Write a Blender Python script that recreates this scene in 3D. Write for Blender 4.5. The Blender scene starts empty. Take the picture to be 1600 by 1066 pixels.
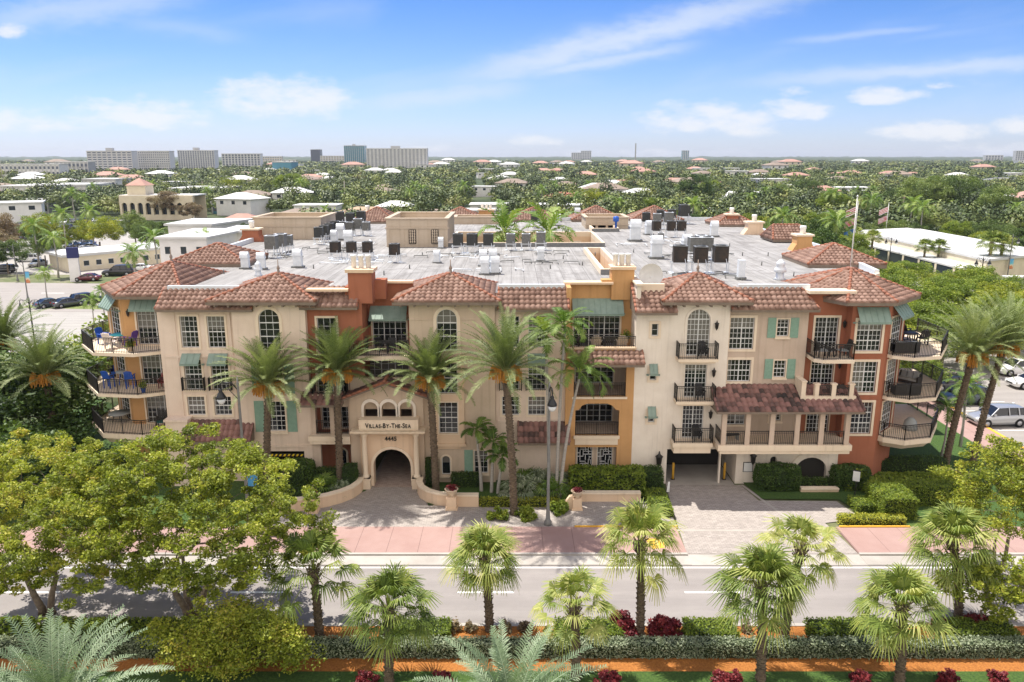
import bpy, bmesh, math, random
import numpy as np
from mathutils import Vector, Matrix
from mathutils.geometry import tessellate_polygon
PI = math.pi
random.seed(7)
SC = bpy.context.scene
COL = SC.collection

# ------------------------------------------------------------------ camera
FPX, CAM_H, CAM_D, PITCH = 1220.0, 22.6, 51.6, math.radians(13.3)
cam_d = bpy.data.cameras.new('camera')
cam = bpy.data.objects.new('camera', cam_d)
COL.objects.link(cam)
cam.location = (0, -CAM_D, CAM_H)
cam.rotation_euler = (PI / 2 - PITCH, 0, 0)
cam_d.sensor_width = 36
cam_d.lens = FPX / 1600 * 36
cam_d.clip_end = 20000
SC.camera = cam

# ------------------------------------------------------------------ light
SUN = Vector((-0.33, 0.28, 1.0)).normalized()          # towards the sun
sd = bpy.data.lights.new('sun', 'SUN')
sd.energy = 4.2
sd.angle = math.radians(0.5)
sd.color = (1, 0.945, 0.85)
so = bpy.data.objects.new('sun', sd)
COL.objects.link(so)
so.rotation_euler = SUN.to_track_quat('Z', 'Y').to_euler()
SKY_STRENGTH = 0.15
HOR, TOP, BACK_FILL = (0.39, 0.445, 0.68), (0.17, 0.31, 0.55), (6.9, 6.25, 5.6)
SC.view_settings.view_transform = 'Standard'
SC.view_settings.look = 'None'
SC.view_settings.exposure = 0.8
SC.view_settings.gamma = 1.0
SC.view_settings.use_curve_mapping = False


class NT:
    """small node-tree helper"""
    def __init__(s, tree):
        s.t = tree; s.n = tree.nodes; s.l = tree.links
    def node(s, kind, **kw):
        n = s.n.new(kind)
        for k, v in kw.items():
            if k == 'inp':
                for a, b in v.items():
                    if hasattr(b, 'is_linked') or isinstance(b, bpy.types.NodeSocket):
                        s.l.new(b, n.inputs[a])
                    else:
                        n.inputs[a].default_value = b
            else:
                setattr(n, k, v)
        return n
    def math(s, op, a, b=None, c=None):
        n = s.n.new('ShaderNodeMath'); n.operation = op
        for i, v in enumerate((a, b, c)):
            if v is None: continue
            if isinstance(v, bpy.types.NodeSocket): s.l.new(v, n.inputs[i])
            else: n.inputs[i].default_value = v
        return n.outputs[0]
    def mix(s, f, a, b, mode='MIX'):
        n = s.n.new('ShaderNodeMix'); n.data_type = 'RGBA'; n.blend_type = mode
        for i, v in ((0, f), (6, a), (7, b)):
            if isinstance(v, bpy.types.NodeSocket): s.l.new(v, n.inputs[i])
            else: n.inputs[i].default_value = v if i == 0 else (*v[:3], 1)
        return n.outputs[2]
    def ramp(s, f, stops, interp='LINEAR'):
        n = s.n.new('ShaderNodeValToRGB'); s.l.new(f, n.inputs[0])
        cr = n.color_ramp; cr.interpolation = interp
        while len(cr.elements) < len(stops): cr.elements.new(0.5)
        for e, (p, c) in zip(cr.elements, stops):
            e.position = p; e.color = (*c[:3], 1) if hasattr(c, '__len__') else (c, c, c, 1)
        return n.outputs[0]


def build_world():
    w = bpy.data.worlds.new('World'); SC.world = w; w.use_nodes = True
    T = NT(w.node_tree); T.n.clear()
    out = T.node('ShaderNodeOutputWorld')
    sky = T.node('ShaderNodeTexSky', sky_type='NISHITA', sun_disc=False,
                 sun_elevation=math.asin(SUN.z), sun_rotation=math.atan2(SUN.x, SUN.y),
                 altitude=0, air_density=1.0, dust_density=0.3, ozone_density=2.0)
    tc = T.node('ShaderNodeTexCoord')
    sp = T.node('ShaderNodeSeparateXYZ', inp={0: tc.outputs['Generated']})
    y = T.math('MAXIMUM', sp.outputs[1], 0.02)
    U = T.math('DIVIDE', sp.outputs[0], y)
    V = T.math('DIVIDE', sp.outputs[2], y)
    # billowy noise for cumulus, stretched noise for cirrus
    cmb = T.node('ShaderNodeCombineXYZ', inp={0: T.math('MULTIPLY', U, 1.0), 1: T.math('MULTIPLY', V, 2.6)})
    n1 = T.node('ShaderNodeTexNoise', inp={'Vector': cmb.outputs[0], 'Scale': 19.0, 'Detail': 9.0, 'Roughness': 0.62})
    nd = T.math('SUBTRACT', n1.outputs[0], 0.5)
    # (px, py, half width, half height, strength) of each cumulus bank, as slopes
    banks = [(30, 192, 75, 20, .9), (215, 183, 115, 23, 1.0), (440, 160, 110, 32, 1.1), (835, 221, 45, 8, .7),
             (1110, 190, 110, 24, 1.0), (1250, 172, 60, 18, .9), (1380, 152, 60, 13, .9), (1170, 207, 45, 10, .9),
             (1460, 208, 85, 16, .9), (1590, 196, 40, 18, 1.0), (1240, 145, 25, 9, .7), (1490, 133, 40, 7, .5), (15, 51, 26, 9, .7),
             (640, 234, 60, 5, .35), (1010, 240, 120, 5, .35), (1540, 235, 90, 9, .4)]
    tot = None
    for px, py, hw, hh, st in banks:
        a = (px - 800) / FPX; b = -(py - 533) / FPX
        dy = math.cos(PITCH) + b * math.sin(PITCH); dz = -math.sin(PITCH) + b * math.cos(PITCH)
        u0, v0, su, sv = a / dy, dz / dy, hw * 1.12 / FPX / dy, hh * 1.35 / FPX / dy
        du = T.math('DIVIDE', T.math('SUBTRACT', U, u0), su)
        dv = T.math('DIVIDE', T.math('SUBTRACT', V, v0), sv)
        # flat base: lower half falls off faster
        dv = T.math('MULTIPLY', dv, T.math('ADD', 1.0, T.math('MULTIPLY', T.math('LESS_THAN', dv, 0.0), 0.5)))
        r = T.math('ADD', T.math('MULTIPLY', du, du), T.math('MULTIPLY', dv, dv))
        g = T.math('MULTIPLY', T.math('SUBTRACT', 1.0, r), st)
        tot = g if tot is None else T.math('MAXIMUM', tot, g)
    dens = T.math('ADD', tot, T.math('MULTIPLY', nd, 4.2))
    ss = T.node('ShaderNodeMapRange', interpolation_type='SMOOTHSTEP', inp={0: dens, 1: -0.25, 2: 1.3, 3: 0.0, 4: 0.75})
    # cirrus streaks
    rot = T.node('ShaderNodeCombineXYZ', inp={0: T.math('ADD', T.math('MULTIPLY', U, 1.6), T.math('MULTIPLY', V, 3.0)),
                                              1: T.math('SUBTRACT', T.math('MULTIPLY', V, 11.0), T.math('MULTIPLY', U, 2.3)), 2: 4.2})
    n2 = T.node('ShaderNodeTexNoise', inp={'Vector': rot.outputs[0], 'Scale': 1.25, 'Detail': 5.0, 'Roughness': 0.5, 'Distortion': 0.4})
    ci = T.node('ShaderNodeMapRange', interpolation_type='SMOOTHSTEP', inp={0: n2.outputs[0], 1: 0.47, 2: 0.8, 3: 0.0, 4: 0.7})
    up = T.node('ShaderNodeMapRange', inp={0: V, 1: 0.0, 2: 0.05, 3: 0.0, 4: 1.0})
    cir = T.math('MULTIPLY', ci.outputs[0], up.outputs[0])
    hv = T.node('ShaderNodeMapRange', interpolation_type='SMOOTHSTEP', inp={0: V, 1: 0.0, 2: 0.27, 3: 0.0, 4: 1.0})
    # long thin streaks of high cloud: (px, py) of both ends, half width
    stk = None
    for xa, ya, xb, yb, hw, st in [(720, 125, 1260, -15, 20, .75), (1180, 128, 1700, 92, 11, .6), (560, 165, 820, 135, 14, .5), (-50, 35, 300, -10, 22, .5), (1230, 66, 1460, 42, 5, .35), (820, 118, 1080, 72, 9, .6), (180, 30, 380, 55, 13, .25)]:
        q = []
        for px, py in ((xa, ya), (xb, yb)):
            a = (px - 800) / FPX; b = -(py - 533) / FPX; dy = math.cos(PITCH) + b * math.sin(PITCH); q.append((a / dy, (-math.sin(PITCH) + b * math.cos(PITCH)) / dy))
        (ua, va), (ub, vb) = q; L = math.hypot(ub - ua, vb - va); cx, cy = (ub - ua) / L, (vb - va) / L; w = hw / FPX
        al = T.math('DIVIDE', T.math('ADD', T.math('MULTIPLY', T.math('SUBTRACT', U, (ua + ub) / 2), cx), T.math('MULTIPLY', T.math('SUBTRACT', V, (va + vb) / 2), cy)), L / 2)
        ac = T.math('DIVIDE', T.math('SUBTRACT', T.math('MULTIPLY', T.math('SUBTRACT', V, (va + vb) / 2), cx), T.math('MULTIPLY', T.math('SUBTRACT', U, (ua + ub) / 2), cy)), w)
        ac = T.math('ADD', ac, T.math('MULTIPLY', nd, 2.2))
        g = T.math('MULTIPLY', T.math('EXPONENT', T.math('MULTIPLY', T.math('ADD', T.math('MULTIPLY', ac, ac), T.math('POWER', T.math('ABSOLUTE', al), 4.0)), -1.0)), st)
        stk = g if stk is None else T.math('MAXIMUM', stk, g)
    cir = T.math('MAXIMUM', T.math('MULTIPLY', cir, .45), T.math('MULTIPLY', stk, T.math('ADD', .6, T.math('MULTIPLY', n2.outputs[0], .7))))
    tint = T.mix(hv.outputs[0], HOR, TOP)
    base = T.mix(1.0, sky.outputs[0], tint, 'MULTIPLY')
    c1 = T.mix(cir, base, (3.0, 3.3, 3.8))
    c2 = T.mix(ss.outputs[0], c1, (3.7, 3.7, 3.8))
    # added fill light: unseen bright cloud behind the camera, brightens the shaded facade
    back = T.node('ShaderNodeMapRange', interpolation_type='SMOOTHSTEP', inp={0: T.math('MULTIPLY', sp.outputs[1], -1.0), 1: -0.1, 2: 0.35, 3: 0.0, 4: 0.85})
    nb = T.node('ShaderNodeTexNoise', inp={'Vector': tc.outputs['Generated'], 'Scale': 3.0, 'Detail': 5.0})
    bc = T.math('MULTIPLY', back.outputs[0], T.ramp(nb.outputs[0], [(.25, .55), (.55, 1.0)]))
    c2 = T.mix(bc, c2, BACK_FILL)
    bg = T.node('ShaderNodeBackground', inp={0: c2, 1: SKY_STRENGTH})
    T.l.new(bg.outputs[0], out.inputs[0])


build_world()


# ------------------------------------------------------------------ placing helpers: where a photographed point lies in the place
def ray(px, py):
    a = (px - 800) / FPX; b = -(py - 533) / FPX
    return a, math.cos(PITCH) + b * math.sin(PITCH), -math.sin(PITCH) + b * math.cos(PITCH)
def G(px, py, z=0.0):
    r = ray(px, py); t = (z - CAM_H) / r[2]
    return r[0] * t, -CAM_D + r[1] * t
def P(px, py, Y):
    r = ray(px, py); t = (Y + CAM_D) / r[1]
    return r[0] * t, CAM_H + r[2] * t


# ------------------------------------------------------------------ mesh helpers
class MB:
    def __init__(s): s.v = []; s.f = []; s.uv = {}; s.mi = {}; s.m = 0; s.smooth = False; s.sm = set()
    def add(s, vs, fs, uvs=None):
        o = len(s.v); s.v += [tuple(p) for p in vs]
        for i, f in enumerate(fs):
            k = len(s.f); s.f.append([o + j for j in f])
            if s.m: s.mi[k] = s.m
            if s.smooth: s.sm.add(k)
            if uvs: s.uv[k] = uvs[i]
        return s
    def box(s, x0, x1, y0, y1, z0, z1):
        v = [(x0, y0, z0), (x1, y0, z0), (x1, y1, z0), (x0, y1, z0), (x0, y0, z1), (x1, y0, z1), (x1, y1, z1), (x0, y1, z1)]
        return s.add(v, BOXF)
    def fbox(s, F, u0, u1, z0, z1, d0, d1):
        """box in a wall frame: d outward"""
        v = [F(u0, z0, d1), F(u1, z0, d1), F(u1, z0, d0), F(u0, z0, d0), F(u0, z1, d1), F(u1, z1, d1), F(u1, z1, d0), F(u0, z1, d0)]
        return s.add(v, BOXF)
    def prism(s, poly, z0, z1, top=None):
        n = len(poly); tp = top or poly
        v = [(x, y, z0) for x, y in poly] + [(x, y, z1) for x, y in tp]
        area = sum(poly[i][0] * poly[(i + 1) % n][1] - poly[(i + 1) % n][0] * poly[i][1] for i in range(n))
        f = [[i, (i + 1) % n, n + (i + 1) % n, n + i] for i in range(n)] + [list(range(n))[::-1], list(range(n, 2 * n))]
        if area < 0: f = [q[::-1] for q in f]
        return s.add(v, f)
    def bar(s, a, b, w, h=None):
        a = Vector(a); b = Vector(b); d = b - a
        if d.length < 1e-5: return s
        d.normalize(); up = Vector((0, 0, 1)) if abs(d.z) < .95 else Vector((0, 1, 0))
        x = d.cross(up).normalized() * w / 2; y = x.normalized().cross(d) * (h or w) / 2
        v = [a - x - y, a + x - y, a + x + y, a - x + y, b - x - y, b + x - y, b + x + y, b - x + y]
        return s.add(v, [[0, 1, 2, 3], [7, 6, 5, 4], [0, 4, 5, 1], [1, 5, 6, 2], [2, 6, 7, 3], [3, 7, 4, 0]])
    def tube(s, pts, rad, n=8, cap=True):
        pts = [Vector(p) for p in pts]; k = len(pts)
        if not hasattr(rad, '__len__'): rad = [rad] * k
        vs = []; x = None
        for i, p in enumerate(pts):
            d = (pts[min(i + 1, k - 1)] - pts[max(i - 1, 0)]).normalized()
            if x is None:
                up = Vector((0, 0, 1)) if abs(d.z) < .9 else Vector((1, 0, 0)); x = d.cross(up).normalized()
            else: x = (x - d * x.dot(d)).normalized()
            y = d.cross(x)
            for j in range(n):
                a = 2 * PI * j / n; vs.append(p + (x * math.cos(a) + y * math.sin(a)) * rad[i])
        fs = [[i * n + j, i * n + (j + 1) % n, (i + 1) * n + (j + 1) % n, (i + 1) * n + j] for i in range(k - 1) for j in range(n)]
        if cap: fs += [list(range(n))[::-1], list(range((k - 1) * n, k * n))]
        sm = s.smooth; s.smooth = True; s.add(vs, fs); s.smooth = sm
        return s
    def lathe(s, c, prof, n=14, sx=1, sy=1):
        vs = []; k = len(prof)
        for r, z in prof:
            for j in range(n):
                a = 2 * PI * j / n; vs.append((c[0] + r * math.cos(a) * sx, c[1] + r * math.sin(a) * sy, c[2] + z))
        fs = [[i * n + j, i * n + (j + 1) % n, (i + 1) * n + (j + 1) % n, (i + 1) * n + j] for i in range(k - 1) for j in range(n)]
        fs += [list(range(n))[::-1], list(range((k - 1) * n, k * n))]
        sm = s.smooth; s.smooth = True; s.add(vs, fs); s.smooth = sm
        return s
    def sheet(s, poly, z):
        n = len(poly)
        area = sum(poly[i][0] * poly[(i + 1) % n][1] - poly[(i + 1) % n][0] * poly[i][1] for i in range(n))
        t = [list(q) for q in tessellate_polygon([[Vector((x, y, 0)) for x, y in poly]])]
        return s.add([(x, y, z) for x, y in poly], t)
    def build(s, name, mats, parent=None, loc=None):
        me = bpy.data.meshes.new(name)
        me.from_pydata(s.v, [], s.f)
        for m in (mats if isinstance(mats, (list, tuple)) else [mats]): me.materials.append(m)
        if s.mi: me.polygons.foreach_set('material_index', [s.mi.get(i, 0) for i in range(len(s.f))])
        if s.sm: me.polygons.foreach_set('use_smooth', [i in s.sm for i in range(len(s.f))])
        if s.uv:
            ul = me.uv_layers.new(name='UVMap'); arr = []
            for i, f in enumerate(s.f):
                q = s.uv.get(i)
                for j in range(len(f)): arr += list(q[j]) if q else [0, 0]
            ul.data.foreach_set('uv', arr)
        me.update()
        return link(name, me, parent, loc)
BOXF = [[3, 2, 1, 0], [4, 5, 6, 7], [0, 1, 5, 4], [1, 2, 6, 5], [2, 3, 7, 6], [3, 0, 4, 7]]
def link(name, data, parent=None, loc=None):
    o = bpy.data.objects.new(name, data); COL.objects.link(o)
    if parent is not None: o.parent = parent
    if loc is not None: o.location = loc
    return o
def tag(o, label, cat, group=None, kind=None):
    if label: o['label'] = label
    if cat: o['category'] = cat
    if group: o['group'] = group
    if kind: o['kind'] = kind
    return o
def thing(name, label, cat, loc=(0, 0, 0), rz=0, group=None):
    o = link(name, None, None, loc); o.rotation_euler = (0, 0, rz); o.empty_display_size = .3
    return tag(o, label, cat, group)
def struct(name, mb, m, label=None):
    o = mb.build(name, m); o['kind'] = 'structure'
    if label: o['label'] = label; o['category'] = name.replace('_', ' ')
    return o
KIDS = {}
def dup(src, loc=None, rz=None, label=None, group=None, scale=None, parent=None, mats=None):
    """copy of a thing with copies of its parts and sub-parts (shared meshes)"""
    c = src.copy(); COL.objects.link(c)
    if parent is not None: c.parent = parent
    if loc is not None: c.location = loc
    if rz is not None: c.rotation_euler = (0, 0, rz)
    if scale is not None: c.scale = scale if hasattr(scale, '__len__') else (scale,) * 3
    if label: c['label'] = label
    if group: c['group'] = group
    for ch in list(src.children): dup(ch, parent=c)
    return c
def nth(i, n):
    if n == 1: return 'only'
    if i == 0: return 'leftmost'
    if i == n - 1: return 'rightmost'
    if i > 19: return 'twenty-' + ['first', 'second', 'third', 'fourth', 'fifth', 'sixth', 'seventh', 'eighth', 'ninth'][min(i - 20, 8)] if i < 29 else 'thirty-' + ['odd', 'first', 'second', 'third', 'fourth', 'fifth'][min(i - 29, 5)]
    return ['second', 'third', 'fourth', 'fifth', 'sixth', 'seventh', 'eighth', 'ninth', 'tenth', 'eleventh', 'twelfth', 'thirteenth', 'fourteenth', 'fifteenth', 'sixteenth', 'seventeenth', 'eighteenth', 'nineteenth', 'twentieth'][i - 1]


# ------------------------------------------------------------------ materials
def pm(name, c1, c2=None, scale=3.0, rough=.8, bump=0.0, bscale=None, metal=0.0, detail=4, spec=.4, stretch=None, contrast=(.35, .65)):
    m = bpy.data.materials.new(name); m.use_nodes = True
    T = NT(m.node_tree); b = T.n['Principled BSDF']
    b.inputs['Roughness'].default_value = rough; b.inputs['Metallic'].default_value = metal
    b.inputs['Specular IOR Level'].default_value = spec
    b.inputs['Base Color'].default_value = (*c1, 1)
    tc = T.node('ShaderNodeTexCoord')
    vec = tc.outputs['Object']
    if stretch:
        mp = T.node('ShaderNodeMapping', inp={0: vec, 3: stretch}); vec = mp.outputs[0]
    if c2:
        n = T.node('ShaderNodeTexNoise', inp={'Vector': vec, 'Scale': scale, 'Detail': detail, 'Roughness': .6})
        T.l.new(T.ramp(n.outputs[0], [(contrast[0], c1), (contrast[1], c2)]), b.inputs['Base Color'])
    if bump:
        nb = T.node('ShaderNodeTexNoise', inp={'Vector': tc.outputs['Object'], 'Scale': bscale or scale * 4, 'Detail': 3})
        bp = T.node('ShaderNodeBump', inp={'Strength': bump, 'Distance': .03, 'Height': nb.outputs[0]})
        T.l.new(bp.outputs[0], b.inputs['Normal'])
    return m
def stucco(name, c, dark=.86):
    """painted render: faint blotches and thin weather streaks that run down the wall"""
    m = bpy.data.materials.new(name); m.use_nodes = True
    T = NT(m.node_tree); b = T.n['Principled BSDF']; b.inputs['Roughness'].default_value = .9; b.inputs['Specular IOR Level'].default_value = .2
    tc = T.node('ShaderNodeTexCoord')
    n = T.node('ShaderNodeTexNoise', inp={'Vector': tc.outputs['Object'], 'Scale': .7, 'Detail': 6, 'Roughness': .65})
    mp = T.node('ShaderNodeMapping', inp={0: tc.outputs['Object'], 3: (2.2, 2.2, .12)})
    n2 = T.node('ShaderNodeTexNoise', inp={'Vector': mp.outputs[0], 'Scale': 1.6, 'Detail': 4})
    c2 = tuple(x * dark * k for x, k in zip(c, (1, .97, .93)))
    a = T.mix(T.ramp(n.outputs[0], [(.35, 0), (.75, 1)]), c, c2)
    a = T.mix(T.math('MULTIPLY', T.ramp(n2.outputs[0], [(.53, 0), (.8, 1)]), .55), a, tuple(x * .72 for x in c2))
    T.l.new(a, b.inputs['Base Color'])
    nb = T.node('ShaderNodeTexNoise', inp={'Vector': tc.outputs['Object'], 'Scale': 14, 'Detail': 3})
    bp = T.node('ShaderNodeBump', inp={'Strength': .25, 'Distance': .02, 'Height': nb.outputs[0]})
    T.l.new(bp.outputs[0], b.inputs['Normal'])
    return m
def tile_mat(name, stops, rough=.7, wn_w=.42, n_w=.6, nsc=1.2):
    m = bpy.data.materials.new(name); m.use_nodes = True
    T = NT(m.node_tree); b = T.n['Principled BSDF']; b.inputs['Roughness'].default_value = rough; b.inputs['Specular IOR Level'].default_value = .3
    uv = T.node('ShaderNodeUVMap')
    fl = T.node('ShaderNodeVectorMath', operation='FLOOR', inp={0: uv.outputs[0]})
    wn = T.node('ShaderNodeTexWhiteNoise', noise_dimensions='3D', inp={0: fl.outputs[0]})
    tc = T.node('ShaderNodeTexCoord')
    n = T.node('ShaderNodeTexNoise', inp={'Vector': tc.outputs['Object'], 'Scale': nsc, 'Detail': 6, 'Roughness': .7})
    f = T.math('ADD', T.math('MULTIPLY', wn.outputs[0], wn_w), T.math('MULTIPLY', n.outputs[0], n_w))
    T.l.new(T.ramp(f, stops), b.inputs['Base Color'])
    return m
def leaf_mat(name, stops, trans=.3, rough=.55, objvar=.12):
    """leaves: colour differs from leaf to leaf (u), clump to clump (v) and plant to plant"""
    m = bpy.data.materials.new(name); m.use_nodes = True
    T = NT(m.node_tree); b = T.n['Principled BSDF']; b.inputs['Roughness'].default_value = rough; b.inputs['Specular IOR Level'].default_value = .35
    uv = T.node('ShaderNodeUVMap'); s = T.node('ShaderNodeSeparateXYZ', inp={0: uv.outputs[0]})
    oi = T.node('ShaderNodeObjectInfo')
    f = T.math('ADD', T.math('MULTIPLY', s.outputs[0], .5), T.math('MULTIPLY', s.outputs[1], .5))
    f = T.math('ADD', f, T.math('MULTIPLY', T.math('SUBTRACT', oi.outputs['Random'], .5), objvar * 2))
    c = T.ramp(f, stops)
    T.l.new(c, b.inputs['Base Color'])
    if trans:
        tr = T.node('ShaderNodeBsdfTranslucent'); T.l.new(T.mix(1.0, c, (1.1, 1.15, .55), 'MULTIPLY'), tr.inputs[0])
        mx = T.node('ShaderNodeMixShader', inp={0: trans})
        T.l.new(b.outputs[0], mx.inputs[1]); T.l.new(tr.outputs[0], mx.inputs[2])
        T.l.new(mx.outputs[0], T.n['Material Output'].inputs[0])
    return m
def glass_mat(name, c=(.012, .015, .018), blind=(.30, .28, .25), amount=.6):
    """window glass in front of a dark room; some panes have pale blinds or curtains pulled part way"""
    m = bpy.data.materials.new(name); m.use_nodes = True
    T = NT(m.node_tree); b = T.n['Principled BSDF']; b.inputs['Roughness'].default_value = .07; b.inputs['Specular IOR Level'].default_value = .6
    uv = T.node('ShaderNodeUVMap'); s = T.node('ShaderNodeSeparateXYZ', inp={0: uv.outputs[0]})
    oi = T.node('ShaderNodeObjectInfo')
    r = oi.outputs['Random']
    edge = T.math('FRACT', T.math('MULTIPLY', r, 7.3))
    on = T.math('LESS_THAN', T.math('FRACT', T.math('MULTIPLY', r, 13.7)), amount)
    below = T.math('GREATER_THAN', s.outputs[1], T.math('SUBTRACT', 1.0, T.math('MULTIPLY', edge, .9)))
    side = T.math('LESS_THAN', s.outputs[0], T.math('MULTIPLY', edge, .5))
    sel = T.math('LESS_THAN', T.math('FRACT', T.math('MULTIPLY', r, 31.1)), .6)
    k = T.math('ADD', T.math('MULTIPLY', below, sel), T.math('MULTIPLY', side, T.math('SUBTRACT', 1.0, sel)))
    slat = T.math('ADD', .75, T.math('MULTIPLY', T.math('FRACT', T.math('MULTIPLY', s.outputs[1], 26)), .25))
    bl = T.mix(1.0, blind, T.node('ShaderNodeCombineXYZ', inp={0: slat, 1: slat, 2: slat}).outputs[0], 'MULTIPLY')
    T.l.new(T.mix(T.math('MULTIPLY', T.math('MULTIPLY', k, on), .6), c, bl), b.inputs['Base Color'])
    return m
M = {}
M['cream'] = stucco('cream_stucco', (.76, .625, .515))
M['white'] = stucco('white_stucco', (.83, .75, .655))
M['tan'] = stucco('tan_stucco', (.61, .49, .375))
M['beige'] = stucco('beige_stucco', (.57, .455, .365))
M['red'] = stucco('terracotta_stucco', (.38, .145, .085))
M['yellow'] = stucco('ochre_stucco', (.585, .335, .15))
M['trim'] = stucco('trim_stucco', (.79, .665, .52), .93)
M['peach'] = stucco('peach_stucco', (.74, .56, .40), .92)
M['boxw'] = stucco('penthouse_stucco', (.50, .42, .33), .93)
M['frame'] = pm('white_window_frame', (.70, .70, .69), rough=.4)
M['glass'] = glass_mat('dark_window_glass')
M['shut'] = pm('green_shutter', (.22, .35, .27), (.26, .40, .31), 6, .6)
M['awn'] = pm('green_metal_awning', (.20, .28, .235), (.25, .33, .28), 2, .5)
M['iron'] = pm('black_iron', (.02, .019, .018), (.035, .03, .026), 8, .5)
M['tile'] = tile_mat('barrel_tile', [(.1, (.12, .068, .05)), (.4, (.215, .125, .092)), (.62, (.285, .175, .133)), (.85, (.38, .25, .20)), (1, (.48, .37, .31))])
M['tiled'] = tile_mat('aged_barrel_tile', [(.3, (.03, .024, .022)), (.42, (.09, .055, .047)), (.55, (.24, .125, .105)), (.8, (.33, .18, .15)), (1, (.42, .27, .22))], wn_w=.3, n_w=.75, nsc=.28)
M['hip'] = pm('ridge_tile', (.34, .125, .065), (.22, .10, .07), 3, .7)
M['eave'] = pm('eave_gutter', (.17, .13, .10), (.22, .17, .13), 3, .6)
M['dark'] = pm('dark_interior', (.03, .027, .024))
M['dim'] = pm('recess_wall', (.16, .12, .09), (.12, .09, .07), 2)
M['acgrey'] = pm('condenser_grey', (.13, .135, .13), (.19, .19, .18), 5, .5)
M['acdark'] = pm('condenser_dark', (.03, .034, .034), (.05, .05, .048), 9, .5, stretch=(1, 1, .2))
M['acrust'] = pm('condenser_rusty', (.022, .022, .021), (.06, .04, .028), 3, .6)
M['galv'] = pm('galvanised_metal', (.62, .66, .70), (.74, .77, .80), 4, .4, metal=.1)
M['white_paint'] = pm('white_paint', (.8, .8, .78), (.7, .7, .68), 2, .6)
M['bark'] = pm('bark', (.13, .10, .075), (.24, .19, .14), 5, .9, .8, 20)
M['palmbark'] = pm('palm_bark', (.07, .05, .036), (.20, .15, .10), 6, .95, 1.0, 18, stretch=(1, 1, 3))
M['greybark'] = pm('grey_palm_bark', (.32, .30, .27), (.44, .41, .37), 5, .9, .4, stretch=(1, 1, 4))
M['concrete'] = pm('pale_concrete', (.35, .32, .29), (.43, .40, .365), .6, .9, .2)
M['pot'] = pm('cast_stone', (.60, .48, .34), (.70, .58, .44), 4, .9, .3)
M['orange'] = pm('fruit_stalks', (.62, .30, .04), (.5, .2, .03), 6, .7)

LM = {}
LM['date'] = leaf_mat('date_palm_leaf', [(0, (.05, .08, .025)), (.4, (.155, .205, .068)), (.75, (.28, .33, .13)), (1, (.46, .49, .27))], .2)
LM['silver'] = leaf_mat('silvery_date_palm_leaf', [(0, (.08, .125, .06)), (.5, (.20, .275, .15)), (1, (.42, .49, .33))], .15)
LM['sabal'] = leaf_mat('sabal_leaf', [(0, (.05, .08, .014)), (.4, (.16, .225, .042)), (.75, (.31, .35, .08)), (1, (.50, .49, .17))], .28, objvar=.2)
LM['olive'] = leaf_mat('olive_green_leaf', [(0, (.06, .085, .010)), (.4, (.21, .26, .026)), (.8, (.44, .46, .06)), (1, (.52, .42, .09))], .35)
LM['fresh'] = leaf_mat('fresh_green_leaf', [(0, (.055, .09, .012)), (.5, (.19, .265, .032)), (1, (.38, .42, .065))], .35)
LM['deep'] = leaf_mat('deep_green_leaf', [(0, (.022, .045, .010)), (.5, (.055, .105, .02)), (1, (.15, .22, .04))], .2)
LM['mid'] = leaf_mat('mid_green_leaf', [(0, (.045, .075, .018)), (.5, (.115, .175, .04)), (1, (.24, .30, .08))], .25, objvar=.3)
LM['brown'] = leaf_mat('brownish_leaf', [(0, (.12, .085, .05)), (.5, (.24, .17, .10)), (1, (.32, .28, .15))], .2, objvar=.2)
LM['red'] = leaf_mat('croton_leaf', [(0, (.06, .008, .012)), (.5, (.18, .02, .03)), (1, (.36, .06, .06))], .2)
LM['butt'] = leaf_mat('silver_buttonwood_leaf', [(0, (.12, .16, .09)), (.5, (.26, .31, .19)), (1, (.45, .48, .36))], .15)
LM['yellow'] = leaf_mat('yellow_green_leaf', [(0, (.14, .17, .02)), (.5, (.36, .38, .04)), (1, (.6, .56, .08))], .3)
LM['royal'] = leaf_mat('feather_palm_leaf', [(0, (.05, .10, .018)), (.5, (.13, .22, .04)), (1, (.38, .46, .12))], .3)


# ------------------------------------------------------------------ ground, roads, paths
def ground_mat():
    m = bpy.data.materials.new('town_ground'); m.use_nodes = True
    T = NT(m.node_tree); b = T.n['Principled BSDF']; b.inputs['Roughness'].default_value = .95
    tc = T.node('ShaderNodeTexCoord')
    n = T.node('ShaderNodeTexNoise', inp={'Vector': tc.outputs['Object'], 'Scale': .05, 'Detail': 8, 'Roughness': .7})
    n2 = T.node('ShaderNodeTexNoise', inp={'Vector': tc.outputs['Object'], 'Scale': .9, 'Detail': 6})
    c = T.ramp(n.outputs[0], [(.38, (.045, .075, .02)), (.5, (.10, .13, .04)), (.6, (.26, .23, .16)), (.72, (.36, .33, .28))])
    c = T.mix(.35, c, T.ramp(n2.outputs[0], [(.3, (.03, .05, .012)), (.7, (.20, .20, .10))]))
    T.l.new(c, b.inputs['Base Color'])
    return m
def lawn_mat(name, a, bcol, sc=9):
    return pm(name, a, bcol, sc, .9, .9, 40, detail=8)
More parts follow.
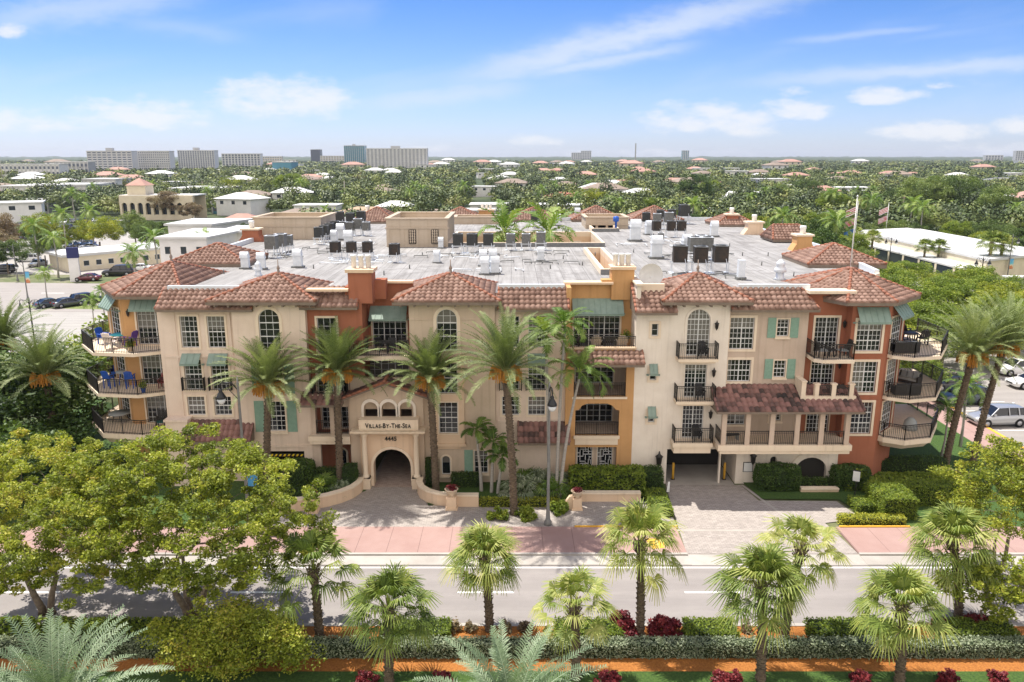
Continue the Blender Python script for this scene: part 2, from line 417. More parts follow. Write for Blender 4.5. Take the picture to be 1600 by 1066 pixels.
def paver_mat(name, c1, c2, mortar, sx, sy, rough=.85):
    m = bpy.data.materials.new(name); m.use_nodes = True
    T = NT(m.node_tree); b = T.n['Principled BSDF']; b.inputs['Roughness'].default_value = rough
    tc = T.node('ShaderNodeTexCoord')
    br = T.node('ShaderNodeTexBrick', inp={'Vector': tc.outputs['Object'], 'Color1': (*c1, 1), 'Color2': (*c2, 1), 'Mortar': (*mortar, 1), 'Scale': 1.0,
                                           'Mortar Size': .012, 'Brick Width': sx, 'Row Height': sy, 'Bias': 0.0})
    n = T.node('ShaderNodeTexNoise', inp={'Vector': tc.outputs['Object'], 'Scale': .8, 'Detail': 7, 'Roughness': .7})
    wn = T.node('ShaderNodeTexVoronoi', inp={'Vector': tc.outputs['Object'], 'Scale': 3.2})
    c = T.mix(T.ramp(n.outputs[0], [(.3, .0), (.75, .45)]), br.outputs[0], tuple(x * .6 for x in c1))
    c = T.mix(.22, c, T.ramp(wn.outputs['Distance'], [(0, tuple(x * .7 for x in c2)), (.6, c1)]))
    T.l.new(c, b.inputs['Base Color'])
    return m
def walk_mat():
    m = bpy.data.materials.new('pink_concrete'); m.use_nodes = True
    T = NT(m.node_tree); b = T.n['Principled BSDF']; b.inputs['Roughness'].default_value = .9
    tc = T.node('ShaderNodeTexCoord')
    n = T.node('ShaderNodeTexNoise', inp={'Vector': tc.outputs['Object'], 'Scale': .5, 'Detail': 8, 'Roughness': .7})
    s = T.node('ShaderNodeSeparateXYZ', inp={0: tc.outputs['Object']})
    fx = T.math('PINGPONG', s.outputs[0], .92)
    line = T.math('LESS_THAN', fx, .018)
    c = T.ramp(n.outputs[0], [(.3, (.32, .20, .178)), (.7, (.385, .26, .235))])
    c = T.mix(T.math('MULTIPLY', line, .7), c, (.15, .09, .08))
    T.l.new(c, b.inputs['Base Color'])
    return m
def asphalt_mat(name, c1, c2, sc=.25):
    m = bpy.data.materials.new(name); m.use_nodes = True
    T = NT(m.node_tree); b = T.n['Principled BSDF']; b.inputs['Roughness'].default_value = .9
    tc = T.node('ShaderNodeTexCoord')
    mp = T.node('ShaderNodeMapping', inp={0: tc.outputs['Object'], 3: (.12, 1.0, 1)})
    n = T.node('ShaderNodeTexNoise', inp={'Vector': mp.outputs[0], 'Scale': 1.6, 'Detail': 6, 'Roughness': .7})
    n2 = T.node('ShaderNodeTexNoise', inp={'Vector': tc.outputs['Object'], 'Scale': sc, 'Detail': 9, 'Roughness': .75})
    n3 = T.node('ShaderNodeTexNoise', inp={'Vector': tc.outputs['Object'], 'Scale': 40, 'Detail': 2})
    f = T.math('ADD', T.math('MULTIPLY', n.outputs[0], .5), T.math('MULTIPLY', n2.outputs[0], .5))
    c = T.ramp(f, [(.38, c1), (.62, c2)])
    sy = T.node('ShaderNodeSeparateXYZ', inp={0: tc.outputs['Object']}); wt = T.math('MULTIPLY', T.math('ADD', T.math('SINE', T.math('MULTIPLY', sy.outputs[1], 3.6)), 1.0), T.math('MULTIPLY', n.outputs[0], .16))
    c = T.mix(wt, c, tuple(x * .55 for x in c1))
    c = T.mix(T.math('MULTIPLY', n3.outputs[0], .16), c, (.1, .1, .1))
    T.l.new(c, b.inputs['Base Color'])
    return m
M['ground'] = ground_mat()
M['lawn'] = lawn_mat('lawn_grass', (.025, .06, .010), (.07, .13, .022))
M['dry'] = lawn_mat('dry_lawn', (.10, .15, .03), (.22, .24, .08), 2)
M['mulch'] = lawn_mat('orange_mulch', (.44, .175, .038), (.26, .09, .018), 12)
M['soil'] = lawn_mat('dark_soil', (.03, .03, .018), (.07, .06, .03), 6)
M['road'] = asphalt_mat('worn_pale_asphalt', (.26, .235, .225), (.33, .30, .285))
M['lot'] = asphalt_mat('pale_lot_surface', (.33, .31, .285), (.42, .40, .37), .1)
M['street'] = asphalt_mat('side_street_surface', (.28, .255, .235), (.35, .32, .295), .1)
M['paver'] = paver_mat('grey_pavers', (.42, .375, .345), (.29, .255, .235), (.17, .155, .14), .3, .15)
M['paver2'] = paver_mat('mixed_brick_pavers', (.48, .38, .32), (.30, .22, .20), (.2, .17, .15), .3, .15)
M['walk'] = walk_mat()
M['paint'] = pm('road_paint', (.8, .8, .78), (.7, .69, .67), 3)
M['ypaint'] = pm('yellow_kerb_paint', (.75, .42, .04), (.62, .34, .05), 3)

g = MB(); g.sheet([(-9000, -300), (9000, -300), (9000, 12000), (-9000, 12000)], 0.0)
struct('ground', g, M['ground'])
Z1, Z2, Z3, Z4 = .004, .008, .012, .016
st = MB(); st.sheet([(-160, -17.2), (160, -17.2), (160, -11.4), (-160, -11.4)], Z1); struct('road', st, M['road'])
st = MB(); st.box(-160, 10.2, -11.4, -10.35, -.1, .05); st.box(20.2, 160, -11.4, -10.35, -.1, .05); st.box(-160, 10.2, -10.35, -10.15, -.1, .14); st.box(20.2, 160, -10.35, -10.15, -.1, .14)
st.box(10.2, 20.2, -11.4, -10.15, -.1, .03)
struct('kerb', st, M['concrete'])
st = MB(); st.box(-160, 10.2, -10.15, -6.87, -.1, .13); st.box(20.2, 36, -10.15, -6.87, -.1, .13); struct('sidewalk', st, M['walk'])
st = MB(); st.box(-160, 160, -17.45, -17.2, -.1, .13); struct('median_kerb', st, M['concrete'])
# painted lines
st = MB()
st.sheet([(-160, -11.7), (160, -11.7), (160, -11.57), (-160, -11.57)], Z2)
x = -72.0
k = 0
dash0 = [(-32.0, -29), (-21.3, -18.4), (-10.6, -7.9)]
for i in range(-8, 9):
    xx = -2.9 + i * 12.1
    st.sheet([(xx, -14.28), (xx + 3.0, -14.28), (xx + 3.0, -14.12), (xx, -14.12)], Z2)
struct('lane_marking', st, M['paint'])
st = MB(); st.sheet([(-16.5, -6.87), (3.5, -6.87), (10.3, -6.87), (10.3, -3.2), (4.5, -3.2), (-1.4, -3.6), (-5.5, -3.9), (-6.6, -1.5), (-7.0, 9), (-9.7, 9), (-10.1, -1.5), (-12.5, -4.2), (-16.5, -4.6)], .13)
struct('entrance_path', st, M['paver'])
st = MB(); st.sheet([(-9.7, -.9), (-7.0, -.9), (-7.0, 9), (-9.7, 9)], .134); struct('brick_path', st, M['paver2'])
st = MB(); st.sheet([(10.2, -10.15), (20.2, -10.15), (19.8, -6.2), (22.4, -5.6), (21.8, -3.0), (16.6, -2.9), (16.1, -.3), (10.85, -.3), (10.5, -5)], .05)
struct('driveway', st, M['paver'])
st = MB(); st.sheet([(16.1, -.3), (16.32, -.3), (18.1, -6.9), (17.9, -6.9)], .056); st.sheet([(10.2, -7.3), (19.7, -7.3), (19.7, -7.1), (10.2, -7.1)], .056)
st.box(10.9, 15.7, -.3, 10, -.05, .055)
struct('driveway_edging', st, M['concrete'])
st = MB(); st.sheet([(-40, -6.87), (-16.5, -6.87), (-16.5, 4), (-40, 20)], .06); st.sheet([(-16.5, -4.4), (-12.5, -4.2), (-10.1, -1.5), (-9.9, .5), (-16.5, .5)], .12)
st.sheet([(-6.6, -1.5), (-5.5, -3.7), (4.5, -3.0), (10.4, -3.2), (10.8, .5), (-6.8, .5)], .12)
st.sheet([(16.4, -.2), (16.9, -2.75), (22.0, -2.85), (22.8, -5.6), (23.5, -6.87), (37.3, -6.87), (37.3, 30), (25.5, 30), (25.4, .3), (16.4, .3)], .1)
struct('garden_lawn', st, M['lawn'])
# median: mulch bed
st = MB(); st.sheet([(-160, -17.45), (160, -17.45), (160, -30), (-160, -30)], .10); struct('mulch_bed', st, M['mulch'])
st = MB(); st.sheet([(-160, -19.3), (160, -19.3), (160, -19.9), (-160, -19.9)], .105); st.sheet([(-160, -20.9), (160, -20.9), (160, -30), (-160, -30)], .105)
struct('median_grass', st, M['lawn'])
# right side: pink walk, street, far pavement
st = MB(); st.sheet([(37.3, -10.15), (40.4, -10.15), (40.4, 60), (37.3, 60)], .10); struct('side_walk', st, M['walk'])
st = MB(); st.sheet([(40.7, -10.4), (75, -10.4), (75, 20), (86, 95), (60, 95), (48, 60), (40.7, 40)], Z1 + .002); struct('side_street', st, M['street'])
st = MB(); st.box(40.4, 40.7, -10.4, 60, -.1, .12); struct('side_street_kerb', st, M['ypaint'])
st = MB()
for y in (11.0, 16.2, 18.9, 23, 26):
    st.sheet([(41.2, y), (46.6, y), (46.6, y + .12), (41.2, y + .12)], Z3)
struct('parking_marking', st, M['paint'])
st = MB(); st.sheet([(41.5, 6.5), (43.8, 9.2), (43.6, 9.3), (41.3, 6.6)], Z3); st.sheet([(43.4, 6.0), (47.3, 6.0), (47.3, 6.15), (43.4, 6.15)], Z3); struct('disabled_bay_marking', st, pm('blue_paint', (.05, .22, .45)))
pA, pB, pC, pD = G(1380, 392), G(1600, 503), G(1600, 478), G(1450, 404)
st = MB(); st.sheet([G(1415, 412), G(1600, 500), G(1600, 520), G(1560, 512), G(1395, 420)], Z3); struct('far_sidewalk', st, M['concrete'])
st = MB(); st.sheet([G(1440, 430), G(1640, 540), G(1640, 500), G(1500, 425)], Z2); struct('cross_street', st, M['street'])
# left: concrete lot, street, car park
st = MB(); st.sheet([(-140, 38), (-46, 38), (-42, 62), (-140, 69)], Z1); struct('concrete_lot', st, M['lot'])
st = MB(); st.sheet([(-170, 64), (-30, 62), (-30, 86), (-170, 97)], Z2); struct('boulevard', st, M['street'])
st = MB(); st.sheet([(-260, 105), (-62, 100), (-66, 240), (-300, 260)], Z1 + .001); struct('car_park', st, M['lot'])
st = MB(); st.sheet([(-150, 70), (-92, 68.5), (-88, 71.5), (-150, 74)], Z3); st.sheet([(-75.5, 66.2), (-62, 64.8), (-60, 68), (-75.5, 68.5)], Z3); struct('verge_grass', st, M['dry'])
st = MB()
for k in range(9): st.sheet([(-150 + k * 14, 81.5 - .45 * k), (-146 + k * 14, 81.4 - .45 * k), (-146 + k * 14, 81.7 - .45 * k), (-150 + k * 14, 81.8 - .45 * k)], Z3)
struct('boulevard_marking', st, M['paint'])
a, b = G(735, 283), G(752, 320)
st = MB(); st.sheet([(b[0] - 3.5, 60), (b[0] + 6, 60), (a[0] + 9, a[1] + 80), (a[0] - 4, a[1] + 80)], Z2); struct('neighbourhood_street', st, M['street'])


# ------------------------------------------------------------------ the apartment building
class Fr:
    """vertical wall frame: u along the wall, z up, d outward"""
    def __init__(s, ox, oy, ang=0.0):
        s.o = (ox, oy); s.a = ang; s.c = math.cos(ang); s.s = math.sin(ang)
    def __call__(s, u, z, d=0.0):
        return (s.o[0] + s.c * u + s.s * d, s.o[1] + s.s * u - s.c * d, z)
def rectp(u0, u1, z0, z1): return [(u0, z0), (u1, z0), (u1, z1), (u0, z1)]
def archp(u0, u1, z0, z1, n=12, rise=None):
    r = (u1 - u0) / 2; rz = rise or r; c = (u0 + u1) / 2
    return [(u0, z0), (u1, z0)] + [(c + r * math.cos(PI * i / n), z1 - rz + rz * math.sin(PI * i / n)) for i in range(n + 1)]
def wallp(mb, F, outline, holes=(), depth=.3):
    loops = [[Vector((u, z, 0)) for u, z in outline]] + [[Vector((u, z, 0)) for u, z in h] for h in holes]
    tri = tessellate_polygon(loops)
    pts = [p for l in loops for p in l]
    fs = []
    for t in tri:
        a, b, c = (pts[i] for i in t)
        fs.append(list(t) if (b - a).cross(c - a).z > 0 else list(t)[::-1])
    mb.add([F(p.x, p.y) for p in pts], fs)
    for l in loops:
        n = len(l)
        mb.add([F(p.x, p.y) for p in l] + [F(p.x, p.y, -depth) for p in l], [[i, (i + 1) % n, n + (i + 1) % n, n + i] for i in range(n)])
def ring(mb, F, inner, outer, d0, d1):
    n = len(inner)
    vs = [F(u, z, d1) for u, z in inner] + [F(u, z, d1) for u, z in outer] + [F(u, z, d0) for u, z in inner] + [F(u, z, d0) for u, z in outer]
    fs = []
    for i in range(n):
        j = (i + 1) % n
        fs += [[i, n + i, n + j, j], [n + i, 3 * n + i, 3 * n + j, n + j], [j, 2 * n + j, 2 * n + i, i]]
    mb.add(vs, fs)
ROOT = thing('apartment_building', 'four storey Mediterranean apartment building with barrel tile roofs and cream, terracotta and ochre walls', 'building')
PARENT = [ROOT]
def window(F, u0, u1, z0, z1, nx=3, nz=4, arch=False, trim=.14, name='window', mull=(), rails=(), sill=True, tm='trim', glass='glass', inset=.13, parent=None):
    par = parent or PARENT[0]
    inner = archp(u0, u1, z0, z1) if arch else rectp(u0, u1, z0, z1)
    w = .045
    ins = archp(u0 + w, u1 - w, z0 + w, z1 - w) if arch else rectp(u0 + w, u1 - w, z0 + w, z1 - w)
    mb = MB(); ring(mb, F, ins, inner, -inset - .04, -inset + .03)
    r = (u1 - u0) / 2; c = (u0 + u1) / 2; zs = z1 - r
    def top(u): return zs + math.sqrt(max(0, r * r - (u - c) ** 2)) if arch else z1
    def half(z): return math.sqrt(max(0, r * r - (z - zs) ** 2)) if arch and z > zs else r
    for i in range(1, nx):
        u = u0 + (u1 - u0) * i / nx; t = .034 if i in mull else .0125
        mb.fbox(F, u - t, u + t, z0 + .04, top(u) - .02, -inset - .02, -inset + .02 + (.01 if i in mull else 0))
    for j in range(1, nz):
        z = z0 + (z1 - z0) * j / nz; t = .034 if j in rails else .0125; h = half(z)
        mb.fbox(F, c - h + .03, c + h - .03, z - t, z + t, -inset - .018, -inset + .017 + (.016 if j in rails else 0))
    wo = mb.build(name, M['frame'], par)
    g = MB(); n = len(inner)
    g.add([F(u, z, -inset - .012) for u, z in inner], [list(range(n))], [[((u - u0) / (u1 - u0), (z - z0) / (z1 - z0)) for u, z in inner]])
    g.build('pane', M[glass], wo)
    if trim:
        t = trim
        out = archp(u0 - t, u1 + t, z0 - t, z1 + t) if arch else rectp(u0 - t, u1 + t, z0 - t, z1 + t)
        s = MB(); ring(s, F, inner, out, -.02, .05)
        if sill: s.fbox(F, u0 - t - .04, u1 + t + .04, z0 - t - .1, z0 - t + .02, 0, .13)
        s.build('surround', M[tm], wo)
    return wo
def shutter(F, u0, u1, z0, z1):
    mb = MB(); mb.fbox(F, u0, u1, z0, z1, .01, .05)
    n = int((z1 - z0) / .09)
    for i in range(n):
        z = z0 + .06 + (z1 - z0 - .12) * i / n
        mb.fbox(F, u0 + .05, u1 - .05, z, z + .035, .05, .068)
    mb.fbox(F, u0, u0 + .045, z0, z1, .05, .072); mb.fbox(F, u1 - .045, u1, z0, z1, .05, .072)
    return mb.build('shutter', M['shut'], PARENT[0])
def awning(F, u0, u1, z0, z1, out):
    """sloped metal awning: top at z1 on the wall, lower edge z0 at distance out"""
    mb = MB(); n = max(2, int((u1 - u0) / .38))
    for i in range(n):
        a = u0 + (u1 - u0) * i / n; b = u0 + (u1 - u0) * (i + 1) / n - .012
        mb.add([F(a, z1, .03), F(b, z1, .03), F(b, z0, out), F(a, z0, out), F(a, z1 - .04, .03), F(b, z1 - .04, .03), F(b, z0 - .04, out), F(a, z0 - .04, out)],
               [[3, 2, 1, 0], [4, 5, 6, 7], [2, 3, 7, 6], [0, 3, 7, 4], [1, 5, 6, 2]])
        mb.bar(F(b, z1 + .02, .03), F(b, z0 + .02, out), .03)
    mb.fbox(F, u0, u1, z0 - .14, z0 - .03, out - .03, out)
    mb.bar(F(u0, z0 - .05, out - .05), F(u0, z0 - .15, .02), .03); mb.bar(F(u1, z0 - .05, out - .05), F(u1, z0 - .15, .02), .03)
    mb.fbox(F, u0 - .18, u0 - .02, z0 - .22, z0 - .12, .01, .14); mb.fbox(F, u1 + .02, u1 + .18, z0 - .22, z0 - .12, .01, .14)
    return mb.build('awning', M['awn'], PARENT[0])
def railing(pts, z, h=1.05, par=None, step=.125):
    mb = MB()
    for (x0, y0), (x1, y1) in zip(pts, pts[1:]):
        L = math.hypot(x1 - x0, y1 - y0)
        mb.bar((x0, y0, z + h), (x1, y1, z + h), .06, .045); mb.bar((x0, y0, z + .1), (x1, y1, z + .1), .035)
        mb.bar((x0, y0, z + h - .13), (x1, y1, z + h - .13), .025)
        n = max(1, round(L / step))
        for i in range(n + 1):
            t = i / n; X, Y = x0 + (x1 - x0) * t, y0 + (y1 - y0) * t
            post = i in (0, n) or (n > 14 and i % round(n / max(1, round(L / 1.6))) == 0)
            w = .055 if post else .02
            mb.bar((X, Y, z), (X, Y, z + h + (.04 if post else 0)), w)
    return mb.build('railing', M['iron'], par or PARENT[0])
def lantern(F, u, z, s=1.0):
    mb = MB(); a = F(u, z, .18 * s)
    mb.lathe((a[0], a[1], z - .28 * s), [(.02 * s, -.14 * s), (.06 * s, -.05 * s), (.10 * s, 0), (.13 * s, .3 * s), (.17 * s, .32 * s), (.05 * s, .42 * s), (.02 * s, .55 * s)], 8)
    mb.bar(F(u, z + .05 * s, 0), F(u, z + .05 * s, .18 * s), .03 * s)
    return mb.build('wall_lantern', M['iron'], PARENT[0])

def facet(mb, poly, per=.36, course=.43, hgt=.12, step=.04, seed=0):
    """barrel tiles laid over one planar roof facet; poly[0]->poly[1] is the eave"""
    P3 = [Vector(p) for p in poly]
    a, b = P3[0], P3[1]; u = (b - a).normalized(); c = P3[2]
    n = u.cross(c - a).normalized()
    if n.z < 0: n = -n
    v = n.cross(u)
    if v.z < 0: v = -v
    Q = [((p - a).dot(u), (p - a).dot(v)) for p in P3]
    umin = min(q[0] for q in Q); umax = max(q[0] for q in Q)
    def vr(x):
        ys = []
        for (x0, y0), (x1, y1) in zip(Q, Q[1:] + Q[:1]):
            if abs(x1 - x0) < 1e-6:
                if abs(x - x0) < 1e-4: ys += [y0, y1]
                continue
            t = (x - x0) / (x1 - x0)
            if -1e-6 <= t <= 1 + 1e-6: ys.append(y0 + (y1 - y0) * t)
        return (min(ys), max(ys)) if ys else (0, 0)
    ns = 6; cols = max(2, int((umax - umin) / per * ns))
    us = [umin + (umax - umin) * i / cols for i in range(cols + 1)]
    V = [vr(x) for x in us]; vmax = max(q[1] for q in Q)
    rows = max(1, math.ceil(vmax / course))
    prof = [hgt * (0, .62, .93, 1.0, .93, .62)[k] for k in range(ns)]
    mb.smooth = True
    off = seed * 57
    for r in range(rows):
        v0, v1 = r * course, (r + 1) * course
        vs = []
        for i, x in enumerate(us):
            lo, hi = V[i]; h = prof[i % ns]
            p0 = min(max(v0, lo), hi); p1 = min(max(v1, lo), hi)
            vs.append(a + u * x + v * p0 + n * (h + step + .01)); vs.append(a + u * x + v * p1 + n * (h + .01))
            vs.append(a + u * x + v * p0 + n * .0)
        fs = []; uvs = []
        for i in range(cols):
            if V[i][1] <= v0 + 1e-4 and V[i + 1][1] <= v0 + 1e-4: continue
            if V[i][0] >= v1 - 1e-4 and V[i + 1][0] >= v1 - 1e-4: continue
            q = i * 3; cu = i // ns + .5 + off; cv = r + .5 + off
            fs.append([q, q + 3, q + 4, q + 1]); uvs.append([(cu, cv)] * 4)
            fs.append([q + 2, q + 5, q + 3, q]); uvs.append([(cu, cv)] * 4)
        mb.add(vs, fs, uvs)
    mb.smooth = False
def hip_cap(mb, a, b, r=.12, seg=.42):
    a, b = Vector(a), Vector(b); L = (b - a).length; n = max(1, round(L / seg)); d = (b - a) / n
    for i in range(n):
        p = a + d * i; mb.tube([p + Vector((0, 0, .09)), p + d * 1.04 + Vector((0, 0, .06))], [r * 1.12, r * .86], 8)
def finial(mb, p, h=1.2):
    mb.lathe(p, [(.16, -.1), (.2, .05), (.12, .15), (.07, .28), (.12, .38), (.1, .48), (.035, .6), (.03, h)], 8)
RN = [0]
def hiproof(poly, ze, apex, name='roof', drop=.2, caps=True, fin=True, par=None, mat='tile', ridge=None, soffit_inset=.0):
    par = par or PARENT[0]; RN[0] += 1
    mb = MB(); cp = MB(); n = len(poly)
    for i in range(n):
        a = (*poly[i], ze); b = (*poly[(i + 1) % n], ze)
        if ridge is None: facet(mb, [a, b, apex], seed=RN[0] * 7 + i)
        else:
            ra, rb = ridge
            if i == 0: facet(mb, [a, b, rb, ra], seed=RN[0] * 7 + i)
            elif i == 1: facet(mb, [a, b, rb], seed=RN[0] * 7 + i)
            elif i == 2: facet(mb, [a, b, ra, rb], seed=RN[0] * 7 + i)
            else: facet(mb, [a, b, ra], seed=RN[0] * 7 + i)
    ro = mb.build(name, M[mat], par)
    if caps:
        for i in range(n):
            tgt = apex if ridge is None else (ridge[0] if i in (0, 3) else ridge[1])
            hip_cap(cp, (*poly[i], ze + .02), tgt)
        if ridge: hip_cap(cp, *ridge)
        cp.build('ridge_tiles', M['hip'], ro)
    ea = MB(); ea.prism(poly, ze - drop, ze + .01); ea.build('eave', M['eave'], ro)
    if fin and ridge is None:
        f = MB(); finial(f, apex, 1.0); f.build('finial', pm('finial_metal', (.28, .22, .18)) if 'finial_metal' not in bpy.data.materials else bpy.data.materials['finial_metal'], ro)
    return ro
def skirt(a, b, zt, ze, back, name='roof', mat='tile', lcap=True, rcap=True, eave=True, inl=0, inr=0):
    """lean-to tile roof: eave from a to b (x, y) at ze, rising to zt over 'back' metres in +y"""
    RN[0] += 1
    mb = MB(); facet(mb, [(*a, ze), (*b, ze), (b[0] - inr, b[1] + back, zt), (a[0] + inl, a[1] + back, zt)], seed=RN[0] * 5)
    ro = mb.build(name, M[mat], PARENT[0])
    for on, p, q in ((lcap, (a[0] + .05, a[1], ze), (a[0] + inl + .05, a[1] + back, zt)), (rcap, (b[0] - .05, b[1], ze), (b[0] - inr - .05, b[1] + back, zt))):
        if on: c = MB(); hip_cap(c, p, q, .09); c.build('ridge_tiles', M[mat if mat == 'tiled' else 'hip'], ro)
    if eave:
        e = MB()
        v = [(a[0], a[1], ze - .16), (b[0], b[1], ze - .16), (b[0], b[1], ze), (a[0], a[1], ze), (a[0] + inl, a[1] + back, zt - .03), (b[0] - inr, b[1] + back, zt - .03), (a[0], a[1] + back, ze - .16), (b[0], b[1] + back, ze - .16)]
        e.add(v, [[0, 1, 2, 3], [3, 2, 5, 4], [0, 3, 4, 6], [1, 7, 5, 2], [0, 6, 7, 1], [6, 4, 5, 7]])
        e.build('eave', M['eave'], ro)
    return ro
def part(name, mb, m, par=None): return mb.build(name, M[m] if isinstance(m, str) else m, par or PARENT[0])

F0 = Fr(0, 0); FB = Fr(0, .35)
RZ = 13.5
# --- section with paired windows (left cream) ---------------------------------
def paired_section(x0, x1, wx, mat, pent, hide=()):
    hs = []
    for a in wx:
        hs += [rectp(a, a + 1.2, 9.85, 12.05), rectp(a, a + 1.2, 6.85, 9.0), rectp(a, a + 1.2, 5.0, 6.35)]
    w = MB(); wallp(w, FB, rectp(x0, x1, 0, 12.9), hs, .3)
    w.fbox(FB, x0, x1, 9.15, 9.3, 0, .06); w.fbox(FB, wx[0] - .3, wx[-1] + 1.5, 4.45, 4.62, 0, .07)
    w.fbox(FB, wx[0] - .42, wx[0] - .3, 4.62, 12.3, 0, .05); w.fbox(FB, wx[-1] + 1.5, wx[-1] + 1.62, 4.62, 12.3, 0, .05)
    w.fbox(FB, wx[0] - .42, wx[-1] + 1.62, 12.3, 12.45, 0, .06)
    part('wall', w, mat)
    for a in wx:
        window(FB, a, a + 1.2, 9.85, 12.05, 4, 6, rails=(3,), sill=False)
        window(FB, a, a + 1.2, 6.85, 9.0, 4, 6, rails=(3,), sill=False)
        window(FB, a, a + 1.2, 5.0, 6.35, 4, 4, rails=(2,), sill=False)
        awning(FB, a - .05, a + 1.25, 8.85, 9.45, .6)
        p = [FB(a - .15, 0, .28)[:2], FB(a + 1.35, 0, .28)[:2]]
        railing([FB(a - .15, 0, .05)[:2]] + p + [FB(a + 1.35, 0, .05)[:2]], 6.85, .9)
paired_section(-23.8, -18.9, (-22.6, -20.75), 'cream', True)
paired_section(-1.15, 3.7, (-.7, 1.12), 'cream', True)
skirt((-23.9, -.35), (-17.4, -.35), 13.75, 12.62, 1.7)
skirt((-.95, -.35), (3.85, -.35), 13.85, 12.62, 1.7)
skirt((-22.9, -.95), (-18.0, -.95), 4.65, 3.5, 1.25, mat='tiled')
skirt((.4, -.95), (4.0, -.95), 4.5, 3.4, 1.25, mat='tiled')
b = MB(); b.box(-23.9, -22.4, -.55, .3, 0, 4.8); b.box(-23.98, -22.32, -.63, .3, 4.8, 4.95); part('buttress', b, 'cream')

# --- the three towers -----------------------------------------------------------
w = MB()
wallp(w, F0, rectp(-18.9, -13.95, 0, 13.2), [archp(-17.12, -15.72, 9.75, 12.6), rectp(-17.05, -15.75, 6.75, 8.75), rectp(-17.05, -15.75, 3.95, 6.1), rectp(-18.3, -14.6, 0, 2.45)], .3)
w.fbox(F0, -18.9, -13.95, 2.75, 2.9, 0, .06)
w.box(-18.9, -18.6, .31, 3, 0, 13.2); w.box(-14.25, -13.95, 0.31, 3, 2.5, 13.2)
part('wall', w, 'cream')
window(F0, -17.12, -15.72, 9.75, 12.6, 3, 6, arch=True, trim=.2, rails=(4, 2))
window(F0, -17.05, -15.75, 6.75, 8.75, 4, 6, rails=(3,), trim=.1)
window(F0, -17.05, -15.75, 3.95, 6.1, 4, 6, rails=(3,), trim=.1)
for z0, z1 in ((6.7, 8.8), (3.9, 6.15)):
    shutter(F0, -17.85, -17.2, z0, z1); shutter(F0, -15.6, -14.95, z0, z1)
w = MB()
wallp(w, F0, rectp(-6.95, -1.15, 0, 13.2), [archp(-5.1, -3.72, 9.75, 12.6), archp(-4.95, -4.35, .7, 2.1), rectp(-3.05 + .4, -2.0 + .3, .8, 2.5),
      rectp(-5.05, -3.75, 6.75, 8.9), rectp(-5.05, -3.75, 3.85, 6.1)], .3)
w.fbox(F0, -6.95, -5.35, 11.85, 11.95, 0, .04); w.fbox(F0, -3.45, -1.15, 11.85, 11.95, 0, .04)
w.box(-6.95, -6.65, .31, 4, 0, 13.2); w.box(-1.45, -1.15, .31, 3, 0, 13.2)
part('wall', w, 'tan')
b = MB()
FO = Fr(0, -.22)
wallp(b, FO, rectp(-5.5, -3.3, 3.0, 9.3), [rectp(-5.05, -3.75, 6.75, 8.9), rectp(-5.05, -3.75, 3.85, 6.1)], .22)
b.prism([(-5.6, -.3), (-3.2, -.3), (-3.2, 0), (-5.6, 0)], 2.9, 3.1); b.prism([(-5.6, -.3), (-3.2, -.3), (-3.2, 0), (-5.6, 0)], 9.3, 9.42)
b.prism([(-5.2, -.12), (-3.6, -.12), (-3.6, 0), (-5.2, 0)], 2.65, 2.9)
part('window_bay', b, 'peach')
window(F0, -5.1, -3.72, 9.75, 12.6, 3, 6, arch=True, trim=.22, rails=(4, 2))
window(FO, -5.05, -3.75, 6.75, 8.9, 3, 6, rails=(3,), trim=.08, inset=.15, sill=False)
window(FO, -5.05, -3.75, 3.85, 6.1, 3, 6, rails=(3,), trim=.08, inset=.15, sill=False)
window(F0, -4.95, -4.35, .7, 2.1, 1, 1, arch=True, trim=.12)
window(F0, -2.65, -1.7, .8, 2.5, 3, 4, trim=.08); shutter(F0, -3.35, -2.75, .75, 2.55)
for (x0, x1, ax) in ((-20.3, -13.0, -16.45), (-7.95, -.75, -4.4), (10.0, 16.0, 12.9)):
    hiproof([(x0, -.75), (x1, -.75), (x1, 6.2), (x0, 6.2)], 13.2, (ax + .1, 2.7, 14.6))
    for k in range(int((x1 - x0) / .9)):
        m = MB(); m.box(x0 + .5 + k * .9, x0 + .62 + k * .9, -.68, 0, 12.86, 13.0); part('roof_bracket', m, 'eave')

# --- terracotta section with the entrance ----------------------------------------
FR1 = Fr(0, .5); FR2 = Fr(0, 2.6)
w = MB(); wallp(w, FR1, rectp(-13.95, -11.05, 5.9, 13.0), [rectp(-13.3, -12.0, 9.5, 11.9), rectp(-13.5, -11.4, 6.1, 8.6)], .3)
w.box(-11.35, -11.05, .8, 2.6, 5.9, 14.0)
wallp(w, FR2, rectp(-11.05, -6.95, 6.2, 14.0), [rectp(-9.9, -7.5, 9.3, 11.6), rectp(-10.4, -7.4, 6.4, 8.5)], .3)
w.box(-11.05, -9.45, .5, 2.0, 12.9, 15.0)
w.box(-11.05, -10.2, .5, 2.6, 5.9, 12.9)
w.box(-9.45, -8.7, 1.6, 2.5, 13.0, 14.35)
part('wall', w, 'red')
c = MB(); c.box(-11.2, -9.3, .35, 2.1, 15.0, 15.22); c.box(-9.5, -6.9, 2.25, 2.8, 14.0, 14.15); c.box(-13.9, -11.05, .3, 1.0, 13.75, 13.9)
part('coping', c, 'peach')
for i in range(3):
    c = MB(); c.lathe((-10.75 + i * .5, 1.2, 15.22), [(.17, 0), (.17, .75), (.21, .78), (.21, .9)], 12); part('chimney_pot', c, 'white_paint')
window(FR1, -13.3, -12.0, 9.5, 11.9, 3, 4)
window(FR2, -9.9, -7.5, 9.3, 11.6, 6, 5, mull=(2, 4), trim=.1, name='balcony_door', sill=False)
